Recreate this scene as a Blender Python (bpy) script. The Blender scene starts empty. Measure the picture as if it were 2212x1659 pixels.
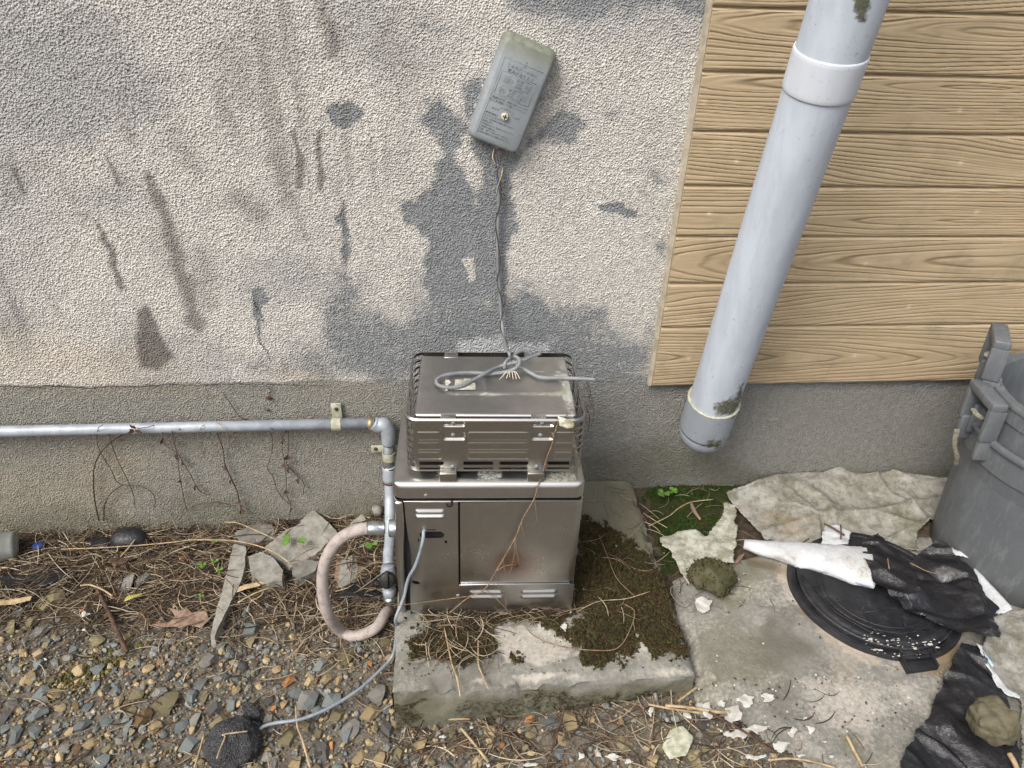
import bpy, bmesh, math, random
import numpy as np
from mathutils import Vector, Matrix, Euler, noise as mnoise

# ------------------------------------------------------------------ camera, sky, sun, exposure
scene = bpy.context.scene
CAM_POS = np.array([0.0, -1.54, 1.44]); PITCH, YAW, ROLL, FPX = 32.65, 6.0, 2.27, 1600.0
PW, PH = 2212.0, 1659.0                       # size of the survey picture the measurements were taken in
def _axes():
    p, y, r = map(math.radians, (PITCH, YAW, ROLL))
    f = np.array([math.sin(y)*math.cos(p), math.cos(y)*math.cos(p), -math.sin(p)])
    rt = np.array([math.cos(y), -math.sin(y), 0.0]); up = np.cross(rt, f)
    return rt*math.cos(r)+up*math.sin(r), -rt*math.sin(r)+up*math.cos(r), f
RT, UP, FW = _axes()
cam_data = bpy.data.cameras.new('camera'); cam = bpy.data.objects.new('camera', cam_data)
scene.collection.objects.link(cam); scene.camera = cam
cam_data.sensor_fit = 'HORIZONTAL'; cam_data.sensor_width = 36.0; cam_data.lens = 36.0*FPX/PW
cam_data.clip_start = 0.02; cam_data.clip_end = 500
m = Matrix.Identity(4)
for i in range(3):
    m[i][0] = RT[i]; m[i][1] = UP[i]; m[i][2] = -FW[i]; m[i][3] = CAM_POS[i]
cam.matrix_world = m

SUN_EL, SUN_AZ = 49.0, 224.0                  # degrees; azimuth clockwise from +y (the wall's inside)
world = bpy.data.worlds.new('World'); scene.world = world; world.use_nodes = True
wt = world.node_tree; bg = wt.nodes['Background']
sky = wt.nodes.new('ShaderNodeTexSky'); sky.sky_type = 'NISHITA'; sky.sun_disc = False
sky.sun_elevation = math.radians(SUN_EL); sky.sun_rotation = math.radians(SUN_AZ)
sky.air_density = 1.0; sky.dust_density = 6.0; sky.ozone_density = 1.0
hs = wt.nodes.new('ShaderNodeHueSaturation'); hs.inputs['Saturation'].default_value = 0.66   # an overcast sky is nearly grey
wt.links.new(sky.outputs[0], hs.inputs['Color']); wt.links.new(hs.outputs[0], bg.inputs[0])
bg.inputs[1].default_value = 0.12
sun_data = bpy.data.lights.new('sun', 'SUN'); sun_data.energy = 1.25; sun_data.angle = math.radians(24); sun_data.color = (1.0, 0.99, 0.98)
sun = bpy.data.objects.new('sun', sun_data); scene.collection.objects.link(sun)
_e, _a = math.radians(SUN_EL), math.radians(SUN_AZ)
sdir = Vector((math.sin(_a)*math.cos(_e), math.cos(_a)*math.cos(_e), math.sin(_e)))
sun.rotation_euler = (-sdir).to_track_quat('-Z', 'Y').to_euler()
vs = scene.view_settings; vs.view_transform = 'Standard'; vs.look = 'None'; vs.gamma = 1.0; vs.use_curve_mapping = False
vs.exposure = 0.76
scene.cycles.max_bounces = 6; scene.cycles.diffuse_bounces = 3; scene.cycles.glossy_bounces = 4

# ------------------------------------------------------------------ helpers
C = scene.collection
rng = random.Random(7); nr = np.random.RandomState(7)
def ray(px, py): return FW + RT*(px-PW/2)/FPX - UP*(py-PH/2)/FPX
def onY(p, Y=0.0):
    d = ray(*p); return CAM_POS + d*((Y-CAM_POS[1])/d[1])
def onZ(p, Z=0.0):
    d = ray(*p); return CAM_POS + d*((Z-CAM_POS[2])/d[2])
def proj(P):
    d = np.asarray(P, float)-CAM_POS; z = d@FW
    return np.stack([PW/2+FPX*(d@RT)/z, PH/2-FPX*(d@UP)/z, z], -1)
def zone(ox, oy, w, tw=2212.0):
    s = tw/w
    return lambda x, y: ((ox+x/s)/1.8228, (oy+y/s)/1.8228)
ZA = zone(0, 0, 1400); ZB = zone(1300, 0, 1400); ZC = zone(2632, 0, 1400); ZD = zone(0, 1000, 1400)
ZE = zone(1300, 1300, 1200); ZF = zone(2432, 1250, 1600); ZG = zone(0, 1974, 1400); ZH = zone(1200, 1974, 1600)
ZI = zone(2632, 1974, 1400); ZK = zone(1550, 1350, 850); ZL = zone(1500, 1900, 850); ZM = zone(1200, 1600, 500, 830)
ZN = zone(3600, 1250, 432, 623); ZO = zone(3000, 2000, 1032); ZP = lambda x, y: (x, y)
def zl(z, pts): return [z(*p) for p in pts]

_tab = nr.rand(256, 256)
def vn(x, y, seed=0):
    x = np.asarray(x, float)+seed*17.31; y = np.asarray(y, float)+seed*9.77
    xi = np.floor(x).astype(int); yi = np.floor(y).astype(int); fx = x-xi; fy = y-yi
    fx = fx*fx*(3-2*fx); fy = fy*fy*(3-2*fy)
    a = _tab[xi & 255, yi & 255]; b = _tab[(xi+1) & 255, yi & 255]; c = _tab[xi & 255, (yi+1) & 255]; d = _tab[(xi+1) & 255, (yi+1) & 255]
    return a+(b-a)*fx+(c-a)*fy+(a-b-c+d)*fx*fy
def fbm(x, y, o=4, seed=0):
    s = 0; a = 1.0; t = 0
    for i in range(o):
        s = s+a*vn(np.asarray(x)*2**i, np.asarray(y)*2**i, seed+i*3); t += a; a *= 0.5
    return s/t
def sst(a, b, x):
    t = np.clip((np.asarray(x, float)-a)/(b-a), 0, 1); return t*t*(3-2*t)
def sdpoly(X, Y, poly):
    """signed distance, negative inside"""
    poly = np.asarray(poly, float); n = len(poly); d = np.full(X.shape, 1e9); inside = np.zeros(X.shape, bool)
    for i in range(n):
        a = poly[i]; b = poly[(i+1) % n]; e = b-a
        t = np.clip(((X-a[0])*e[0]+(Y-a[1])*e[1])/max(e@e, 1e-12), 0, 1)
        d = np.minimum(d, np.hypot(X-a[0]-t*e[0], Y-a[1]-t*e[1]))
        c = ((a[1] > Y) != (b[1] > Y)) & (X < (b[0]-a[0])*(Y-a[1])/((b[1]-a[1]) if abs(b[1]-a[1]) > 1e-12 else 1e-12)+a[0])
        inside ^= c
    return np.where(inside, -d, d)
def polymask(X, Y, poly, soft=0.01, amp=0.01, freq=40, seed=0):
    poly = np.asarray(poly); lo = poly.min(0)-soft*2-amp; hi = poly.max(0)+soft*2+amp
    out = np.zeros(X.shape); s = (X > lo[0]) & (X < hi[0]) & (Y > lo[1]) & (Y < hi[1])
    if s.any():
        x, y = X[s], Y[s]
        out[s] = 1-sst(-soft, soft, sdpoly(x, y, poly)+(fbm(x*freq, y*freq, 4, seed)-0.5)*2*amp)
    return out
def linemask(X, Y, pts, w):
    """soft falloff around a polyline, w one width or a list"""
    pts = np.asarray(pts, float); out = np.zeros(X.shape); n = len(pts)
    ws = [w]*n if np.isscalar(w) else w
    for i in range(n-1):
        a, b = pts[i], pts[i+1]; e = b-a
        t = np.clip(((X-a[0])*e[0]+(Y-a[1])*e[1])/max(e@e, 1e-12), 0, 1)
        d = np.hypot(X-a[0]-t*e[0], Y-a[1]-t*e[1])/(ws[i]+(ws[i+1]-ws[i])*t)
        out = np.maximum(out, np.exp(-d*d*1.2))
    return out

def smooth(me, on=True):
    me.polygons.foreach_set('use_smooth', np.full(len(me.polygons), on)); return me
def mesh(name, v, f, sm=True):
    me = bpy.data.meshes.new(name); me.from_pydata([tuple(map(float, p)) for p in v], [], [tuple(q) for q in f]); me.update()
    if sm: smooth(me)
    return me
def attr(me, name, rgba):
    a = me.color_attributes.new(name, 'FLOAT_COLOR', 'POINT'); a.data.foreach_set('color', np.asarray(rgba, np.float32).ravel())
def grid_mesh(name, P, keep=None, masks=None, sm=True):
    """P (n,m,3) points; keep (n-1,m-1) faces; masks {attr: (n,m,4)}"""
    n, k = P.shape[:2]; idx = np.arange(n*k).reshape(n, k)
    q = np.stack([idx[:-1, :-1], idx[1:, :-1], idx[1:, 1:], idx[:-1, 1:]], -1)
    q = q[keep] if keep is not None else q.reshape(-1, 4)
    used = np.unique(q); remap = np.full(n*k, -1); remap[used] = np.arange(len(used)); q = remap[q]
    v = P.reshape(-1, 3)[used]
    me = bpy.data.meshes.new(name); me.vertices.add(len(v)); me.vertices.foreach_set('co', v.astype(np.float32).ravel())
    me.loops.add(q.size); me.loops.foreach_set('vertex_index', q.astype(np.int32).ravel())
    me.polygons.add(len(q)); me.polygons.foreach_set('loop_start', np.arange(0, q.size, 4, dtype=np.int32))
    me.update(calc_edges=True); me.validate()
    if sm: smooth(me)
    for a, c in (masks or {}).items(): attr(me, a, c.reshape(-1, 4)[used])
    return me
def link(name, me, mat, parent=None):
    o = bpy.data.objects.new(name, me); C.objects.link(o)
    if me is not None and mat is not None:
        me.materials.clear(); me.materials.append(mat)
    if parent is not None:
        o.parent = parent
    return o
def tag(o, label, cat, group=None, kind=None):
    if label: o['label'] = label
    if cat: o['category'] = cat
    if group: o['group'] = group
    if kind: o['kind'] = kind
    return o
def thing(name, label, cat, loc=(0, 0, 0), rz=0.0, group=None):
    o = bpy.data.objects.new(name, None); C.objects.link(o); o.location = loc; o.rotation_euler = (0, 0, rz); o.empty_display_size = 0.05
    return tag(o, label, cat, group)
def part(name, me, mat, parent):
    """a part whose mesh is in world coordinates"""
    o = link(name, me, mat, parent)
    o.matrix_parent_inverse = (Matrix.Translation(parent.location) @ parent.rotation_euler.to_matrix().to_4x4()).inverted()
    return o
class MB:
    def __init__(s): s.v = []; s.f = []
    def add(s, v, f):
        k = len(s.v); s.v += [tuple(p) for p in v]; s.f += [tuple(i+k for i in q) for q in f]; return s
    def box(s, x0, x1, y0, y1, z0, z1):
        v = [(x, y, z) for z in (z0, z1) for y in (y0, y1) for x in (x0, x1)]
        return s.add(v, [(0, 2, 3, 1), (4, 5, 7, 6), (0, 1, 5, 4), (2, 6, 7, 3), (0, 4, 6, 2), (1, 3, 7, 5)])
    def tube(s, pts, r, n=8, cap=True):
        v, f = tube_vf(pts, r, n, cap); return s.add(v, f)
    def mesh(s, name='m', sm=True): return mesh(name, s.v, s.f, sm)
def tube_vf(pts, r, n=8, cap=True):
    pts = [Vector(map(float, p)) for p in pts]; rs = [r]*len(pts) if np.isscalar(r) else list(r)
    v = []; f = []; up = None
    for i, p in enumerate(pts):
        t = (pts[min(i+1, len(pts)-1)]-pts[max(i-1, 0)])
        t = t.normalized() if t.length > 1e-9 else Vector((0, 0, 1))
        if up is None:
            up = t.orthogonal().normalized()
        up = (up-t*up.dot(t)); up = up.normalized() if up.length > 1e-6 else t.orthogonal().normalized()
        b = t.cross(up)
        for k in range(n):
            a = 2*math.pi*k/n; v.append(p+(up*math.cos(a)+b*math.sin(a))*rs[i])
    for i in range(len(pts)-1):
        for k in range(n):
            f.append((i*n+k, i*n+(k+1) % n, (i+1)*n+(k+1) % n, (i+1)*n+k))
    if cap:
        f.append(tuple(range(n))[::-1]); f.append(tuple(range((len(pts)-1)*n, len(pts)*n)))
    return v, f
def spline(pts, k=8):
    P = [np.asarray(p, float) for p in pts]; P = [2*P[0]-P[1]]+P+[2*P[-1]-P[-2]]; out = []
    for i in range(1, len(P)-2):
        for j in range(k):
            t = j/k; a, b, c, d = P[i-1:i+3]
            out.append(0.5*((2*b)+(c-a)*t+(2*a-5*b+4*c-d)*t*t+(3*b-a-3*c+d)*t**3))
    out.append(P[-2]); return out
def tube(pts, r, n=8, k=8, cap=True, name='tube'):
    P = spline(pts, k) if k > 1 else pts
    if not np.isscalar(r):
        r = np.interp(np.linspace(0, 1, len(P)), np.linspace(0, 1, len(r)), r)
    v, f = tube_vf(P, r, n, cap); return mesh(name, v, f)
def frame(axis):
    z = Vector(axis).normalized(); x = z.orthogonal().normalized() if abs(z.z) < 0.999 else Vector((1, 0, 0)); y = z.cross(x)
    return x, y, z
def lathe(prof, n=48, origin=(0, 0, 0), axis=(0, 0, 1), name='lathe', a0=0, a1=2*math.pi):
    """prof [(r, h)]"""
    x, y, z = frame(axis) if tuple(axis) != (0, 0, 1) else (Vector((1, 0, 0)), Vector((0, 1, 0)), Vector((0, 0, 1)))
    o = Vector(map(float, origin)); v = []; f = []; full = abs(a1-a0-2*math.pi) < 1e-6; m_ = n if full else n+1
    for r, h in prof:
        for k in range(m_):
            a = a0+(a1-a0)*k/n; v.append(o+z*h+(x*math.cos(a)+y*math.sin(a))*r)
    for i in range(len(prof)-1):
        for k in range(n):
            k2 = (k+1) % m_; f.append((i*m_+k, i*m_+k2, (i+1)*m_+k2, (i+1)*m_+k))
    return mesh(name, v, f)
def bevel_mesh(me, w, seg=2, ang=30):
    bm = bmesh.new(); bm.from_mesh(me); bmesh.ops.remove_doubles(bm, verts=bm.verts, dist=1e-6)
    bmesh.ops.recalc_face_normals(bm, faces=bm.faces)
    es = [e for e in bm.edges if len(e.link_faces) == 2 and e.calc_face_angle(0) > math.radians(ang)]
    bmesh.ops.bevel(bm, geom=es, offset=w, segments=seg, profile=0.5, affect='EDGES', clamp_overlap=True)
    bm.to_mesh(me); bm.free(); smooth(me); me.update()
    return me
def sharp(me, ang=40):
    bm = bmesh.new(); bm.from_mesh(me)
    for e in bm.edges:
        if len(e.link_faces) == 2 and e.calc_face_angle(0) > math.radians(ang): e.smooth = False
    bm.to_mesh(me); bm.free(); return me
def box(x0, x1, y0, y1, z0, z1, bev=0.0, seg=2):
    me = MB().box(x0, x1, y0, y1, z0, z1).mesh('box', False)
    return bevel_mesh(me, bev, seg) if bev else me

# ------------------------------------------------------------------ materials
class NT:
    def __init__(s, name):
        s.m = bpy.data.materials.new(name); s.m.use_nodes = True; s.t = s.m.node_tree; s.b = s.t.nodes['Principled BSDF']
        s._co = None
    def n(s, typ, ins=None, **props):
        nd = s.t.nodes.new('ShaderNode'+typ)
        for k, v in props.items(): setattr(nd, k, v)
        for k, v in (ins or {}).items(): s.put(nd.inputs[k], v)
        return nd
    def put(s, sock, v):
        if hasattr(v, 'is_linked') or isinstance(v, bpy.types.NodeSocket): s.t.links.new(v, sock)
        else:
            if sock.type == 'RGBA' and len(v) == 3: v = (*v, 1)
            sock.default_value = v
    @property
    def co(s):
        if s._co is None: s._co = s.n('TexCoord').outputs['Object']
        return s._co
    def map(s, scale=(1, 1, 1), loc=(0, 0, 0), rot=(0, 0, 0)):
        return s.n('Mapping', {'Vector': s.co, 'Scale': scale, 'Location': loc, 'Rotation': rot}).outputs[0]
    def noise(s, scale, detail=4, rough=0.6, vec=None, dist=0.0):
        return s.n('TexNoise', {'Vector': vec or s.co, 'Scale': scale, 'Detail': detail, 'Roughness': rough, 'Distortion': dist}).outputs['Fac']
    def voro(s, scale, vec=None, feature='F1'):
        return s.n('TexVoronoi', {'Vector': vec or s.co, 'Scale': scale}, feature=feature).outputs['Distance']
    def mix(s, fac, a, b, mode='MIX'):
        nd = s.n('Mix', data_type='RGBA', blend_type=mode); s.put(nd.inputs[0], fac); s.put(nd.inputs[6], a); s.put(nd.inputs[7], b)
        return nd.outputs[2]
    def math(s, op, a, b=0.0, clamp=False):
        nd = s.n('Math', operation=op, use_clamp=clamp); s.put(nd.inputs[0], a); s.put(nd.inputs[1], b); return nd.outputs[0]
    def ss(s, x, lo, hi, a=0.0, b=1.0):
        nd = s.n('MapRange', interpolation_type='SMOOTHSTEP'); s.put(nd.inputs[0], x)
        for i, v in enumerate((lo, hi, a, b)): nd.inputs[i+1].default_value = v
        return nd.outputs[0]
    def at(s, name):
        a = s.n('Attribute', attribute_name=name); sp = s.n('SeparateColor', {0: a.outputs['Color']})
        return list(sp.outputs)[:3]+[a.outputs['Alpha']]
    def bump(s, h, strength=0.5, dist=0.002, normal=None):
        nd = s.n('Bump', {'Strength': strength, 'Distance': dist, 'Height': h})
        if normal is not None: s.put(nd.inputs['Normal'], normal)
        return nd.outputs[0]
    def grain(s, fac, noise, g=0.6, w=0.12):
        """threshold a soft mask against noise so that its edge breaks up"""
        x = s.math('ADD', fac, s.math('MULTIPLY', s.math('SUBTRACT', noise, 0.5), g)); return s.ss(x, 0.5-w, 0.5+w)
    def out(s, col, rough=0.7, metal=0.0, normal=None, spec=None, **kw):
        b = s.b; s.put(b.inputs['Base Color'], col); s.put(b.inputs['Roughness'], rough); s.put(b.inputs['Metallic'], metal)
        if normal is not None: s.put(b.inputs['Normal'], normal)
        if spec is not None: b.inputs['Specular IOR Level'].default_value = spec
        for k, v in kw.items(): s.put(b.inputs[k], v)
        return s.m
def srgb(r, g, b):
    f = lambda c: (c/255/12.92) if c <= 10.3 else ((c/255+0.055)/1.055)**2.4
    return (f(r), f(g), f(b))
def simple(name, col, col2=None, scale=30, rough=0.6, metal=0.0, bs=0.0, bscale=120, bd=0.002, spec=None, r2=None, ramp=(0.35, 0.65), **kw):
    t = NT(name); nz = t.noise(scale, 5, 0.65)
    c = t.mix(t.ss(nz, *ramp), col, col2 or tuple(x*0.7 for x in col))
    rr = t.ss(t.noise(scale*2.3, 3), 0.3, 0.7, rough, r2) if r2 is not None else rough
    nm = t.bump(t.noise(bscale, 4), bs, bd) if bs else None
    return t.out(c, rr, metal, nm, spec, **kw)
# ------------------------------------------------------------------ materials in use
def m_wall():
    t = NT('weathered_stucco'); a = t.at('m1'); b = t.at('m2')
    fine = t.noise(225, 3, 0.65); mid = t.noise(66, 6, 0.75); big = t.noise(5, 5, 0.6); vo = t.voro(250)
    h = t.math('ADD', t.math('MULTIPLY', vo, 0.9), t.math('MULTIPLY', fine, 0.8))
    cream = t.mix(t.ss(big, 0.3, 0.7), srgb(206, 202, 194), srgb(190, 188, 182))
    cream = t.mix(t.ss(fine, 0.3, 0.7), t.mix(0.42, cream, srgb(140, 138, 132)), t.mix(0.45, cream, srgb(234, 231, 223)))
    mortar = t.mix(t.ss(mid, 0.3, 0.7), srgb(134, 139, 142), srgb(104, 110, 115))
    mortar = t.mix(t.ss(t.noise(420, 2), 0.60, 0.68), mortar, srgb(200, 204, 208))      # pale sand grains in the bare mortar
    plinth = t.mix(t.ss(mid, 0.3, 0.7), srgb(156, 154, 145), srgb(134, 133, 125)); plinth = t.mix(t.ss(fine, 0.35, 0.7), t.mix(0.35, plinth, srgb(104, 102, 94)), plinth)
    nz = t.math('ADD', t.math('MULTIPLY', mid, 0.45), t.math('MULTIPLY', fine, 0.55))
    col = t.mix(t.grain(a[0], nz, 1.7, 0.20), cream, mortar)
    col = t.mix(t.math('MULTIPLY', t.ss(a[0], 0.05, 0.5), 0.30), col, srgb(150, 150, 148))  # thinning paint round the bare patches
    v3 = t.at('m3'); col = t.mix(t.math('MULTIPLY', t.grain(v3[0], nz, 1.0, 0.45), 0.55), col, srgb(140, 143, 146))     # grey veil of grime on the paint
    col = t.mix(a[3], col, plinth)
    col = t.mix(t.math('MULTIPLY', a[2], 0.6, True), col, t.mix(0.5, col, srgb(190, 164, 126)))
    sp = t.ss(t.noise(165, 3, 0.7), 0.53, 0.67)                                        # random specks of lodged grime
    pit_shade = t.ss(h, 0.66, 0.45)  # low spots darkened by height, painted shade mixed with the grime
    dirt_or_shade = t.math('MULTIPLY', t.math('MAXIMUM', sp, pit_shade), b[0], True)
    col = t.mix(t.math('MULTIPLY', dirt_or_shade, 0.72), col, srgb(84, 80, 75))
    dk = t.math('MULTIPLY', t.grain(a[1], fine, 0.9, 0.45), 0.78)
    col = t.mix(dk, col, srgb(88, 82, 78))
    col = t.mix(t.math('MULTIPLY', t.grain(b[2], mid, 0.6, 0.45), 0.55), col, srgb(92, 90, 64))
    col = t.mix(t.math('MULTIPLY', t.grain(b[1], fine, 1.1, 0.2), 0.6), col, srgb(206, 210, 210))
    nm = t.bump(h, 0.95, 0.0048)
    return t.out(col, 0.92, 0, nm, 0.2)
def m_siding():
    t = NT('printed_woodgrain_siding'); a = t.at('m1')
    base = t.mix(t.ss(t.noise(6, 4, 0.6, t.map((1, 1, 8))), 0.3, 0.7), srgb(178, 161, 132), srgb(163, 147, 119))
    fib = t.noise(60, 4, 0.7, t.map((0.12, 1, 6)))
    col = t.mix(t.ss(fib, 0.35, 0.7), base, t.mix(0.3, base, srgb(150, 124, 90)))
    col = t.mix(t.math('MULTIPLY', a[0], 0.56), col, srgb(110, 93, 70))
    col = t.mix(t.math('MULTIPLY', t.ss(t.noise(7, 6, 0.75), 0.5, 0.72), 0.38), col, srgb(118, 108, 88))
    col = t.mix(a[1], col, srgb(214, 200, 172))
    return t.out(col, 0.62, 0, t.bump(fib, 0.35, 0.0012), 0.3)
def m_soil():
    t = NT('damp_soil'); a = t.at('m1')
    n1 = t.noise(18, 6, 0.7); n2 = t.noise(160, 4, 0.7)
    col = t.mix(t.ss(n1, 0.35, 0.7), srgb(56, 48, 40), srgb(86, 76, 64))
    col = t.mix(t.ss(n2, 0.45, 0.75), col, srgb(98, 85, 70))
    col = t.mix(t.math('MULTIPLY', a[0], t.ss(n2, 0.3, 0.6)), col, srgb(112, 106, 95))
    col = t.mix(t.math('MULTIPLY', t.grain(a[1], n2, 0.7, 0.3), 0.85), col, srgb(44, 54, 20))
    h = t.math('ADD', n1, t.math('MULTIPLY', n2, 0.5))
    return t.out(col, 0.95, 0, t.bump(h, 0.9, 0.006), 0.15)
def m_concrete():
    t = NT('old_concrete'); a = t.at('m1'); b = t.at('m2')
    n1 = t.noise(14, 6, 0.65); n2 = t.noise(120, 5, 0.7); n3 = t.noise(420, 2)
    col = t.mix(t.ss(n1, 0.3, 0.7), srgb(128, 127, 121), srgb(102, 102, 96))
    col = t.mix(t.ss(n2, 0.4, 0.7), col, t.mix(0.5, col, srgb(160, 156, 145)))
    col = t.mix(t.ss(n3, 0.66, 0.72), col, srgb(84, 80, 72))
    col = t.mix(t.math('MULTIPLY', t.grain(b[0], n1, 0.8, 0.45), 0.62), col, srgb(104, 102, 76))      # algae
    col = t.mix(t.math('MULTIPLY', t.grain(a[2], n2, 0.7, 0.4), 0.75), col, srgb(86, 84, 74))          # dark damp stains
    col = t.mix(t.math('MULTIPLY', t.grain(a[1], n2, 0.9, 0.3), 0.7), col, srgb(186, 179, 168))       # pale worn cement
    col = t.mix(t.math('MULTIPLY', t.grain(b[1], n2, 0.8, 0.4), 0.42), col, srgb(186, 168, 148))        # pinkish bloom
    col = t.mix(t.math('MULTIPLY', t.grain(b[2], n1, 0.8, 0.4), 0.65), col, srgb(118, 98, 66))          # rust brown
    moss = t.mix(t.ss(t.noise(30, 3), 0.4, 0.6), srgb(40, 33, 21), srgb(42, 42, 21))
    col = t.mix(t.grain(a[0], t.math('ADD', t.math('MULTIPLY', n2, 0.6), t.math('MULTIPLY', n1, 0.4)), 1.1, 0.12), col, moss)
    h = t.math('ADD', n2, t.math('MULTIPLY', n3, 0.3))
    return t.out(col, 0.9, 0, t.bump(h, 0.7, 0.003), 0.2)
def m_steel(name='weathered_stainless', tint=(0.56, 0.555, 0.54), rust=None, dull=0.0):
    t = NT(name); n1 = t.noise(9, 5, 0.65); n2 = t.noise(60, 5, 0.7, t.map((1, 1, 3)))
    col = t.mix(t.ss(n1, 0.3, 0.7), tint, tuple(x*0.72 for x in tint))
    col = t.mix(t.ss(n2, 0.62, 0.8), col, tuple(min(1, x*1.35) for x in tint))
    rough = t.ss(n1, 0.25, 0.75, 0.24+dull, 0.42+dull)
    metal = 1.0
    if rust:
        p, r = rust; d = t.n('VectorMath', {0: t.co, 1: p}, operation='DISTANCE').outputs['Value']
        d = t.math('ADD', d, t.math('MULTIPLY', t.math('SUBTRACT', n1, 0.5), r*1.1))
        fac = t.math('MULTIPLY', t.ss(d, r*0.05, r*0.8, 1.0, 0.0), 0.85)
        col = t.mix(fac, col, srgb(104, 68, 36)); metal = t.math('SUBTRACT', 1.0, t.math('MULTIPLY', fac, 0.35))
    drt = t.ss(t.noise(22, 6, 0.75), 0.58, 0.78)
    col = t.mix(t.math('MULTIPLY', drt, 0.35), col, srgb(92, 84, 70))
    rough = t.math('ADD', rough, t.math('MULTIPLY', drt, 0.25))
    return t.out(col, rough, metal, t.bump(t.noise(3.5, 3), 0.12, 0.01))
def m_lidsteel():
    """stainless with lichen bloom in patches (attribute m1: R bloom, G green)"""
    t = NT('stainless_with_lichen'); a = t.at('m1'); n1 = t.noise(12, 5, 0.65); n2 = t.noise(170, 6, 0.8)
    col = t.mix(t.ss(n1, 0.3, 0.7), (0.52, 0.51, 0.49), (0.38, 0.37, 0.355))
    col = t.mix(t.ss(n2, 0.6, 0.8), col, (0.60, 0.59, 0.57))
    bl = t.math('MULTIPLY', t.grain(a[0], n2, 1.5, 0.25), 0.8); gr = t.math('MULTIPLY', t.grain(a[1], n2, 1.5, 0.25), 0.8)
    col = t.mix(bl, col, srgb(168, 172, 160)); col = t.mix(gr, col, srgb(132, 136, 92))
    met = t.math('SUBTRACT', 1.0, t.math('MAXIMUM', bl, gr), True)
    ro = t.math('ADD', t.ss(n1, 0.25, 0.75, 0.32, 0.46), t.math('MULTIPLY', t.math('MAXIMUM', bl, gr), 0.4))
    return t.out(col, ro, met, t.bump(t.noise(4, 3), 0.1, 0.01))
def m_pvc():
    t = NT('grey_pvc_pipe'); a = t.at('m1'); n1 = t.noise(8, 4, 0.6, t.map((3, 3, 0.6))); n2 = t.noise(130, 5, 0.75); n3 = t.noise(24, 5, 0.7)
    col = t.mix(t.ss(n1, 0.3, 0.7), srgb(184, 193, 204), srgb(170, 178, 189))
    col = t.mix(a[2], col, srgb(112, 117, 121))
    col = t.mix(a[1], col, srgb(206, 210, 216))
    sp = t.math('MULTIPLY', t.ss(n2, 0.58, 0.66), t.ss(n3, 0.48, 0.62)); col = t.mix(t.math('MULTIPLY', sp, 0.6), col, srgb(96, 94, 84))
    run = t.math('MULTIPLY', t.ss(t.noise(30, 5, 0.7, t.map((1, 1, 0.06))), 0.55, 0.72), 0.16); col = t.mix(run, col, srgb(120, 120, 114))
    g = t.grain(a[0], t.math('ADD', t.math('MULTIPLY', n2, 0.55), t.math('MULTIPLY', n3, 0.45)), 1.0, 0.12)
    col = t.mix(t.math('MULTIPLY', g, 0.9), col, t.mix(t.ss(n2, 0.4, 0.6), srgb(88, 88, 40), srgb(52, 52, 30)))
    return t.out(col, t.math('ADD', 0.42, t.math('MULTIPLY', g, 0.4)), 0, None, 0.4)
def m_bin():
    t = NT('grey_bin_plastic'); n1 = t.noise(5, 5, 0.7); n2 = t.noise(60, 5, 0.75); z = t.n('SeparateXYZ', {0: t.co}).outputs[2]
    col = t.mix(t.ss(n1, 0.3, 0.7), srgb(98, 102, 106), srgb(86, 90, 93))
    dirt_or_shade = t.math('MULTIPLY', t.ss(t.math('ADD', z, t.math('MULTIPLY', n1, 0.25)), 0.42, 0.14), 0.55)     # splashed soil climbs from the base
    col = t.mix(dirt_or_shade, col, srgb(72, 71, 60)); col = t.mix(t.math('MULTIPLY', t.ss(t.noise(40, 6, 0.8, t.map((1, 1, 0.25))), 0.48, 0.64), 0.4), col, srgb(122, 125, 126)); col = t.mix(t.math('MULTIPLY', t.ss(t.noise(130, 3), 0.66, 0.74), 0.5), col, srgb(66, 66, 60))
    return t.out(col, t.ss(n1, 0.3, 0.7, 0.42, 0.6), 0, t.bump(t.noise(9, 3), 0.15, 0.01), 0.4)
def m_stone(name, c1, c2, sc=60):
    t = NT(name); r = t.n('ObjectInfo').outputs['Random']; n1 = t.noise(sc, 6, 0.7); n2 = t.noise(sc*6, 3)
    col = t.mix(t.ss(n1, 0.32, 0.68), c1, c2); v = t.ss(r, 0, 1, 0.75, 1.2)
    col = t.mix(1.0, col, t.n('CombineColor', {0: v, 1: v, 2: v}).outputs[0], 'MULTIPLY')
    col = t.mix(t.math('MULTIPLY', t.ss(n2, 0.55, 0.75), 0.4), col, srgb(88, 80, 68))
    return t.out(col, 0.85, 0, t.bump(n1, 0.6, 0.003), 0.25)
def m_gravelmix():
    """each small stone keeps the colour stored on it"""
    t = NT('mixed_gravel'); a = t.n('Attribute', attribute_name='m1').outputs['Color']; n2 = t.noise(300, 4)
    col = t.mix(t.math('MULTIPLY', t.ss(n2, 0.4, 0.75), 0.45), a, srgb(74, 64, 52)); return t.out(col, 0.88, 0, t.bump(n2, 0.5, 0.002), 0.2)
def m_straw():
    t = NT('dry_straw'); a = t.n('Attribute', attribute_name='m1').outputs['Color']; return t.out(a, 0.75, 0, None, 0.2)
def m_film(name, col, col2, rough=(0.3, 0.5), sc=14, spec=0.5, dust=None):
    t = NT(name); n1 = t.noise(sc, 6, 0.7); n2 = t.noise(150, 4, 0.7)
    c = t.mix(t.ss(n1, 0.35, 0.65), col, col2)
    if dust: c = t.mix(t.math('MULTIPLY', t.ss(n1, 0.55, 0.72), t.ss(n2, 0.4, 0.6)), c, dust)
    return t.out(c, t.ss(n1, 0.3, 0.7, *rough), 0, t.bump(t.noise(70, 5, 0.65, None, 1.2), 0.5, 0.005), spec)
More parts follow.
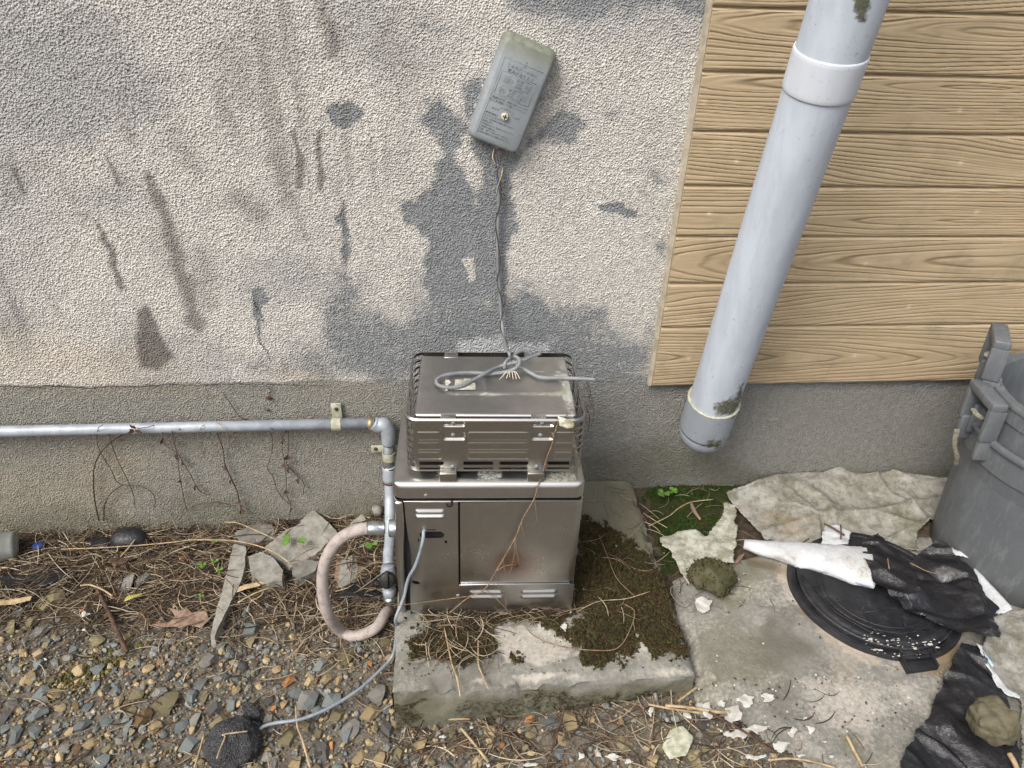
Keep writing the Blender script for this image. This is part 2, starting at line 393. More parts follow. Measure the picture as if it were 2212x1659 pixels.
def m_fleece():
    t = NT('dirty_fleece_sheet'); n1 = t.noise(7, 6, 0.7); n2 = t.noise(34, 6, 0.8); n3 = t.noise(200, 3); w = t.noise(1.0, 2, 0.5, t.map((90, 420, 90)))
    col = t.mix(t.ss(n1, 0.3, 0.7), srgb(152, 151, 144), srgb(126, 124, 114))
    col = t.mix(t.math('MULTIPLY', t.ss(n2, 0.47, 0.60), 0.6), col, srgb(92, 89, 73)); col = t.mix(t.math('MULTIPLY', t.ss(n2, 0.46, 0.32), 0.5), col, srgb(188, 185, 175))
    col = t.mix(t.math('MULTIPLY', t.ss(t.noise(4.5, 4, 0.6, t.map(loc=(3.1, 0.4, 0))), 0.56, 0.72), 0.45), col, srgb(138, 116, 80))
    col = t.mix(t.math('MULTIPLY', t.ss(t.noise(11, 6, 0.75), 0.5, 0.64), 0.6), col, srgb(92, 92, 68))
    return t.out(col, 0.95, 0, t.bump(t.math('ADD', w, n3), 0.22, 0.0015), 0.1)
MAT = {}
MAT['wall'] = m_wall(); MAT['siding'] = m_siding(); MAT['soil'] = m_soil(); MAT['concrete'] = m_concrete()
MAT['steel'] = m_steel(); MAT['lidsteel'] = m_lidsteel(); MAT['pvc'] = m_pvc(); MAT['bin'] = m_bin()
MAT['panelsteel'] = m_steel('rust_haloed_stainless', (0.55, 0.543, 0.525), ((0.235, -0.002, 0.148), 0.10))
MAT['cagesteel'] = m_steel('bronzed_stainless', (0.47, 0.455, 0.425))
MAT['gravel'] = m_gravelmix(); MAT['straw'] = m_straw(); MAT['fleece'] = m_fleece()
MAT['black_film'] = m_film('black_plastic_film', (0.010, 0.010, 0.012), (0.016, 0.016, 0.018), (0.22, 0.42), 14, 0.5, (0.05, 0.05, 0.05))
MAT['black_plastic'] = m_film('black_moulded_plastic', (0.013, 0.014, 0.016), (0.022, 0.022, 0.025), (0.34, 0.55), 20, 0.45, (0.05, 0.05, 0.05))
MAT['white_film'] = m_film('white_nonwoven', srgb(192, 196, 200), srgb(174, 175, 174), (0.6, 0.8), 20, 0.2, srgb(138, 132, 118))
MAT['torn'] = m_film('yellowed_nonwoven', srgb(182, 183, 172), srgb(122, 118, 92), (0.7, 0.9), 34, 0.15, srgb(196, 208, 214))
MAT['flake'] = simple('white_paint_flake', srgb(196, 196, 190), srgb(164, 160, 150), 60, 0.7)
MAT['dark'] = simple('dark_interior', (0.006, 0.006, 0.006), (0.012, 0.012, 0.011), 30, 0.9)
MAT['galv'] = simple('galvanised_steel', srgb(164, 171, 178), srgb(140, 147, 154), 22, 0.5, 0.15, 0.15, 60)
MAT['galvdark'] = simple('dull_galvanised', srgb(136, 141, 142), srgb(112, 116, 114), 25, 0.55, 0.3)
MAT['clamp'] = simple('painted_clamp', srgb(178, 178, 162), srgb(140, 142, 118), 60, 0.6)
MAT['zinc'] = simple('bright_zinc', srgb(206, 212, 214), srgb(160, 168, 172), 50, 0.28, 0.9)
MAT['brass'] = simple('dull_brass', srgb(176, 164, 130), srgb(140, 128, 96), 60, 0.45, 0.6)
MAT['rust'] = simple('rusty_iron', srgb(92, 58, 40), srgb(62, 40, 30), 120, 0.85, 0.0, 0.6, 200)
MAT['hose'] = simple('pinkish_rubber_hose', srgb(166, 156, 150), srgb(124, 114, 107), 60, 0.75, 0, 0.2, 150, ramp=(0.4, 0.8))
MAT['blackknob'] = simple('black_valve_knob', (0.012, 0.012, 0.012), (0.03, 0.03, 0.028), 60, 0.45)
MAT['cable'] = simple('grey_cable_sheath', srgb(128, 132, 134), srgb(108, 112, 114), 30, 0.55)
MAT['cable_blue'] = simple('pale_grey_cable', srgb(142, 150, 158), srgb(118, 126, 134), 30, 0.5)
MAT['wire_white'] = simple('cream_wire', srgb(206, 196, 178)); MAT['wire_blue'] = simple('blue_wire', srgb(46, 84, 136)); MAT['wire_brown'] = simple('tan_wire', srgb(150, 108, 60))
MAT['rope'] = simple('grey_rope', srgb(150, 148, 132), srgb(112, 110, 94), 90, 0.9, 0, 0.5, 300)
MAT['foam'] = simple('lichened_foam', srgb(206, 204, 192), srgb(150, 140, 84), 40, 0.9, 0, 0.8, 120, 0.004)
MAT['vine'] = simple('dry_vine', srgb(84, 68, 52), srgb(52, 42, 34), 80, 0.9); MAT['tanvine'] = simple('tan_tendril', srgb(140, 118, 92), srgb(104, 84, 64), 80, 0.85)
MAT['straw_pale'] = simple('pale_straw_stalk', srgb(176, 156, 122), srgb(140, 120, 90), 60, 0.8); MAT['stick'] = simple('brown_stick', srgb(92, 68, 52), srgb(60, 44, 36), 90, 0.9, 0, 0.5, 200)
MAT['sidingback'] = simple('siding_batten', srgb(176, 168, 150), srgb(150, 142, 124), 40, 0.85)
MAT['leaf_dry'] = simple('dry_brown_leaf', srgb(146, 124, 106), srgb(108, 88, 74), 60, 0.8); MAT['leaf_green'] = simple('fresh_green_leaf', srgb(98, 134, 52), srgb(74, 112, 40), 90, 0.6)
MAT['leaf_yellow'] = simple('yellow_green_leaf', srgb(168, 160, 84), srgb(140, 136, 70), 60, 0.7)
MAT['moss_rock'] = m_stone('mossy_boulder', srgb(84, 80, 62), srgb(56, 58, 34), 30); MAT['boulder'] = m_stone('brown_boulder', srgb(104, 98, 80), srgb(70, 68, 50), 22)
_t = NT('dark_pitted_rock'); _v = _t.voro(330); _n = _t.noise(160, 6, 0.8); _c = _t.mix(_t.ss(_n, 0.35, 0.65), srgb(50, 50, 53), srgb(92, 92, 94)); _c = _t.mix(_t.ss(_t.noise(420, 2), 0.62, 0.7), _c, srgb(150, 150, 150))
MAT['dark_rock'] = _t.out(_c, 0.9, 0, _t.bump(_t.math('ADD', _v, _n), 1.0, 0.006), 0.3); MAT['rubble'] = m_stone('concrete_rubble', srgb(138, 136, 128), srgb(106, 104, 96), 40)
STONE = {'blue': (srgb(124, 130, 128), srgb(98, 105, 104)), 'grey': (srgb(142, 139, 131), srgb(114, 112, 107)), 'olive': (srgb(138, 129, 100), srgb(108, 101, 74)),
         'ochre': (srgb(178, 160, 124), srgb(146, 127, 94)), 'brown': (srgb(122, 100, 72), srgb(92, 76, 56)), 'dark': (srgb(92, 90, 87), srgb(72, 71, 70)), 'orange': (srgb(178, 126, 82), srgb(144, 106, 74))}
for k_, (c1, c2) in STONE.items(): MAT['st_'+k_] = m_stone(k_+'_stone', c1, c2)

# ------------------------------------------------------------------ house wall
def Wp(z, pts): return [(onY(p)[0], onY(p)[2]) for p in zl(z, pts)]
def build_wall():
    d = 0.004
    xs = np.concatenate([np.arange(-6, -1.2, 0.2), np.arange(-1.2, 2.0, d), np.arange(2.0, 6.01, 0.2)])
    zs = np.concatenate([[-0.3, -0.15], np.arange(-0.06, 1.42, d), np.arange(1.5, 3.3, 0.15)])
    X, Z = np.meshgrid(xs, zs, indexing='ij')
    G = np.zeros(X.shape); D = np.zeros(X.shape)
    def pg(z, pts, soft, amp, v=1.0, seed=0, freq=40):
        nonlocal G
        G = np.maximum(G, v*polymask(X, Z, Wp(z, pts), soft, amp, freq, seed))
    pg(ZB, [(600, 640), (690, 610), (730, 660), (790, 700), (850, 790), (870, 840), (800, 880), (745, 940), (780, 1010), (850, 1150), (890, 1240), (930, 1270), (945, 1100), (910, 950), (860, 850), (1180, 940), (1130, 1100), (1140, 1240), (1170, 1400), (1140, 1500), (1090, 1659), (640, 1659), (620, 1500), (560, 1420), (480, 1380), (450, 1280), (540, 1240), (640, 1180), (670, 1040), (735, 950), (680, 880), (610, 800), (560, 740), (640, 700)], 0.020, 0.018)
    pg(ZP, [(925, 545), (1000, 552), (1075, 548), (1100, 590), (1095, 650), (930, 650), (915, 600)], 0.016, 0.014, 0.95, 9)
    pg(ZB, [(1230, 860), (1330, 790), (1450, 690), (1560, 700), (1580, 760), (1540, 850), (1550, 880), (1480, 920), (1400, 870), (1300, 880), (1180, 960), (1120, 1050)], 0.016, 0.016, 0.78)
    pg(ZB, [(840, 540), (950, 480), (930, 620), (870, 760), (840, 700)], 0.012, 0.012, 0.8)
    pg(ZP, [(700, 235), (722, 224), (760, 224), (785, 247), (778, 265), (750, 282), (722, 272)], 0.004, 0.007)
    pg(ZP, [(880, 60), (920, 50), (985, 60), (960, 75), (900, 72)], 0.02, 0.02, 0.62, 5)
    pg(ZP, [(1090, -20), (1560, -20), (1540, 50), (1450, 26), (1330, 22), (1200, 50), (1110, 20)], 0.03, 0.03, 0.75, 3, 14)
    pg(ZB, [(1670, 1280), (1740, 1260), (1820, 1250), (1840, 1300), (1920, 1310), (1900, 1360), (1850, 1340), (1700, 1320)], 0.005, 0.008)
    pg(ZB, [(1960, 1000), (2060, 1060), (2090, 1150), (2020, 1170), (1980, 1100)], 0.02, 0.02, 0.62)
    pg(ZB, [(2010, 1500), (2090, 1510), (2080, 1600), (2020, 1590)], 0.015, 0.01, 0.7)
    pg(ZB, [(1690, 700), (1790, 700), (1800, 760), (1700, 770)], 0.02, 0.02, 0.5)
    pg(ZP, [(925, 600), (1000, 590), (1060, 610), (1110, 600), (1180, 625), (1250, 625), (1290, 660), (1330, 700), (1380, 730), (1440, 690), (1425, 850), (850, 850), (620, 830), (540, 800), (600, 765), (690, 720), (690, 670), (735, 590), (785, 600), (800, 645), (850, 665), (900, 655)], 0.075, 0.06, 0.66, 2, 18)
    pg(ZP, [(545, 625), (570, 620), (582, 645), (560, 668), (566, 700), (556, 720), (550, 660)], 0.008, 0.008)
    pg(ZP, [(728, 470), (742, 440), (752, 480), (756, 560), (750, 610), (738, 600), (742, 520)], 0.01, 0.012, 0.85)
    plinth = sst(0.474, 0.452, Z+(fbm(X*12, Z*12, 3, 5)-0.5)*0.016)*sst(-0.02, -0.18, X)+0.75*sst(0.47, 0.40, Z+(fbm(X*5, Z*5, 3, 15)-0.5)*0.1)*sst(-0.18, -0.02, X)  # never painted
    pg(ZP, [(830, 815), (2300, 760), (2300, 1250), (830, 1250)], 0.05, 0.03, 0.8)
    pg(ZP, [(1000, 660), (1180, 640), (1230, 700), (1240, 790), (880, 790), (930, 720)], 0.03, 0.04, 0.85, 6, 22)
    G *= 1-0.95*polymask(X, Z, Wp(ZP, [(1000, 562), (1022, 560), (1036, 605), (1012, 612)]), 0.006, 0.008)
    def ln(pts, w, v):
        nonlocal D
        sc = 0.00096; P = [(onY(p)[0], onY(p)[2]) for p in pts]
        w = w*sc if np.isscalar(w) else [q*sc for q in w]
        D = np.maximum(D, v*linemask(X+(fbm(X*30, Z*30, 3, 4)-0.5)*0.03, Z, P, w))
    for pts, w, v in [([(38, 365), (56, 415)], 9, .8), ([(214, 486), (232, 535), (262, 615)], [8, 12, 14], .85), ([(233, 340), (256, 395)], 9, .7),
                      ([(318, 378), (345, 440), (378, 540), (412, 640), (425, 700)], [12, 20, 26, 30, 26], .75), ([(641, 288), (646, 400)], 13, .8), ([(684, 283), (692, 330), (692, 402)], [6, 11, 12], .85),
                      ([(600, 320), (620, 430)], 34, .55), ([(688, -20), (705, 50), (722, 110)], 22, .65), ([(735, 380), (746, 500), (738, 600)], 9, .45), ([(436, 550), (446, 650)], 40, .45),
                      ([(270, 270), (285, 300)], 22, .45), ([(380, 290), (420, 360)], 34, .42), ([(520, 200), (500, 120)], 60, .4), ([(520, 430), (560, 460)], 40, .5), ([(10, 360), (20, 420)], 30, .35), ([(640, 440), (655, 510)], 18, .4), ([(340, 520), (430, 640)], 50, .35), ([(808, 300), (812, 400)], 8, .4), ([(840, 90), (880, 150)], 60, .35), ([(140, 380), (190, 470)], 30, .3), ([(555, 40), (610, 140)], 50, .35)]:
        ln(pts, w, v)
    D = np.maximum(D, 0.95*polymask(X, Z, Wp(ZP, [(298, 668), (318, 656), (335, 690), (360, 740), (378, 770), (345, 797), (305, 792), (296, 740)]), 0.012, 0.006))
    pxy = proj(np.stack([X, np.zeros_like(X), Z], -1)); px, py = pxy[..., 0], pxy[..., 1]
    warm = 0.75*polymask(X, Z, Wp(ZP, [(-60, 720), (250, 740), (420, 770), (420, 826), (-60, 826)]), 0.08, 0.05, 8)
    warm = np.maximum(warm, 0.5*polymask(X, Z, Wp(ZP, [(-60, 1020), (120, 1010), (240, 960), (330, 1000), (260, 1120), (-60, 1140)]), 0.07, 0.05, 8, 3))
    warm = np.maximum(warm, 0.6*polymask(X, Z, Wp(ZP, [(590, 785), (700, 800), (690, 826), (590, 815)]), 0.03, 0.02, 20, 3))
    low = 0.62*sst(0.17, 0.0, Z+(fbm(X*7, Z*7, 3, 6)-0.5)*0.2)*(0.5+0.5*(X < 0.6)) + 0.35*sst(0.32, 0.1, Z)*(X > 0.35)
    algae = np.maximum(low, 0.75*polymask(X, Z, Wp(ZP, [(1270, 990), (1420, 950), (1540, 980), (1680, 1010), (1680, 1050), (1270, 1050)]), 0.06, 0.05, 10, 4))
    up = sst(900, 300, px)*sst(700, 60, py)
    speck = np.clip(0.50+0.7*up*(0.55+0.9*(fbm(X*4, Z*4, 4, 8)-0.3))+0.25*sst(0.45, 0.65, fbm(X*6, Z*6, 3, 11)), 0, 1)
    speck = np.where(Z < 0.46, 0.45, speck)
    runs = sst(0.50, 0.72, fbm(X*24+Z*2.0*np.clip(-X, 0, 1), Z*1.9, 4, 17))*sst(0.45, 0.62, Z)*sst(0.35, -0.3, X)
    D = np.maximum(D, 0.46*runs*sst(0.40, 0.62, fbm(X*3.5, Z*3.5, 3, 19)))
    veil = np.clip(0.55*sst(0.48, 0.68, fbm(X*3.2, Z*4.5, 4, 23))*sst(0.5, -0.2, X)+0.4*sst(250, 0, px)*sst(0.5, 0.8, Z)+0.32*up+0.6*polymask(X, Z, Wp(ZP, [(1090, -20), (1560, -20), (1540, 90), (1440, 70), (1200, 90)]), 0.05, 0.05, 8), 0, 1)
    effl = 0.85*polymask(X, Z, Wp(ZP, [(985, 740), (1040, 715), (1120, 735), (1210, 735), (1245, 760), (1100, 775), (985, 770)]), 0.02, 0.03, 30, 7)*0.8
    depth = (fbm(X*14, Z*14, 3, 1)-0.5)*0.004 + (vn(X*220, Z*220, 2)-0.5)*0.0016 + (vn(X*100, Z*100, 9)-0.5)*0.0005
    coat = 0.0018*(1-np.clip(G, 0, 1))                                     # paint and skim coat stand proud of the bare mortar
    step = 0.003*sst(0.462, 0.466, Z+(fbm(X*12, Z*12, 3, 5)-0.5)*0.016)*sst(-0.02, -0.35, X)
    Y = -depth-coat-step
    one = np.ones(X.shape)
    me = grid_mesh('house_wall', np.stack([X, Y, Z], -1), None, {'m1': np.stack([G, D, warm, np.clip(plinth, 0, 1)], -1), 'm2': np.stack([speck, effl, algae, one], -1), 'm3': np.stack([veil, one, one, one], -1)})
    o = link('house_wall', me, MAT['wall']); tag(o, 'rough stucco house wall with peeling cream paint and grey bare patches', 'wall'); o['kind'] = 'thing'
    # cracks in the render, thin open ribbons a hair proud of the surface
    for pts in [[(0, 545+288), (60, 836), (130, 834), (190, 838), (260, 834), (300, 836), (360, 831), (440, 832), (520, 829), (600, 831), (690, 832), (700, 830)],
                [(544, 628), (549, 650), (558, 672), (566, 690), (561, 706), (557, 724), (562, 740), (576, 760), (581, 780)], [(581, 838), (586, 846), (580, 858)]]:
        P = [onY(p, -0.0075)-np.array([0, 0, 0]) for p in pts]
        P = [p+np.array([nr.randn()*0.002, 0, nr.randn()*0.0015]) for p in spline(P, 6)]
        b_ = MB(); b_.tube(P, [0.0007*(0.5+nr.rand()) for _ in P], 4); part('crack', b_.mesh('crack'), MAT['dark'], o)
    b_ = MB(); r = nr
    for px_, py_, rr in [(581, 860, 0.006), (578, 886, 0.004)]:
        c = onY((px_, py_), -0.006); v, f = rock_vf(rr, 1, 3); part('rust_hole', mesh('rust_hole', [(c[0]+p[0]*1.6, c[1]+p[1]*0.5, c[2]+p[2]*0.9) for p in v], f), MAT['rust'], o)
    return o
def rock_vf(r, sub=2, seed=0, cuts=9, lo=0.55, hi=0.95, nz=0.08):
    bm = bmesh.new(); bmesh.ops.create_icosphere(bm, subdivisions=sub, radius=1.0); rr = random.Random(seed)
    pl = []
    for _ in range(cuts):
        n = Vector((rr.gauss(0, 1), rr.gauss(0, 1), rr.gauss(0, 1))).normalized(); pl.append((n, rr.uniform(lo, hi)))
    off = Vector((rr.uniform(0, 50),)*3)
    for v in bm.verts:
        for n, d in pl:
            e = v.co.dot(n)-d
            if e > 0: v.co -= n*e
        v.co *= 1+nz*mnoise.noise(v.co*2.1+off)
    vs_ = [tuple(v.co*r) for v in bm.verts]; fs = [tuple(v.index for v in f.verts) for f in bm.faces]; bm.free(); return vs_, fs
wall = build_wall()

# ------------------------------------------------------------------ wood-grain siding, one object per board
SX0, SZ0, PITCHZ = 0.512, 0.450, 0.1142
def build_siding():
    t = thing('wood_siding', 'tan wood-grain siding boards on the wall behind the downpipe', 'siding', (SX0, -0.012, SZ0))
    x1 = 2.6; xs = np.concatenate([np.arange(SX0, 2.0, 0.005), np.linspace(2.0, x1, 20)])
    for i in range(10):
        z0 = SZ0+(0.0 if i == 0 else 0.166+(i-1)*PITCHZ); hgt = 0.166 if i == 0 else PITCHZ
        zz = np.concatenate([np.arange(0, hgt-0.010, 0.0014), np.linspace(hgt-0.009, hgt-0.0005, 6)])
        X, Z = np.meshgrid(xs, zz, indexing='ij'); r = np.random.RandomState(40+i)
        zc = hgt*r.uniform(0.25, 0.8); xc = r.uniform(0.2, 1.9); warp = (fbm(X*1.6+i*7, Z*9, 3, i)-0.5)
        sl = r.uniform(0.035, 0.06)
        v = np.sqrt((Z-zc)**2+(sl*(X-xc))**2+1e-6)+warp*0.030+(fbm(X*5, Z*30, 3, i+9)-0.5)*0.008; v = v*(0.72+0.55*fbm(X*0.8+i*3, v*14, 2, i+70))
        if i % 3 == 1: v = Z*0.75+warp*0.05+0.02*np.sin(X*2.2+i)
        fr = 1/0.0068; ph = (v*fr) % 1.0
        line = np.exp(-((ph-0.5)/0.095)**2)*sst(0.30, 0.62, fbm(X*2.2, v*70, 3, i+20)+0.08)
        fine = np.exp(-(((v*fr*2.1) % 1.0-0.5)/0.2)**2)*0.35*sst(0.5, 0.7, fbm(X*3, v*90, 2, i+31))
        ln_ = np.clip(line+fine, 0, 1)
        Y = -0.0225+0.0021*ln_-0.0010*(fbm(X*4, Z*40, 3, i+50)-0.5)
        top = sst(hgt-0.0095, hgt-0.003, Z); Y = Y+0.011*top
        ln_ = ln_*(1-0.8*top)
        pale = 0.35*top  # sloped top edge painted paler, standing in for the light it catches
        Y = Y+0.002*sst(0.004, 0.0, Z)
        for k in range(3):                                                    # filled nail heads
            nx = 0.62+0.42*k+r.uniform(-.12, .2); nz_ = hgt*r.uniform(0.4, 0.55); dd = np.hypot(X-nx, Z-nz_)
            ln_ = ln_*(1-np.exp(-(dd/0.006)**2)); pale = np.maximum(pale, 0.55*np.exp(-(dd/0.0045)**2))
        front = np.stack([X, Y, Z+z0], -1)
        bot = front[:, :1].copy(); bot[..., 1] = -0.008
        endc = np.concatenate([bot, front], 1)
        left = endc[:1].copy(); left[..., 1] = -0.006
        P = np.concatenate([left, endc], 0)
        z4 = np.zeros(P.shape[:2]); L = z4.copy(); L[1:, 1:] = ln_; Pa = z4.copy(); Pa[1:, 1:] = pale; Pa[0] = 0.8
        me = grid_mesh('board', P, None, {'m1': np.stack([L, Pa, z4, z4+1], -1)}); sharp(me, 50)
        part('board', me, MAT['siding'], t)
    part('edge_batten', box(SX0-0.009, SX0-0.001, -0.0175, -0.001, SZ0-0.004, 1.6), MAT['sidingback'], t)
    part('starter_strip', box(SX0+0.004, 2.6, -0.012, -0.0035, SZ0-0.008, SZ0+0.006), MAT['galvdark'], t)
    return t
build_siding()

# ------------------------------------------------------------------ ground, concrete slab and apron
def gz(x, y):
    x = np.asarray(x, float); y = np.asarray(y, float)
    lo = 0.004-0.014*np.clip(-y/0.65, 0, 1.3)+0.03*sst(-0.5, -0.15, x)*sst(-0.25, 0.0, y)
    hi = 0.098-0.02*sst(-0.6, -0.95, y)
    t = sst(-0.15, 0.6+0.45*sst(-0.5, -0.7, y), x)
    return lo+(hi-lo)*t+(fbm(x*9, y*9, 4, 3)-0.5)*0.022
def build_ground():
    xs = np.concatenate([-np.geomspace(1.35, 80, 18)[::-1], np.arange(-1.3, 2.1, 0.006), np.geomspace(2.15, 80, 18)])
    ys = np.concatenate([-np.geomspace(1.35, 80, 18)[::-1], np.arange(-1.3, 0.06, 0.006), [0.3, 2, 10, 80]])
    X, Y = np.meshgrid(xs, ys, indexing='ij'); Z = gz(X, Y)
    near = (np.abs(X) < 2.2) & (Y > -1.4)
    Z = Z+np.where(near, (fbm(X*60, Y*60, 3, 7)-0.5)*0.010+(vn(X*150, Y*150, 5)-0.5)*0.003, 0)
    px = proj(np.stack([X, Y, Z], -1)); vx, vy = px[..., 0], px[..., 1]
    grav = np.where(near, sst(1290, 1400, vy)*(X < 0.9), 0.4)
    P = [tuple(onZ(p, 0.1)[:2]) for p in [(1385, 1046), (1560, 1040), (1640, 1050), (1570, 1090), (1540, 1150), (1500, 1230), (1440, 1240), (1410, 1130)]]
    moss = polymask(X, Y, P, 0.02, 0.03, 20)
    P2 = [tuple(onZ(p, -0.02)[:2]) for p in zl(ZG, [(300, 1100), (700, 1000), (850, 870), (760, 1050), (620, 1200), (420, 1290), (280, 1240)])]
    moss = np.maximum(moss, 0.55*polymask(X, Y, P2, 0.03, 0.03, 20, 4))
    me = grid_mesh('ground', np.stack([X, Y, Z], -1), None, {'m1': np.stack([grav, moss, moss*0, moss*0+1], -1)})
    o = link('ground', me, MAT['soil']); o['kind'] = 'structure'; return o
build_ground()

SLX0, SLX1, SLY0, SLZ = -0.117, 0.503, -0.614, 0.13
SLAB_MOSS = [zl(ZH, q) for q in ([(1500, 110), (1560, 100), (1700, 180), (1800, 260), (1860, 300), (1930, 380), (1990, 560), (2060, 700), (2080, 820), (2000, 840), (1930, 850), (1880, 800), (1820, 740), (1780, 830), (1700, 880), (1540, 890), (1500, 860), (1500, 780), (1440, 700), (1500, 640), (1460, 600)],
                                 [(620, 700), (760, 680), (900, 650), (1020, 640), (1030, 800), (1000, 850), (900, 900), (820, 890), (780, 860), (640, 860), (560, 890), (560, 850), (600, 770)], [(600, 615), (1470, 600), (1470, 640), (1380, 690), (1200, 650), (1000, 660), (800, 650)], [(1140, 860), (1170, 855), (1165, 875)], [(1360, 690), (1450, 690), (1460, 740), (1390, 740)])]
def slab_moss(X, Y):
    M = np.zeros(X.shape)
    for i, q in enumerate(SLAB_MOSS): M = np.maximum(M, polymask(X, Y, [tuple(onZ(p, SLZ)[:2]) for p in q], 0.014, 0.026, 55, i))
    return M*(0.62+0.6*sst(0.36, 0.58, fbm(X*38, Y*38, 3, 44)))
def build_slab():
    d = 0.004
    xs = np.arange(SLX0, SLX1+1e-6, d); ys = np.arange(SLY0, -0.004, d); X, Y = np.meshgrid(xs, ys, indexing='ij')
    ex = np.minimum(X-SLX0, SLX1-X); ey = Y-SLY0; e = np.minimum(ex, ey)
    M = slab_moss(X, Y)
    Z = SLZ-0.012*np.exp(-(np.clip(e, 0, 1)/0.010)**1.0)*(0.55+0.9*fbm(X*25, Y*25, 3, 3))-0.016*np.exp(-(np.clip(e, 0, 1)/0.012)**2)*sst(0.56, 0.70, fbm(X*16, Y*16, 3, 33))+(fbm(X*14, Y*14, 3, 1)-0.5)*0.006+M*0.004*(0.5+fbm(X*120, Y*120, 2, 5))
    top = np.stack([X, Y, Z], -1)
    hs_ = np.linspace(0, 1, 36)[1:]
    def skirt(edge, nx, ny, seed):
        rows = []
        for h in hs_:
            q = edge.copy(); q[:, 2] = edge[:, 2]*(1-h)+(-0.09)*h
            bulge = (fbm(edge[:, 0]*20+edge[:, 1]*20, np.full(len(edge), h*4), 3, seed)-0.5)*0.014+0.004*h
            q[:, 0] += nx*bulge; q[:, 1] += ny*bulge; rows.append(q)
        return np.stack(rows, 1)
    o = link('concrete_slab', None, None) if False else None
    def masks(P, side):
        x, y, z = P[..., 0], P[..., 1], P[..., 2]; zero = np.zeros(x.shape)
        if not side:
            pale = np.maximum(0.62*polymask(x, y, [tuple(onZ(p, SLZ)[:2]) for p in zl(ZH, [(1040, 690), (1200, 670), (1330, 690), (1440, 760), (1480, 840), (1400, 880), (1250, 890), (1080, 880), (1030, 800)])], 0.01, 0.02, 40), 0.6*polymask(x, y, [tuple(onZ(p, SLZ)[:2]) for p in zl(ZH, [(1700, 700), (1840, 640), (2060, 760), (1830, 860), (1720, 880)])], 0.02, 0.03, 50, 3))
            pale = np.maximum(pale, 0.7*np.exp(-((y-SLY0-0.006-0.012*fbm(x*8, y*0, 2))/0.008)**2)*sst(0.4, 0.6, fbm(x*14, y*14, 3, 6)))
            dark = 0.6*sst(0.55, 0.7, fbm(x*10, y*10, 3, 8))*(y < -0.45)
            alg = np.clip(0.75*polymask(x, y, [(0.25, 0.02), (0.53, 0.02), (0.53, -0.3), (0.25, -0.22)], 0.05, 0.04, 10)+0.25, 0, 1)
            return slab_moss(x, y), pale, dark, alg
        low = sst(0.118, 0.07, z+(fbm(x*22, z*10, 3, 4)-0.5)*0.05)
        pale = 0.75*sst(0.10, 0.125, z)*sst(0.40, 0.6, fbm(x*12, z*30, 3, 3))
        return 0.5*low*sst(0.3, 0.55, fbm(x*12, z*26, 3, 11)), pale, 0.45*low, 0.95*low
    def mk(P, side):
        a, b, c, dd = masks(P, side); zz = np.zeros(a.shape); return {'m1': np.stack([a, b, c, zz+1], -1), 'm2': np.stack([dd, zz, zz, zz+1], -1)}
    me = grid_mesh('concrete_slab', top, None, mk(top, False)); o = link('concrete_slab', me, MAT['concrete'])
    tag(o, 'mossy low concrete slab carrying the steel bath boiler', 'slab'); o['kind'] = 'thing'
    for nm, edge, nx, ny, sd in (('front_face', top[:, 0], 0, -1, 1), ('side_face', top[0, :], -1, 0, 2), ('side_face', top[-1, :], 1, 0, 3)):
        S = np.concatenate([edge[:, None], skirt(edge, nx, ny, sd)], 1)
        part(nm, grid_mesh(nm, S, None, mk(S, True)), MAT['concrete'], o)
    return o
build_slab()

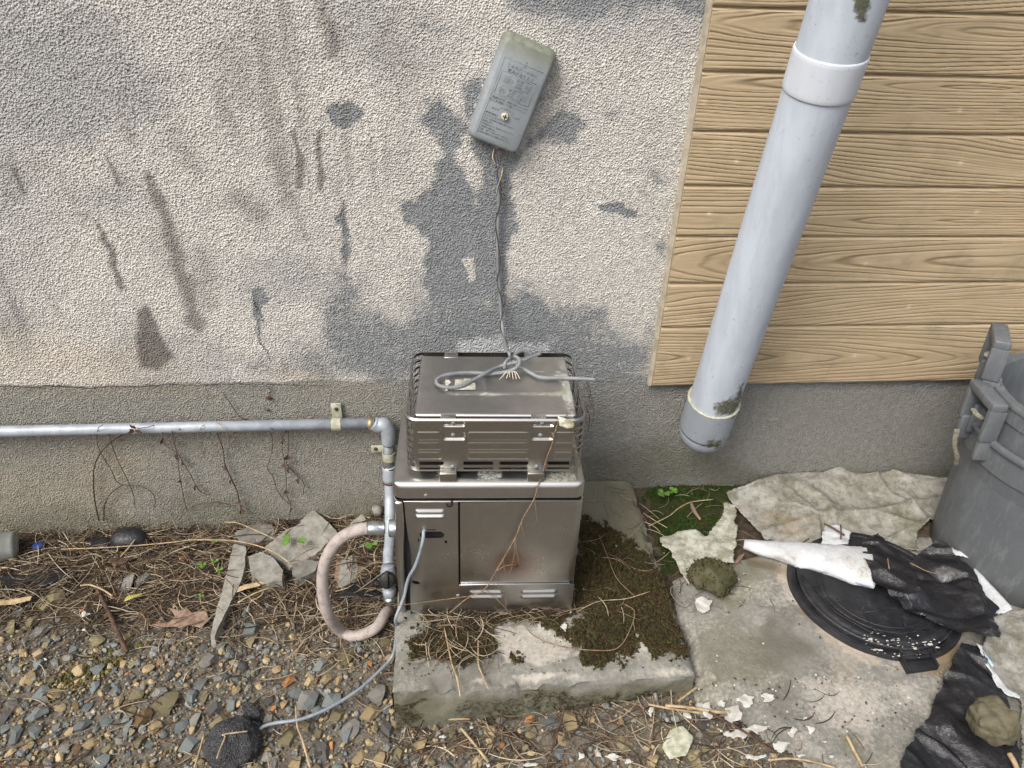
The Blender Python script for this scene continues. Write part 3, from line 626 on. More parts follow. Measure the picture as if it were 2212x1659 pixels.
APZ = 0.110
def build_apron():
    xs = np.arange(0.47, 2.4, 0.006); ys = np.arange(-1.05, -0.12, 0.006); X, Y = np.meshgrid(xs, ys, indexing='ij')
    poly = [tuple(onZ(p, APZ)[:2]) for p in [(1440, 1240), (1500, 1225), (1640, 1190), (1800, 1150), (2400, 1150), (2500, 1800), (1830, 1800), (1770, 1640), (1715, 1590), (1640, 1545), (1590, 1510), (1522, 1515), (1512, 1440), (1475, 1330)]]
    sd = sdpoly(X, Y, poly)+(fbm(X*22, Y*22, 4, 2)-0.5)*0.03
    Z = APZ+(fbm(X*6, Y*6, 4, 5)-0.5)*0.012-0.03*sst(-0.02, 0.012, sd)
    cx, cy, R = 0.992, -0.415, 0.186
    Z = Z-0.0*X
    r = np.hypot(X-cx, Y-cy)
    g = lambda pts, s, a, v, sdn=0, fr=20: v*polymask(X, Y, [tuple(onZ(p, APZ)[:2]) for p in zl(ZI, pts)], s, a, fr, sdn)
    pale = np.maximum(g([(950, 1000), (1200, 1060), (1500, 1080), (1700, 1080), (1620, 1300), (1400, 1480), (1100, 1440), (850, 1280), (820, 1130)], 0.07, 0.06, 0.62), g([(650, 450), (790, 480), (880, 620), (900, 720), (800, 680), (700, 560)], 0.02, 0.02, 0.65, 3))
    pale = np.maximum(pale, 0.42*sst(0.45, 0.65, fbm(X*11, Y*11, 5, 21)))
    pink = np.maximum(0.9*np.exp(-((r-R-0.012)/0.022)**2)*sst(0.42, 0.6, fbm(X*12, Y*12, 3, 9)+0.08), g([(980, 900), (1250, 950), (1150, 1150), (1000, 1080)], 0.03, 0.03, 0.5, 5))
    rust = np.maximum(g([(1640, 930), (1800, 880), (1820, 1000), (1700, 1090), (1600, 1090), (1680, 1000)], 0.012, 0.015, 0.95, 2, 40), g([(790, 640), (850, 650), (930, 720), (900, 760), (830, 710)], 0.01, 0.01, 0.8, 2, 50))
    rust = np.maximum(rust, g([(480, 320), (640, 380), (760, 430), (640, 470), (500, 380)], 0.012, 0.01, 0.5, 7, 40))
    alg = np.clip(g([(330, 380), (560, 380), (640, 560), (420, 700), (280, 640)], 0.05, 0.04, 0.85)+g([(100, 700), (330, 650), (780, 800), (820, 1000), (640, 1180), (180, 1250)], 0.06, 0.06, 0.55, 4)+g([(1040, 1450), (1400, 1480), (1500, 1659), (1100, 1659)], 0.04, 0.04, 0.6, 6), 0, 1)
    dark = np.clip(g([(560, 700), (820, 720), (860, 900), (760, 980), (640, 940)], 0.05, 0.05, 0.7, 4)+g([(560, 1080), (780, 1050), (820, 1250), (740, 1400), (600, 1240)], 0.05, 0.05, 0.6, 5)+g([(480, 360), (780, 410), (800, 470), (640, 430), (480, 400)], 0.01, 0.01, 0.9, 5), 0, 1)
    keep = (sd < 0.02)[:-1, :-1]; one = np.ones(X.shape)
    me = grid_mesh('concrete_apron', np.stack([X, Y, Z], -1), keep, {'m1': np.stack([0*one, pale, dark, one], -1), 'm2': np.stack([alg, pink, rust, one], -1)})
    o = link('concrete_apron', me, MAT['concrete']); o['kind'] = 'structure'; return o
build_apron()
# ------------------------------------------------------------------ steel bath boiler
BW = 0.376
def sheet(us, vs, keep, fn, thick, masks=None):
    """a bent sheet: fn(U,V)->points (n,m,3); keep(U,V) says which cells are metal; thickened along its normals"""
    us = np.unique(np.round(us, 5)); vs = np.unique(np.round(vs, 5)); U, V = np.meshgrid(us, vs, indexing='ij')
    uc = (us[:-1]+us[1:])/2; vc = (vs[:-1]+vs[1:])/2; k = keep(*np.meshgrid(uc, vc, indexing='ij'))
    me = grid_mesh('sheet', fn(U, V), k, masks(U, V) if masks else None)
    bm = bmesh.new(); bm.from_mesh(me); bmesh.ops.recalc_face_normals(bm, faces=bm.faces)
    bmesh.ops.solidify(bm, geom=bm.faces[:], thickness=thick); bm.to_mesh(me); bm.free(); smooth(me); sharp(me, 45); return me
def rrect(U, V, u0, u1, v0, v1, r=0.003):
    du = np.maximum(np.maximum(u0+r-U, U-u1+r), 0); dv = np.maximum(np.maximum(v0+r-V, V-v1+r), 0)
    return np.hypot(du, dv)-r
def tray(x0, x1, y0, y1, zt, drop, r, d=0.005, fz=None, mk=None):
    """a pressed lid: flat top, rounded shoulders, short skirt"""
    k = 6; arc = [(r*(1-math.sin(a)), r*(1-math.cos(a))) for a in np.linspace(math.pi/2, 0, k)]   # (inset from the edge, drop)
    def axis(a, b):
        lo = [(a, drop)]+[(a+r-r*math.cos(t), r-r*math.sin(t)) for t in np.linspace(0, math.pi/2, k)]
        mid = [(q, 0.0) for q in np.arange(a+r+d, b-r, d)]; hi = [(b-(p-a), h) for p, h in lo[::-1]]
        return np.array(lo+mid+hi)
    ax, ay = axis(x0, x1), axis(y0, y1)
    X, Y = np.meshgrid(ax[:, 0], ay[:, 0], indexing='ij'); H = np.maximum(ax[:, 1][:, None], ay[:, 1][None, :])
    # pull corners in so that plan corners are rounded too
    ex = np.minimum(X-x0, x1-X); ey = np.minimum(Y-y0, y1-Y); cr = r*1.6
    c = np.clip(cr-ex, 0, cr), np.clip(cr-ey, 0, cr); L = np.hypot(*c); s = np.where(L > cr, cr/np.maximum(L, 1e-9), 1.0)
    sx = np.where(X < (x0+x1)/2, 1, -1); sy = np.where(Y < (y0+y1)/2, 1, -1)
    X = X+sx*c[0]*(1-s); Y = Y+sy*c[1]*(1-s)
    Z = zt-H+(fz(X, Y) if fz else 0)
    return grid_mesh('tray', np.stack([X, Y, Z], -1), None, {'m1': mk(X, Y)} if mk else None)
def screw_mesh(r=0.0045):
    b = MB(); me = lathe([(0.0, 0.0022), (r*0.5, 0.002), (r*0.85, 0.0012), (r, 0.0), (r, -0.002)], 14, axis=(0, -1, 0)); return me
SCREW = screw_mesh()
def build_boiler():
    t = thing('bath_boiler', 'weathered stainless steel bath boiler with caged flue top on the slab', 'boiler', (-0.108, -0.430, 0.131), math.radians(-2.3))
    S, D_, LS = MAT['steel'], MAT['dark'], MAT['lidsteel']
    P = lambda nm, me, mt, par=None: link(nm, me, mt, par or t)
    def screw(x, z, y, par=None, s=1.0):
        o = P('screw', SCREW.copy(), MAT['galvdark'], par); o.location = (x, y, z); o.scale = (s, s, s); return o
    P('gap_shade_core', box(0.006, BW-0.006, 0.009, 0.27, 0.0, 0.322), D_)  # black core, its colour stands in for shade in the panel gaps
    P('side_panel', box(0.0, 0.003, 0.012, 0.275, 0.0, 0.325, 0.001), S); P('side_panel', box(BW-0.003, BW, 0.012, 0.275, 0.0, 0.325, 0.001), S)
    # corner post, bowed a little off true
    b = MB(); me = box(0.0, 0.019, 0.0, 0.03, 0.0, 0.322, 0.006, 3)
    bm = bmesh.new(); bm.from_mesh(me)
    bmesh.ops.subdivide_edges(bm, edges=[e for e in bm.edges if abs(e.verts[0].co.z-e.verts[1].co.z) > 0.1], cuts=10)
    for v in bm.verts:
        h = v.co.z/0.322; v.co.x += -0.006*(1-h)**1.5+0.0015*math.sin(h*9)-(0.003*(1-h) if v.co.x > 0.01 else 0); v.co.y -= 0.002*math.sin(h*3.1)
    bm.to_mesh(me); bm.free(); P('corner_post', smooth(me), S)
    # access panel with the lower strip: one bent sheet with openings
    holes = [(0.049, 0.098, 0.227, 0.245, 0.009), (0.065, 0.082, 0.2485, 0.251, 0.0002), (0.099, 0.1035, 0.212, 0.220, 0.0002), (0.0435, 0.0465, 0.216, 0.224, 0.0002)]
    def keep(U, V):
        k = (V < 0.0865) | (U < 0.1265)
        for u0, u1, v0, v1, r in holes: k &= rrect(U, V, u0, u1, v0, v1, r) > 0
        tear = np.hypot((U-0.034-0.25*(V-0.097))/0.0105, (V-0.097+0.15*(U-0.034))/0.0045) < 1
        return k & ~tear
    louv = [(0.04, 0.102, 0.300), (0.04, 0.102, 0.287), (0.148, 0.224, 0.066), (0.148, 0.224, 0.051), (0.261, 0.340, 0.066), (0.261, 0.340, 0.051)]
    def fn(U, V):
        left = np.clip((0.06-U)/0.04, 0, 1)
        edge = 0.0215+0.007*np.exp(-((V-0.16)/0.075)**2)
        X = U+np.clip(1-(U-0.0215)/0.03, 0, 1)*(edge-0.0215)
        Y = 0.0+0.010*left**2*np.exp(-((V-0.16)/0.10)**2)-0.004*left*np.exp(-((V-0.09)/0.02)**2)
        for u0, u1, vc in louv:
            a = sst(0, 0.006, U-u0)*sst(0, 0.006, u1-U); dv = V-vc
            Y = Y-0.0042*a*sst(-0.0055, 0.0005, dv)*sst(0.006, 0.0008, dv)
        Y = Y+(fbm(U*12, V*12, 2, 3)-0.5)*0.0016
        return np.stack([X, Y, V], -1)
    ue = [h for q in holes for h in q[:2]]+[0.1265]; ve = [h for q in holes for h in q[2:4]]+[0.0865]
    us = np.concatenate([np.linspace(0.0215, BW-0.012, 150), ue, np.linspace(0.024, 0.044, 18), BW-0.012+0.012*np.sin(np.linspace(0, 1.5, 6))]); vs = np.concatenate([np.linspace(0.001, 0.3225, 130), ve, np.linspace(0.09, 0.104, 12)])
    P('access_panel', sheet(us, vs, keep, fn, 0.0009), S)
    # right front corner of the lower strip is rolled
    def roll(U, V, y0, hgt):                                                   # U runs over the front then round the corner
        R = 0.014; over = np.clip(U-(BW-R), 0, None); a = np.clip(over/R, 0, math.pi/2)
        X = np.where(over > 0, BW-R+R*np.sin(a), U); Y = np.where(over > 0, y0+R-R*np.cos(a), y0)
        return X, Y
    def fn2(U, V):
        X, Y = roll(U, V, 0.0032, 0); Y = Y+(fbm(U*9, V*9, 2, 5)-0.5)*0.003; Y = Y+0.0022*np.exp(-(((U-0.247)/0.010)**2+((V-0.141)/0.010)**2)); 
        return np.stack([X, Y, V], -1)
    u2 = np.concatenate([np.linspace(0.1305, BW-0.014, 70), np.linspace(BW-0.014, BW+0.008, 12)])
    mp = P('front_panel', sheet(u2, np.linspace(0.090, 0.3225, 60), lambda U, V: U > -1, fn2, 0.0009), MAT['panelsteel'])
    screw(0.247, 0.141, 0.0042, mp, 1.15).active_material = MAT['rust']
    def fn3(U, V):
        X, Y = roll(U, V, 0.0, 0); return np.stack([X, Y-0.0002, V], -1)
    P('kick_strip', sheet(np.concatenate([[BW-0.016], np.linspace(BW-0.014, BW+0.008, 12)]), np.linspace(0.001, 0.0862, 8), lambda U, V: U > -1, fn3, 0.0009), S)
    P('panel_lip', box(0.128, BW-0.010, -0.0006, 0.006, 0.0865, 0.0885, 0.0006), MAT['steel'])
    P('panel_lip', box(0.020, BW-0.012, -0.0004, 0.006, 0.3226, 0.3250, 0.0006), MAT['steel'])
    cl = P('catch', lathe([(0.0045, 0.002), (0.0085, 0.002), (0.0085, -0.002), (0.0045, -0.002), (0.0045, 0.002)], 16, axis=(0, -1, 0), a0=0, a1=math.pi), MAT['blackknob']); cl.location = (0.109, -0.003, 0.322); cl.rotation_euler = (0, 0, 0)
    screw(0.125, 0.056, -0.0012); 
    # lower lid
    def bloom(X, Y):
        n = fbm(X*22, Y*22, 4, 3); a = 0.5*sst(0.40, 0.62, n)*sst(0.006, 0.02, Y)*sst(0.05, 0.11, X); g = 0.48*sst(0.42, 0.6, fbm(X*14, Y*30, 3, 8))*sst(0.2, 0.36, X+0.1)*sst(0.004, 0.015, Y)
        return np.stack([a, g, a*0, a*0+1], -1)
    lid = P('lower_lid', tray(-0.002, BW+0.002, 0.003, 0.285, 0.366, 0.036, 0.013, 0.005, None, bloom), LS)
    screw(0.064, 0.3375, 0.0035, lid)
    # flue cage
    CX0, CX1, CY0, CY1, CH0, CH = 0.026, 0.371, 0.028, 0.282, 0.378, 0.124; R = 0.026
    W_, Dp = CX1-CX0-2*R, CY1-CY0-2*R; q = R*math.pi/2
    segs = [W_, q, Dp, q, W_, q, Dp, q]; cum = np.concatenate([[0], np.cumsum(segs)]); tot = cum[-1]
    def loop(s):
        s = np.asarray(s) % tot; X = np.zeros(s.shape); Y = np.zeros(s.shape); NX = np.zeros(s.shape); NY = np.zeros(s.shape)
        def put(mk, x, y, nx, ny): X[mk] = x; Y[mk] = y; NX[mk] = nx; NY[mk] = ny
        for i in range(8):
            mk = (s >= cum[i]-1e-9) & (s <= cum[i+1]+1e-9); d = (s-cum[i])[mk]
            if i == 0: put(mk, CX0+R+d, CY0, 0, -1)
            if i == 1: a = d/R; put(mk, CX1-R+R*np.sin(a), CY0+R-R*np.cos(a), np.sin(a), -np.cos(a))
            if i == 2: put(mk, CX1, CY0+R+d, 1, 0)
            if i == 3: a = d/R; put(mk, CX1-R+R*np.cos(a), CY1-R+R*np.sin(a), np.cos(a), np.sin(a))
            if i == 4: put(mk, CX1-R-d, CY1, 0, 1)
            if i == 5: a = d/R; put(mk, CX0+R-R*np.sin(a), CY1-R+R*np.cos(a), -np.sin(a), np.cos(a))
            if i == 6: put(mk, CX0, CY1-R-d, -1, 0)
            if i == 7: a = d/R; put(mk, CX0+R-R*np.cos(a), CY0+R-R*np.sin(a), -np.cos(a), -np.sin(a))
        return X, Y, NX, NY
    FWd = CX1-CX0; fu = lambda f: f*FWd-R          # fraction of the front width -> s
    slots = []
    for f0, f1 in ((0.045, 0.212), (0.322, 0.490), (0.524, 0.690), (0.797, 0.960)):
        slots += [(fu(f0), fu(f1), 0.0155, 0.0240), (fu(f0), fu(f1), 0.0042, 0.0090)]
    side_len = Dp+2*q
    for st in (cum[1], cum[5]):
        for j in range(4):
            a = st+0.003+j*0.0705
            for i in range(7):
                slots.append((a, a+0.060, 0.009+i*0.0158, 0.0203+i*0.0158))
    def keepc(U, V):
        k = np.ones(U.shape, bool)
        for u0, u1, v0, v1 in slots: k &= rrect(U, V, u0, u1, v0, v1, min(0.004, (v1-v0)/2)) > 0
        return k
    emb = [(f0, f1, h0, h1, 0.0012) for (f0, f1) in ((0.04, 0.2), (0.345, 0.69), (0.83, 0.97)) for (h0, h1) in ((0.61, 0.775), (0.425, 0.575), (0.24, 0.39))]
    emb += [(f0, f1, h0, h1, -0.0045) for (f0, f1) in ((0.208, 0.332), (0.697, 0.82)) for (h0, h1) in ((0.865, 0.965), (0.61, 0.765))]
    def fnc(U, V):
        X, Y, NX, NY = loop(U); h = V; off = np.zeros(U.shape)
        for f0, f1, h0, h1, dp in emb:
            sd = rrect(U, V, fu(f0), fu(f1), h0*CH, h1*CH, 0.004); off = off+dp*sst(0.0005, -0.0028, sd)
        lip = -0.0035*sst(CH-0.004, CH, V)
        return np.stack([X+NX*(off+lip), Y+NY*(off+lip), CH0+h], -1)
    us = np.concatenate([np.arange(-0.001, tot-0.001, 0.0045), [tot-0.001], [e for s_ in slots for e in s_[:2]], [fu(f)+e for f in (0.04, 0.2, 0.345, 0.69, 0.83, 0.97, 0.208, 0.332, 0.697, 0.82) for e in (-0.0005, 0.001, 0.0025)]])
    us = us[(us >= -0.001) & (us <= tot-0.001)]
    vs = np.concatenate([np.arange(0, CH+1e-6, 0.003), [CH], [e for s_ in slots for e in s_[2:]], [h*CH+e for h in (0.61, 0.775, 0.765, 0.425, 0.575, 0.24, 0.39, 0.865, 0.965) for e in (-0.0005, 0.001, 0.0025)]])
    cage = P('flue_cage', sheet(us, vs, keepc, fnc, 0.0009), MAT['cagesteel'])
    for fx, hz, y in ((0.268, 0.915, CY0+0.0035), (0.755, 0.915, CY0+0.0035), (0.266, 0.685, CY0+0.0035), (0.75, 0.685, CY0+0.0035), (0.262, 0.095, CY0-0.0005), (0.738, 0.095, CY0-0.0005)):
        screw(CX0+fx*FWd, CH0+hz*CH, y, cage)
    for x0, x1 in ((0.091, 0.124), (0.262, 0.295)):
        P('cage_bracket', box(x0, x1, 0.010, 0.036, 0.3665, 0.386, 0.0012), MAT['cagesteel'])
        P('top_tab', box(x0+0.003, x1-0.001, CY0+0.002, CY0+0.026, CH0+CH-0.004, CH0+CH-0.0015, 0.0008), MAT['steel'])
        P('top_tab', box(x0+0.003, x1-0.001, CY1-0.026, CY1-0.002, CH0+CH-0.003, CH0+CH-0.0005, 0.0008), MAT['steel'])
    P('flue_box', box(0.05, 0.348, 0.05, 0.262, 0.366, 0.485), D_)
    # top cover with a raised field and lichen along its lines
    def fz(X, Y):
        sd = rrect(X, Y, 0.10, 0.345, 0.115, 0.20, 0.02); return 0.0024*sst(0.004, -0.008, sd)+(fbm(X*7, Y*7, 2, 4)-0.5)*0.002
    def mk(X, Y):
        sd = np.abs(rrect(X, Y, 0.10, 0.345, 0.115, 0.20, 0.02)); n = fbm(X*30, Y*30, 4, 5)
        ln_ = np.exp(-(sd/0.004)**2)*sst(0.3, 0.55, n)
        cor = np.exp(-(((X-0.335)/0.045)**2+((Y-0.15)/0.06)**2))+0.7*np.exp(-(((X-0.345)/0.02)**2))
        a = np.clip(0.75*ln_+0.8*cor*sst(0.45, 0.6, n)+0.45*sst(0.6, 0.7, fbm(X*12, Y*12, 3, 9))*(np.abs(Y-0.15) < 0.06), 0, 1)
        g = np.clip(0.6*np.exp(-(sd/0.008)**2)*sst(0.42, 0.6, fbm(X*18, Y*18, 3, 7))+0.6*np.exp(-(((X-0.35)/0.03)**2))*sst(0.5, 0.6, fbm(X*20, Y*20, 3, 2)), 0, 1)
        return np.stack([a*0.62, g*0.7, a*0, a*0+1], -1)
    tc = P('top_cover', tray(0.044, 0.354, 0.044, 0.266, 0.501, 0.03, 0.006, 0.004, fz, mk), LS)
    st = sheet_poly([(0.118, 0.125), (0.160, 0.127), (0.160, 0.168), (0.119, 0.165)], 0.5045, 0.0005, 0.0025, 12, 0.002)
    P('sticker', st, MAT['torn'], tc)
    st = sheet_poly([(0.100, 0.121), (0.1065, 0.122), (0.1085, 0.135), (0.1045, 0.142), (0.109, 0.155), (0.108, 0.163), (0.099, 0.164)], 0.5040, 0.0005, 0.002, 14, 0.0035)
    P('sticker', st, MAT['flake'], tc)
    return t
def sheet_poly(poly, z, thick=0.001, d=0.006, seed=0, amp=0.0, zf=None, rag=60, minn=1):
    """a flat or crumpled sheet over a world polygon; zf(X,Y) gives its height, z is added; ragged by amp"""
    poly = np.asarray(poly, float); lo, hi = poly.min(0)-d-amp, poly.max(0)+d+amp
    X, Y = np.meshgrid(np.arange(lo[0], hi[0]+d, d), np.arange(lo[1], hi[1]+d, d), indexing='ij')
    sd = sdpoly(X, Y, poly)+(fbm(X*rag, Y*rag, 3, seed)-0.5)*2*amp
    # slide the rim vertices onto the outline so that the edge is not a staircase
    gx, gy = np.gradient(sd, d); gl = np.maximum(np.hypot(gx, gy), 1e-6); k = np.clip(sd, -0.0, d*0.9)
    X2 = X-gx/gl*k; Y2 = Y-gy/gl*k
    keep = (sd[:-1, :-1] < d*0.7) & (sd[1:, :-1] < d*0.7) & (sd[1:, 1:] < d*0.7) & (sd[:-1, 1:] < d*0.7)
    if not keep.any(): keep = sd[:-1, :-1] < d
    Z = z+(zf(X2, Y2) if zf else 0*X2)
    me = grid_mesh('sheet', np.stack([X2, Y2, Z], -1), keep)
    if thick:
        bm = bmesh.new(); bm.from_mesh(me); bmesh.ops.recalc_face_normals(bm, faces=bm.faces)
        if sum(f.normal.z for f in bm.faces) < 0: bmesh.ops.reverse_faces(bm, faces=bm.faces)
        bmesh.ops.solidify(bm, geom=bm.faces[:], thickness=-thick); bm.to_mesh(me); bm.free(); smooth(me)
    return me
build_boiler()

# ------------------------------------------------------------------ battery box and its cable
def build_battery_box():
    c = onY((1103, 201), -0.004); L = 0.208; Wd = 0.111
    t = thing('battery_box', 'tilted grey plastic battery box with moulded Japanese instructions on the stucco', 'battery box', (c[0], -0.006, c[2])); t.rotation_euler = (0, math.radians(20.5), 0)
    def rr(w, h, r, n=7):
        o = []
        for cx, cz, a0 in ((w/2-r, h/2-r, 0), (-w/2+r, h/2-r, 90), (-w/2+r, -h/2+r, 180), (w/2-r, -h/2+r, 270)):
            for i in range(n): a = math.radians(a0+90*i/(n-1)); o.append((cx+r*math.cos(a), cz+r*math.sin(a)))
        return o
    def loft(levels):
        v = []; f = []; n = None
        for y, w, h, r, sx, sz in levels:
            q = rr(w, h, r); n = len(q); v += [(x+sx, y, z+sz) for x, z in q]
        for i in range(len(levels)-1):
            for k in range(n): f.append((i*n+k, i*n+(k+1) % n, (i+1)*n+(k+1) % n, (i+1)*n+k))
        f.append(tuple(range((len(levels)-1)*n, len(levels)*n))); me = mesh('loft', v, f); return sharp(me, 50)
    tm = NT('mouldy_grey_plastic'); z = tm.n('SeparateXYZ', {0: tm.co}).outputs[2]; n1 = tm.noise(60, 5, 0.7); n2 = tm.noise(18, 4)
    col = tm.mix(tm.ss(n2, 0.3, 0.7), srgb(140, 146, 150), srgb(124, 130, 133))
    g = tm.math('MULTIPLY', tm.ss(tm.math('ADD', z, tm.math('MULTIPLY', n1, 0.05)), 0.084, 0.118), 0.62)
    col = tm.mix(g, col, tm.mix(tm.ss(n1, 0.4, 0.6), srgb(98, 102, 66), srgb(128, 130, 100)))
    col = tm.mix(tm.math('MULTIPLY', tm.ss(n1, 0.56, 0.7), 0.35), col, srgb(104, 106, 98))
    pm = tm.out(col, 0.55, 0, None, 0.35)
    link('base_plate', loft([(0.004, Wd, L, 0.014, 0, 0), (-0.008, Wd, L, 0.014, 0, 0)]), pm, t)
    cov = link('cover', loft([(-0.0085, Wd-0.001, L-0.001, 0.0135, 0, 0), (-0.014, Wd-0.0015, L-0.0015, 0.0135, 0, 0), (-0.028, Wd-0.008, L-0.008, 0.013, 0, 0), (-0.033, Wd-0.013, L-0.013, 0.012, 0, 0), (-0.0350, Wd-0.020, L-0.020, 0.011, 0, 0)]), pm, t)
    fy = -0.0350; tmat = simple('worn_grey_moulding', srgb(122, 128, 132), srgb(108, 113, 115), 40, 0.6)
    def ridge(pts, r=0.00045, closed=False, nm='moulded_line'):
        q = [(x*1.05, fy, z+(0.011 if -0.05 < z < 0.05 else 0)) for x, z in pts]; q = q+[q[0]] if closed else q; b = MB()
        for a, c_ in zip(q[:-1], q[1:]): b.tube([a, c_], r, 4)
        link(nm, b.mesh('ridge'), tmat, cov)
    ridge([(-0.038, 0.062), (0.0385, 0.062)]); ridge([(-0.038, 0.062), (-0.038, -0.088)]); ridge([(-0.034, 0.027), (0.034, 0.027), (0.034, -0.017), (-0.034, -0.017)], closed=True)
    for dx, z0 in ((0.004, 0.0065), (-0.004, -0.0145)):
        ridge([(-0.0205+dx, z0), (0.0205+dx, z0), (0.0205+dx, z0+0.017), (-0.0205+dx, z0+0.017)], closed=True)
        s = 1 if dx > 0 else -1; x = s*0.0205+dx; ridge([(x, z0+0.005), (x+s*0.0025, z0+0.005), (x+s*0.0025, z0+0.012), (x, z0+0.012)])
        x0 = -s*0.0205+dx
        for k in range(3):
            cx = x0-s*(0.0022+k*0.0027); ridge([(cx+0.0016*math.cos(a), z0+0.0085+0.0062*math.sin(a)) for a in np.linspace(0, 2*math.pi, 13)], 0.0003)
    texts = []
    def words(s, x, z, size, al='CENTER', rot=0):
        cu = bpy.data.curves.new('lettering', 'FONT'); cu.body = s; cu.size = size; cu.align_x = al; cu.extrude = 0.00035; cu.resolution_u = 1
        o = bpy.data.objects.new('lettering_draft', cu); C.objects.link(o); texts.append((o, (x*1.05, fy-0.0002, z+(0.011 if z > -0.05 else 0.006)), (math.pi/2, rot, 0)))
    words('上', 0.002, 0.047, 0.0075); words('↑', 0.002, 0.0535, 0.006); words('このカバーの中に', 0.0, 0.0375, 0.0078); words('電池があります', 0.0, 0.0288, 0.0078)
    for dx, z0, sg in ((0.004, 0.0065, '⊖     ⊕'), (-0.004, -0.0145, '⊕     ⊖')):
        words('単一形', dx, z0+0.0118, 0.0046); words('1.5V', dx, z0+0.0066, 0.0048); words('(R20P)', dx, z0+0.0016, 0.0048); words('⊖' if dx > 0 else '⊕', -0.0165+dx, z0+0.006, 0.006); words('⊕' if dx > 0 else '⊖', 0.0165+dx, z0+0.006, 0.006)
    words('電池は2ケ共、同時に新しいもので', 0.0, -0.0245, 0.0048); words('⊕ ⊖を確認して交換してください。', 0.0, -0.0305, 0.0048)
    words('↙ ツマミ ↘', 0.0, -0.0395, 0.0055); words('はずす', -0.021, -0.0445, 0.005); words('しまる', 0.021, -0.0465, 0.005)
    for i, s in enumerate(('電池交換時は', '上のツマミをはずし', 'カバーを矢印の方向に押し上げて', '手前に引く。', '交換後はカバーを元にもどしツマミ', 'を確実に締める。', '分解、落下させないでください。', '故障の原因となる場合があります。')):
        words(s, -0.037, -0.0505-i*0.0056, 0.0043, 'LEFT')
    dg = bpy.context.evaluated_depsgraph_get()
    for o, lo_, ro in texts:
        me = bpy.data.meshes.new_from_object(o.evaluated_get(dg)); q = link('lettering', me, tmat, cov); q.location = lo_; q.rotation_euler = ro
    for o, _, _ in texts:
        cu = o.data; bpy.data.objects.remove(o); bpy.data.curves.remove(cu)
    n = 24
    prof = [(0.0072, 0.0), (0.0072, 0.005), (0.0062, 0.0065), (0.0, 0.0065)]; me = lathe(prof, n, axis=(0, -1, 0))
    bm = bmesh.new(); bm.from_mesh(me)
    for v in bm.verts:
        a = math.atan2(v.co.z, v.co.x); 
        if math.hypot(v.co.x, v.co.z) > 0.004 and round(a/(2*math.pi)*n) % 2: v.co.x *= 0.86; v.co.z *= 0.86
    bm.to_mesh(me); bm.free(); k = link('knob', me, simple('cream_knob', srgb(214, 206, 186), srgb(184, 176, 154), 60, 0.5), t); k.location = (0.0, fy, -0.0385); sharp(k.data, 30)
    b = MB(); b.box(-0.0045, 0.0045, -0.0072, -0.0064, -0.0008, 0.0008); b.box(-0.0008, 0.0008, -0.0074, -0.0066, -0.0045, 0.0045); o = link('cross_slot', b.mesh('slot', False), MAT['dark'], k)
    link('gland', lathe([(0.009, 0.0), (0.011, 0.006), (0.009, 0.011), (0.0, 0.012)], 16, (-0.028, -0.006, -0.095), (0, 0, -1)), MAT['cable'], t)
    return t
build_battery_box()

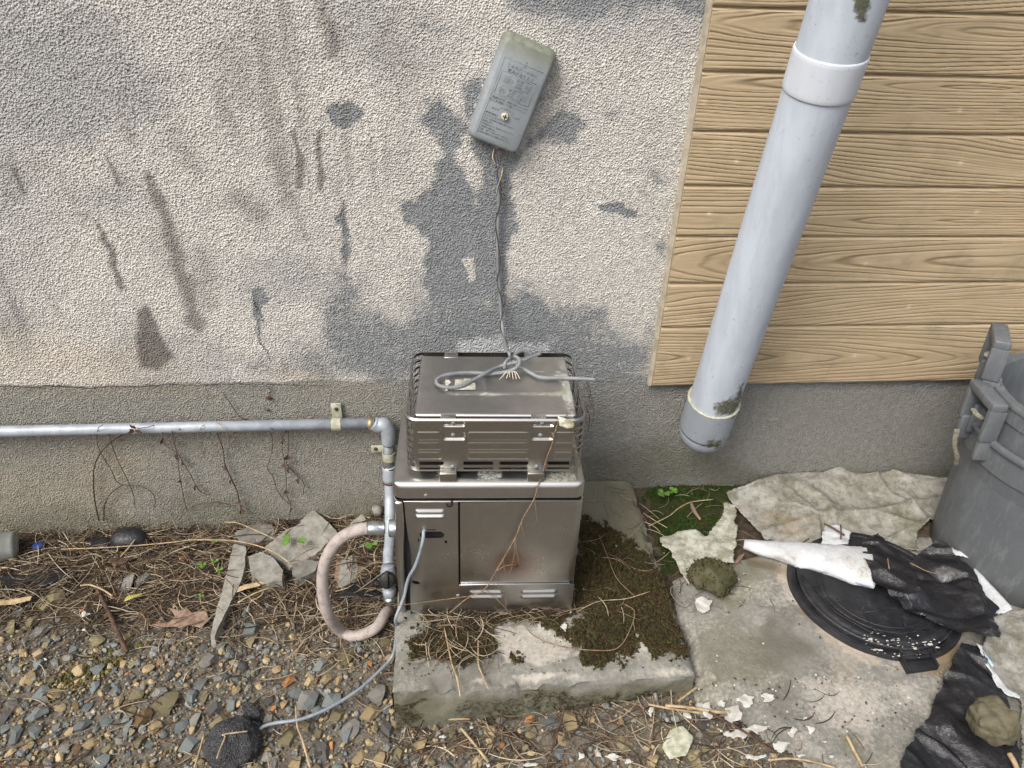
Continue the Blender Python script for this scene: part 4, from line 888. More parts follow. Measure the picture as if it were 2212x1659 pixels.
def build_box_cable():
    t = thing('signal_cable', 'grey cable hanging from the battery box and knotted on the boiler top', 'cable', tuple(onY((1078, 360), -0.01)))
    ztop = 0.131+0.505
    hang = [onY(p, y) for p, y in (((1079, 362), -0.016), ((1078, 420), -0.013), ((1076, 480), -0.012), ((1075, 560), -0.013), ((1079, 610), -0.014), ((1081, 660), -0.018), ((1086, 710), -0.04), ((1092, 745), -0.11))]
    K = lambda x, y, dz=0.0: onZ(ZK(x, y), ztop+0.004+dz)
    tail = [K(1180, 100, 0.03), K(1215, 165, 0.012), K(1265, 225, 0.008), K(1330, 262, 0.002), K(1390, 300), K(1480, 345), K(1570, 358), K(1760, 360), K(1900, 366, 0.002), K(2070, 376, 0.002)]
    r = 0.0037
    part('sheath', tube(hang+tail, r, 10, 6), MAT['cable'], t)
    loop = [K(1505, 108, 0.015), K(1400, 150, 0.014), K(1300, 190, 0.014), K(1180, 215, 0.010), K(1080, 245, 0.004), K(960, 300, 0.008), K(800, 390), K(690, 443), K(560, 456), K(462, 432), K(440, 382), K(500, 340), K(620, 314), K(760, 305), K(900, 310), K(1020, 314), K(1130, 300, 0.002), K(1230, 270, 0.012), K(1287, 220, 0.018), K(1288, 170, 0.020), K(1240, 140, 0.020), K(1180, 162, 0.017), K(1140, 212, 0.012), K(1140, 262, 0.002)]
    part('sheath', tube(loop, r, 10, 6), MAT['cable'], t)
    part('sheath', tube([K(1205, 155, 0.01), K(1262, 104, 0.012), K(1330, 84, 0.010), K(1420, 112, 0.002)], r, 10, 6), MAT['cable'], t)
    # thin wires twisted round the hanging length, fanning out at the top
    P = spline(hang, 10)
    for i, (mt, ph, rad, fan) in enumerate((('wire_white', 0, 0.0010, (-22, -8)), ('wire_blue', 2, 0.0009, (4, 2)), ('wire_brown', 4, 0.0009, (10, 6)), ('vine', 3, 0.0010, (-14, -4)))):
        top = [onY((1072+fan[1]*0.6, 322), -0.02), onY((1072+fan[1], 338), -0.024), onY((1076+fan[0]*0.35, 352), -0.022)]
        q = []
        nmax = len(P) if mt == 'vine' else 12
        for j in range(0, nmax, 2):
            a = ph+j*0.32; q.append(P[j]+np.array([math.cos(a)*0.0055, -abs(math.sin(a))*0.005, 0]))
        part('wire', tube(top+q, rad, 5, 3), MAT[mt], t)
    b = MB()
    for i in range(7):
        a = K(1190+nr.randn()*12, 300+nr.randn()*8, 0.006); c_ = K(1190+(i-3)*35, 340+nr.rand()*40, 0.001); b.tube(spline([a, (a+c_)/2+np.array([0, 0, 0.008]), c_], 4), 0.0009, 4)
    part('tie_string', b.mesh('tie'), MAT['wire_white'], t)
    return t
build_box_cable()

# ------------------------------------------------------------------ big PVC downpipe
PA, PB = np.array([0.640, -0.107, 0.453]), np.array([0.622, -0.318, 1.340]); PD = (PB-PA)/np.linalg.norm(PB-PA)
def along(py):
    """distance along the pipe whose centre sits at survey height py"""
    lo, hi = -0.3, 2.0
    for _ in range(50):
        m_ = (lo+hi)/2
        if proj(PA+PD*m_)[1] > py: lo = m_
        else: hi = m_
    return lo
def build_downpipe():
    t = thing('downpipe', 'large pale grey plastic downpipe leaning out from the wall', 'downpipe', tuple(PA))
    c0, c1 = along(ZC(1005, 318)[1]), along(ZC(925, 560)[1]); l0, l1 = along(ZF(520, 452)[1]), along(ZF(478, 598)[1]); end = along(ZF(455, 640)[1])
    green = [zl(ZC, [(1130, -60), (1300, -60), (1290, 40), (1270, 100), (1240, 170), (1160, 150), (1140, 90)]), zl(ZC, [(860, 595), (1130, 590), (1120, 640), (980, 640), (900, 625)]),
             zl(ZF, [(560, 440), (640, 420), (690, 300), (690, 460), (640, 560), (500, 540), (520, 470)]), zl(ZF, [(420, 480), (640, 545), (560, 640), (610, 560), (580, 540)]), zl(ZF, [(600, 380), (690, 180), (690, 330), (650, 430)]), zl(ZF, [(430, 690), (560, 640), (600, 650), (560, 720), (450, 730)]), zl(ZF, [(345, 560), (370, 590), (480, 645), (600, 625), (600, 660), (470, 670), (360, 620)]), [(1640, 590), (1676, 590), (1672, 608), (1650, 606)]]
    amp = [6, 4, 8, 5, 8, 8, 3, 5]; val = [0.62, 0.55, 0.62, 0.55, 0.42, 0.58, 0.55, 0.5]
    def ring(prof, kind, n=64):
        me = lathe(prof, n, PA, PD); co = np.zeros(len(me.vertices)*3, np.float32); me.vertices.foreach_get('co', co); co = co.reshape(-1, 3)
        q = proj(co); M = np.zeros(len(co))
        for poly, a, v in zip(green, amp, val): M = np.maximum(M, v*polymask(q[:, 0], q[:, 1], poly, 16, a*1.6, 0.12))
        ax = PA+PD*((co-PA)@PD)[:, None]; M *= (((co-ax)@FW) < 0.02)
        z0 = np.zeros(len(co)); attr(me, 'm1', np.stack([M, z0+0.45*(kind == 'light'), z0+0.6*(kind == 'dark'), z0+1], -1)); return me
    hs_ = lambda a, b, r: [(r, h) for h in np.linspace(a, b, max(2, int((b-a)/0.006)))]
    part('pipe', ring(hs_(l1, 2.4, 0.0570), 'n'), MAT['pvc'], t)
    part('coupling', ring([(0.0575, c1+0.001)]+[(0.0594, c1)]+hs_(c1+0.001, c0, 0.0599)+[(0.0592, c0+0.0015), (0.0572, c0+0.002)], 'light'), MAT['pvc'], t)
    part('end_socket', ring([(0.056, l1)]+hs_(l1+0.001, l0, 0.0622)+[(0.0618, l0+0.002), (0.0575, l0+0.0022)], 'dark'), MAT['pvc'], t)
    R = 0.0605
    part('end_cap', ring([(R*math.sin(a), l1-0.012-0.052*math.cos(a)) for a in np.linspace(0.02, math.pi/2, 14)]+[(R, l1-0.004), (0.058, l1+0.002)], 'dark'), MAT['pvc'], t)
    part('rubber_ring', lathe([(0.0575, l0+0.002), (0.0628, l0+0.0015), (0.0632, l0+0.003), (0.0628, l0+0.0045), (0.0575, l0+0.005)], 48, PA, PD), MAT['clamp'], t)
    return t
build_downpipe()

# ------------------------------------------------------------------ gas pipe with valve, and hose
def build_gas():
    y0 = -0.032; A = onY((-60, 933), y0); B = onY((808, 914), y0)
    t = thing('gas_pipe', 'galvanised gas pipe running along the wall and down to a black valve', 'gas pipe', tuple(onY((835, 925), y0)))
    r = 0.0136; G = MAT['galv']
    A2 = A+(A-B)*0.6
    part('horizontal_pipe', tube([A2, A, (A+B)/2, B], r, 16, 1), G, t)
    for k, p in enumerate(((300, 300),)): pass
    E0 = onY((806, 914), y0); E1 = onY((838, 930), y0); E2 = onY((839, 958), y0)
    part('elbow', tube([E0, E0+(E1-E0)*0.35, onY((828, 917), y0), onY((836, 928), y0), onY((839, 942), y0), E2], [0.0175, 0.0178, 0.0185, 0.0185, 0.0178, 0.0172], 16, 6), G, t)
    part('pipe_thread', tube([onY((795, 914.2), y0), onY((806, 914), y0)], 0.0146, 14, 1), MAT['brass'], t)
    V0 = E2; V1 = onY((840, 1018), y0)
    part('vertical_pipe', tube([V0, V1], r*0.96, 16, 1), MAT['galvdark'], t)
    part('socket', tube([onY((840, 1006), y0), onY((841, 1014), y0), onY((841.5, 1034), y0-0.006), onY((841.5, 1042), y0-0.01)], [0.0165, 0.0176, 0.0176, 0.016], 16, 1), G, t)
    for py in (1008, 1040): part('rust_ring', tube([onY((841, py-1.5), y0-(0.008 if py > 1030 else 0)), onY((841, py+1.5), y0-(0.008 if py > 1030 else 0))], 0.0168, 16, 1), MAT['rust'], t)
    low = [onY((841.5, 1038), y0-0.008), onY((842, 1080), -0.062), onY((842, 1130), -0.115), onY((842, 1165), -0.155), onY((839, 1195), -0.195), onY((839, 1222), -0.232)]
    part('vertical_pipe', tube(low, r*0.98, 16, 6), G, t)
    vy = -0.262; vc = onY((839, 1246), vy); vd = onY((842, 1290), -0.285)-vc; vd = vd/np.linalg.norm(vd)
    vb = part('valve_body', tube([vc-vd*0.030, vc-vd*0.012, vc+vd*0.012, vc+vd*0.030], [0.015, 0.0185, 0.0185, 0.015], 16, 3), G, t)
    part('hex_nut', tube([vc+vd*0.028, vc+vd*0.050], [0.0178, 0.0172], 6, 1), MAT['galv'], t); part('union_nut', tube([vc+vd*0.050, vc+vd*0.060, vc+vd*0.066], [0.0160, 0.0160, 0.0135], 16, 1), MAT['zinc'], t)
    ax = np.array([-0.05, -0.86, 0.42]); ax /= np.linalg.norm(ax); kc = vc+ax*0.019
    kn = part('valve_knob', lathe([(0.0, 0.0105), (0.014, 0.0105), (0.0195, 0.008), (0.0205, 0.0), (0.0195, -0.004), (0.0, -0.004)], 28, kc, ax), MAT['blackknob'], t)
    x_, y_, z_ = frame(ax); upv = np.array([0.02, 0.2, 0.98]); upv -= ax*(upv@ax); upv /= np.linalg.norm(upv); sd = np.cross(upv, ax)
    v = []; 
    for h in (0.008, 0.020):
        w = 0.0055 if h < 0.01 else 0.0042
        for a, b_ in ((-0.016, -w), (0.026, -w*0.9), (0.026, w*0.9), (-0.016, w)): v.append(kc+ax*h+upv*a+sd*b_)
    o = part('grip', bevel_mesh(mesh('grip', v, [(0, 1, 2, 3)[::-1], (4, 5, 6, 7), (0, 1, 5, 4), (1, 2, 6, 5), (2, 3, 7, 6), (3, 0, 4, 7)], False), 0.0012), MAT['blackknob'], t); 
    wpt = kc+ax*0.0112-upv*0.0175
    part('pointer_mark', mesh('mark', [wpt+sd*a+upv*b_+ax*0.0002 for a, b_ in ((-0.0012, -0.004), (0.0012, -0.004), (0.0012, 0.005), (-0.0012, 0.005))], [(0, 1, 2, 3)]), MAT['flake'], t)
    # saddle clamps
    def saddle(p, horiz):
        c = onY(p, y0); b = MB()
        pts = []
        for a in np.linspace(-100, 100, 15):
            a_ = math.radians(a); pts.append((math.sin(a_)*(r+0.0012), -math.cos(a_)*(r+0.0012)))
        w = 0.0115
        for i in range(len(pts)-1):
            (u0, v0), (u1, v1) = pts[i], pts[i+1]; q = []
            for s in (1.0, 1.13):
                for (u, v_) in ((u0, v0), (u1, v1)):
                    for e in (-w, w): q.append((c[0]+(e if horiz else u*s), c[1]+v_*s, c[2]+(u*s if horiz else e)))
            b.add(q, [(4, 5, 7, 6), (0, 2, 3, 1), (0, 1, 5, 4), (2, 6, 7, 3), (0, 4, 6, 2), (1, 3, 7, 5)])
        s0 = part('saddle_clamp', b.mesh('saddle', False), MAT['clamp'], t)
        return c, s0
    c, s0 = saddle((727, 916), True)
    s1 = part('clamp_plate', box(c[0]-0.0125, c[0]+0.0125, -0.012, -0.0075, c[2]-0.020, c[2]+0.047, 0.0015), MAT['clamp'], t)
    part('clamp_screw', lathe([(0.0, 0.003), (0.004, 0.0025), (0.0055, 0.0)], 12, (c[0], -0.012, c[2]+0.031), (0, -1, 0)), MAT['rust'], s1)
    c, s0 = saddle((840, 984), False)
    s1 = part('clamp_plate', box(c[0]-0.046, c[0]+0.046, -0.0115, -0.0075, c[2]-0.006, c[2]+0.016, 0.0015), MAT['clamp'], t)
    for dx in (-0.034, 0.034): part('clamp_screw', lathe([(0.0, 0.003), (0.004, 0.0025), (0.0055, 0.0)], 12, (c[0]+dx, -0.0115, c[2]+0.006), (0, -1, 0)), MAT['rust'], s1)
    # hose
    hd = vc+vd*0.066; zb = -0.006
    h = thing('gas_hose', 'pinkish grey rubber hose looping from the valve to the boiler', 'hose', tuple(onZ((770, 1376), 0.0)))
    nut = onY((852, 1141), -0.392)
    gb = onZ((768, 1374), gz(-0.2, -0.45)+0.014)
    pts = [hd, hd+vd*0.03, onY((835, 1322), -0.335), onY((812, 1356), -0.385), gb, onY((735, 1362), gb[1]+0.012), onY((708, 1325), -0.405), onY((697, 1270), -0.400), onY((702, 1215), -0.395), onY((728, 1170), -0.392), onY((765, 1147), -0.392), onY((796, 1141), -0.392)]
    part('hose', tube(pts, 0.0128, 16, 10), MAT['hose'], h)
    d = nut-pts[-1]; d /= np.linalg.norm(d); e = pts[-1]
    part('hose_ferrule', tube([e-d*0.002, e+d*0.004, e+d*0.032, e+d*0.034], [0.0130, 0.0142, 0.0138, 0.011], 16, 1), MAT['zinc'], h)
    part('hose_ferrule', tube([hd-vd*0.002, hd+vd*0.006, hd+vd*0.030, hd+vd*0.034], [0.0125, 0.0140, 0.0140, 0.0128], 16, 1), MAT['galvdark'], h)
    part('hex_nut', tube([nut-d*0.012, nut-d*0.010, nut+d*0.008, nut+d*0.010], [0.016, 0.0185, 0.0185, 0.016], 6, 1), MAT['zinc'], h)
    b = MB()
    for i in range(4): b.tube([nut+d*(0.010+i*0.004), nut+d*(0.012+i*0.004)], 0.0125, 16); b.tube([nut+d*(0.012+i*0.004), nut+d*(0.014+i*0.004)], 0.0112, 16)
    part('thread', b.mesh('thread'), MAT['galvdark'], h)
build_gas()

# ------------------------------------------------------------------ thin power cable out of the boiler onto the gravel
def build_power_cable():
    t = thing('power_cable', 'thin pale grey cable from the boiler opening down to the gravel', 'cable', tuple(onZ((560, 1585), -0.03)))
    L = lambda x, y, Y: onY(ZL(x, y), Y)
    pts = [L(470, 480, -0.418), L(440, 500, -0.437), L(432, 580, -0.448), L(405, 700, -0.450), L(355, 850, -0.449), L(295, 955, -0.445), L(262, 1050, -0.440), L(240, 1160, -0.445), L(190, 1290, -0.455), L(150, 1400, -0.47)]
    H = lambda x, y, dz: (lambda p: onZ(ZH(x, y), float(gz(p[0], p[1]))+dz))(onZ(ZH(x, y), -0.02))
    pts += [onZ(ZH(500, 690), 0.10), H(490, 800, 0.05), H(465, 862, 0.03), H(400, 930, 0.028), H(300, 1020, 0.030), H(160, 1110, 0.032), H(40, 1165, 0.030)]
    Gp = lambda x, y, dz: (lambda p: onZ(ZG(x, y), float(gz(p[0], p[1]))+dz))(onZ(ZG(x, y), -0.02))
    pts += [Gp(1850, 1360, 0.03), Gp(1720, 1378, 0.028), Gp(1640, 1400, 0.026), Gp(1605, 1440, 0.018), Gp(1604, 1470, 0.008)]
    part('sheath', tube(pts, 0.0036, 10, 6), MAT['cable_blue'], t); return t
build_power_cable()

# ------------------------------------------------------------------ two nested dustbins
BX, BY, BZ = 1.412, -0.314, 0.104
def zcyl(p, r):
    d = ray(*p); o = CAM_POS[:2]-np.array([BX, BY]); a = d[:2]@d[:2]; b = 2*o@d[:2]; c = o@o-r*r; q = max(b*b-4*a*c, 0)
    s = (-b-math.sqrt(q))/(2*a); return CAM_POS[2]+d[2]*s
def build_bins():
    zi = 0.582; zo = zcyl((2212, 1001), 0.226); zc = zcyl((2212, 1068), 0.214)
    M = MAT['bin']
    t = thing('outer_dustbin', 'grey plastic dustbin on the ground holding another bin inside it', 'dustbin', (BX, BY, BZ))
    prof = [(0.0, 0.004), (0.170, 0.004), (0.182, 0.0), (0.187, 0.006), (0.190, 0.06)]+[(0.190+(0.206-0.190)*k/8, 0.06+(zc-BZ-0.066)*k/8) for k in range(1, 9)]
    prof += [(0.207, zc-BZ), (0.2125, zc-BZ+0.001), (0.215, zo-BZ-0.014), (0.224, zo-BZ-0.012), (0.2265, zo-BZ-0.004), (0.225, zo-BZ), (0.216, zo-BZ+0.001), (0.212, zo-BZ-0.01), (0.190, 0.1)]
    part('body', sharp(lathe(prof, 96, (BX, BY, BZ)), 40), M, t)
    t2 = thing('inner_dustbin', 'grey plastic dustbin with wide rim nested in the outer bin', 'dustbin', (BX, BY, zo-0.25))
    pr = [(0.0, 0.16), (0.178, 0.16), (0.186, 0.2), (0.198, zo-0.03), (0.199, zi-0.045), (0.2035, zi-0.043), (0.2045, zi-0.010), (0.208, zi-0.008), (0.2085, zi-0.001), (0.207, zi+0.002), (0.186, zi+0.001), (0.183, zi-0.004), (0.180, zi-0.06), (0.166, 0.22), (0.0, 0.2)]
    part('body', sharp(lathe([(r, z) for r, z in pr], 96, (BX, BY, 0)), 40), M, t2)
    ztop_low = onZ
    def handle(par, az, rad, z0, z1, wd, off):
        ca, sa = math.cos(math.radians(az)), math.sin(math.radians(az)); rv = np.array([ca, sa, 0]); tv = np.array([-sa, ca, 0])
        def bx(r0, r1, t0, t1, za, zb, tilt=0.0, bev=0.002):
            me = box(r0, r1, t0, t1, za, zb, bev)
            for v in me.vertices:
                r_, t_, z_ = v.co; r_ += tilt*(z_-z0); p = np.array([BX, BY, 0])+rv*(rad+r_)+tv*t_; v.co = (p[0], p[1], z_)
            return me
        h = thing_part = bpy.data.objects.new('handle', bx(-0.004, 0.030, -wd/2, wd/2, z1-0.022, z1, off, 0.004)); C.objects.link(h); h.parent = par; h.matrix_parent_inverse = Matrix.Translation(par.location).inverted(); h.data.materials.append(M)
        def sub(nm, me):
            o = bpy.data.objects.new(nm, me); C.objects.link(o); o.parent = h; o.matrix_parent_inverse = (Matrix.Translation(Vector((0, 0, 0)))); me.materials.append(M); return o
        for s in (-1, 1):
            sub('upright', bx(-0.006, 0.030, s*wd/2-(0.014 if s > 0 else 0), s*wd/2+(0 if s > 0 else 0.014), z0+0.02, z1-0.018, off, 0.002))
            sub('foot', bx(-0.012, 0.026, s*wd/2-(0.020 if s > 0 else -0.004), s*wd/2+(-0.004 if s > 0 else 0.020), z0-0.035, z0+0.028, off, 0.004))
        sub('back_plate', bx(-0.006, 0.002, -wd/2+0.012, wd/2-0.012, z0-0.01, z1-0.055, off, 0.002))
        for k in (-0.22, 0.22): sub('rib', bx(0.002, 0.016, wd*k-0.003, wd*k+0.003, z0-0.005, z1-0.05, off, 0.001))
        return h
    for o in (): pass
    h1 = handle(t, 172, 0.214, 0.470, 0.588, 0.108, 0.05)
    h2 = handle(t2, 150, 0.203, 0.575, 0.692, 0.100, 0.05)
    for h in (h1, h2):
        for c in h.children: c.matrix_parent_inverse = h.matrix_parent_inverse if False else Matrix.Identity(4)
    def rope(pts, par, nm='rope'):
        P = spline(pts, 14); b = MB()
        for s in (0, math.pi*2/3, math.pi*4/3):
            q = [p+np.array([math.cos(i*0.55+s)*0.0032, math.sin(i*0.55+s)*0.0032, math.sin(i*0.55+s)*0.0012]) for i, p in enumerate(P)]
            b.tube(q, 0.0032, 6)
        part(nm, b.mesh('rope'), MAT['rope'], par)
    N = lambda x, y, Y: onY(ZN(x, y), Y)
    hr = -0.30
    rope([N(338, 525, hr), N(350, 545, hr-0.015), N(372, 565, hr-0.015), N(392, 580, hr)], t)
    rope([N(245, 640, -0.30), N(232, 690, -0.295), N(230, 740, -0.29), N(245, 790, -0.285), N(238, 832, -0.27)], t)
    rope([N(408, 215, -0.20), N(425, 205, -0.2), N(450, 225, -0.21)], t2); rope([N(470, 245, -0.23), N(485, 225, -0.235), N(505, 250, -0.235), N(500, 272, -0.23)], t2)
build_bins()
# ------------------------------------------------------------------ manhole cover
def build_manhole():
    cx, cy, zt = 0.992, -0.412, 0.128
    t = thing('manhole_cover', 'round black plastic manhole cover partly under the black film', 'manhole cover', (cx, cy, zt-0.015)); M = MAT['black_plastic']
    part('frame_ring', sharp(lathe([(0.176, -0.02), (0.1765, -0.006), (0.181, -0.005), (0.182, -0.008), (0.186, -0.008), (0.187, -0.005), (0.192, -0.006), (0.194, -0.02)], 96, (cx, cy, zt)), 40), M, t)
    part('cover', sharp(lathe([(0.0, 0.003), (0.09, 0.003), (0.145, 0.002), (0.150, 0.0035), (0.160, 0.0035), (0.163, 0.001), (0.168, 0.001), (0.171, 0.003), (0.1745, 0.001), (0.1748, -0.012)], 96, (cx, cy, zt)), 40), M, t)
    for r in (0.118, 0.132):
        part('moulded_ring', lathe([(r-0.0016, 0.0024), (r, 0.0044), (r+0.0016, 0.0024)], 96, (cx, cy, zt)), M, t)
    O = lambda x, y: onZ(ZO(x, y), zt+0.0032)
    for pl in ([(400, 660), (490, 650), (540, 740)], [(620, 790), (690, 765), (720, 790)], [(845, 860), (870, 800), (1020, 850)], [(860, 880), (1110, 855)], [(870, 890), (930, 1010), (970, 1050), (1180, 1040), (1420, 1030)], [(800, 930), (775, 990)], [(1235, 1050), (1270, 1130)], [(1180, 920), (1215, 1000)], [(330, 560), (620, 880), (900, 1040), (1200, 1090)]):
        b = MB(); q = [O(*p) for p in pl]; b.tube(q, 0.0011, 5); part('moulded_rib', b.mesh('rib'), M, t)
    def slab4(pts, z0, z1, nm, bev=0.001):
        q = [onZ(ZO(*p), zt)[:2] for p in pts]; v = [(x, y, z0) for x, y in q]+[(x, y, z1) for x, y in q]; n = len(q)
        me = mesh(nm, v, [tuple(range(n))[::-1], tuple(range(n, 2*n))]+[(i, (i+1) % n, n+(i+1) % n, n+i) for i in range(n)], False); return part(nm, bevel_mesh(me, bev), M, t)
    slab4([(1150, 1150), (1440, 1130), (1470, 1215), (1180, 1240)], zt-0.012, zt-0.004, 'hinge_seat')
    for a, b_ in (((1145, 1150), (1180, 1240)), ((1290, 1150), (1325, 1235)), ((1432, 1130), (1465, 1220))): slab4([(a[0]-6, a[1]), (a[0]+8, a[1]), (b_[0]+8, b_[1]), (b_[0]-6, b_[1])], zt-0.004, zt+0.004, 'hinge_rib', 0.0006)
    for a, b_ in (((1175, 1245), (1245, 1370)), ((1425, 1225), (1490, 1335))): slab4([(a[0]-8, a[1]), (a[0]+10, a[1]), (b_[0]+8, b_[1]), (b_[0]-8, b_[1])], zt-0.014, zt+0.003, 'hinge_arm', 0.0008)
    slab4([(1215, 1290), (1455, 1270), (1490, 1335), (1250, 1370)], zt-0.014, zt-0.002, 'hinge_plate')
    b = MB()
    for i in range(70):                                                    # dried cement splashes on the front of the cover
        a = math.radians(nr.uniform(235, 292)); r = nr.choice([0.171, 0.160, 0.1865, 0.150, 0.176])+nr.randn()*0.004
        x, y = cx+r*math.cos(a), cy+r*math.sin(a); s = nr.uniform(0.0006, 0.0017)*nr.choice([1, 1, 1, 2]); z = zt+(0.0036 if r < 0.175 else -0.0045); n = 6
        v = [(x+s*nr.uniform(.3, 1.8)*math.cos(k*1.047)*2.2, y+s*nr.uniform(.3, 1.5)*math.sin(k*1.047), z) for k in range(n)]+[(x, y, z+0.0006)]
        b.add(v, [(k, (k+1) % n, n) for k in range(n)])
    o = part('cement_splash', b.mesh('splash'), MAT['flake'], t); o['kind'] = 'stuff'
build_manhole()

# ------------------------------------------------------------------ sheets, films and scraps on the right
def tri(u): return np.abs((u % 1.0)-0.5)*2
def fac(x, y, seed=0):
    """creased value noise: flat facets meeting at sharp folds"""
    x = np.asarray(x, float)+seed*13.37; y = np.asarray(y, float)+seed*5.11; u = x+y*0.366; v = y+x*0.366
    ui = np.floor(u).astype(int); vi = np.floor(v).astype(int); fu = u-ui; fv = v-vi
    a = _tab[ui & 255, vi & 255]; b = _tab[(ui+1) & 255, vi & 255]; c = _tab[ui & 255, (vi+1) & 255]; d = _tab[(ui+1) & 255, (vi+1) & 255]
    return np.where(fu+fv < 1, a+(b-a)*fu+(c-a)*fv, d+(c-d)*(1-fu)+(b-d)*(1-fv))
def crumple(X, Y, s, seed, n=4):
    wx = X+(fbm(X*s*0.7, Y*s*0.7, 2, seed)-0.5)*0.8/s; wy = Y+(fbm(X*s*0.7, Y*s*0.7, 2, seed+4)-0.5)*0.8/s; z = 0; tot = 0
    for i in range(n):
        a = 0.7*i+seed; k = s*1.75**i; w = 0.58**i; z = z+w*fac((wx*math.cos(a)+wy*math.sin(a))*k, (wy*math.cos(a)-wx*math.sin(a))*k, seed+i); tot += w
    return z/tot
def pz(z, zn, pts): return [tuple(onZ(p, z)[:2]) for p in zl(zn, pts)]
def build_sheets():
    # grey fleece against the wall
    p1 = pz(0.12, ZF, [(595, 970), (850, 880), (1100, 868), (1200, 850), (1310, 872), (1530, 868), (1800, 902), (1950, 960), (1900, 1100), (1690, 1110), (1640, 1160), (1650, 1290), (1500, 1235), (1330, 1190), (1250, 1240), (1150, 1230), (1060, 1250), (800, 1205), (720, 1100)])
    ridge_ = lambda a: (1-np.abs(2*a-1))**2
    def zf(X, Y): return 0.112+0.014*ridge_(vn(X*2.5+Y*3, Y*7-X*2, 31))**2*(0.35+0.65*sst(0.75, 0.95, X))+0.012*ridge_(vn(X*3+Y*5, Y*12-X*5, 35))**4+0.010*ridge_(vn(X*7-Y*3, Y*5+X*4, 39))**5+0.025*sst(-0.10, -0.02, Y)+(vn(X*30, Y*30, 2)-0.5)*0.0015
    t = thing('fleece_sheet', 'dirty grey wrinkled fleece sheet along the foot of the wall', 'sheet', (0.95, -0.12, 0.11))
    part('sheet', sheet_poly(p1, 0.0, 0.0009, 0.005, 1, 0.010, zf, 9), MAT['fleece'], t)
    p2 = pz(0.13, ZF, [(600, 968), (720, 925), (860, 905), (960, 940), (1060, 1010), (1100, 1080), (1110, 1150), (1115, 1235), (1060, 1248), (800, 1200), (700, 1080)])
    part('folded_flap', sheet_poly(p2, 0.004, 0.0009, 0.005, 4, 0.006, lambda X, Y: zf(X, Y)*0.7+0.038+0.006*crumple(X, Y, 6, 9, 2), 9), MAT['fleece'], t)
    # torn yellowed fleece by the slab
    p = pz(0.125, ZF, [(230, 1190), (330, 1158), (420, 1150), (480, 1190), (560, 1080), (585, 1005), (645, 1020), (650, 1180), (635, 1330), (560, 1345), (450, 1370), (390, 1450), (340, 1380), (300, 1270), (240, 1240)])
    o = link('torn_fleece', sheet_poly(p, 0.113, 0.001, 0.004, 6, 0.008, lambda X, Y: 0.020*crumple(X, Y, 10, 12, 2), 45), MAT['torn']); tag(o, 'torn yellowed fleece scrap between the slab and grey fleece', 'scrap')
    # white rolled cone
    A = onZ(ZF(690, 1222), 0.128); B = onZ(ZF(1372, 1362), 0.150); ax = B-A; L = np.linalg.norm(ax); ax /= L; sd = np.array([ax[1], -ax[0], 0]); sd /= np.linalg.norm(sd); up = np.cross(sd, ax); up = up if up[2] > 0 else -up
    n, k = 60, 44; S, T = np.meshgrid(np.linspace(0, 1, n), np.linspace(-math.pi*0.75, -math.pi*0.75+2*math.pi*0.985, k), indexing='ij')
    rad = (0.014+0.050*S**0.9)*(1-0.02*T/6.28)+0.016*(fbm(S*7, T*1.1, 4, 3)-0.5)*(0.4+S); fl = 0.72-0.30*S
    cut = 0.09*np.cos(T-0.5)*S
    along_ = (S+cut*0.35)*L
    P = A+along_[..., None]*ax+(rad*np.cos(T))[..., None]*sd+(rad*np.sin(T)*fl)[..., None]*up
    P[..., 2] = np.maximum(P[..., 2]-0.008*(1-S), 0.113)
    me = grid_mesh('roll', P); bm = bmesh.new(); bm.from_mesh(me); bmesh.ops.solidify(bm, geom=bm.faces[:], thickness=0.0012); bm.to_mesh(me); bm.free(); smooth(me)
    t = thing('paper_roll', 'white sheet rolled into a cone lying over the manhole cover', 'sheet', tuple(A)); part('roll', me, MAT['white_film'], t)
    q = [onZ(ZF(*p), 0.18) for p in ((1330, 1425), (1405, 1478), (1400, 1492), (1300, 1460))]
    # blue print near the open end
    blue = simple('pale_blue_print', srgb(150, 186, 216), srgb(176, 200, 220), 60, 0.7)
    tt = np.linspace(-0.95, -0.10, 8); ss_ = np.linspace(0.86, 0.97, 6); Sg, Tg = np.meshgrid(ss_, tt, indexing='ij')
    r2 = 0.014+0.050*Sg**0.9+0.0030; Pp = A+((Sg+0.09*np.cos(Tg-0.5)*Sg*0.35)*L)[..., None]*ax+(r2*np.cos(Tg))[..., None]*sd+(r2*np.sin(Tg)*(0.72-0.30*Sg)+0.004)[..., None]*up
    part('blue_print', grid_mesh('print', Pp), blue, t)
    o = link('white_scrap', sheet_poly(pz(0.13, ZF, [(1120, 1150), (1190, 1150), (1230, 1180), (1265, 1195), (1240, 1270), (1100, 1262)]), 0.135, 0.001, 0.004, 3, 0.006, lambda X, Y: 0.02*crumple(X, Y, 16, 5), 70), MAT['white_film']); tag(o, 'square torn white scrap behind the rolled white cone', 'scrap')
    # black film
    def film(name, pts, zn, z, label, seed, h, d=0.0032, zf2=None):
        f = lambda X, Y: h*1.7*(crumple(X, Y, 10, seed, 3)-0.25)+h*0.35*ridge_(fbm(X*9+Y*14, Y*5-X*3, 2, seed))+(zf2(X, Y) if zf2 else 0)
        o = link(name, sheet_poly(pz(z+h*0.4, zn, pts), z, 0.0012, d, seed, 0.006, f, 45), MAT['black_film']); sharp(o.data, 16); return tag(o, label, 'plastic film')
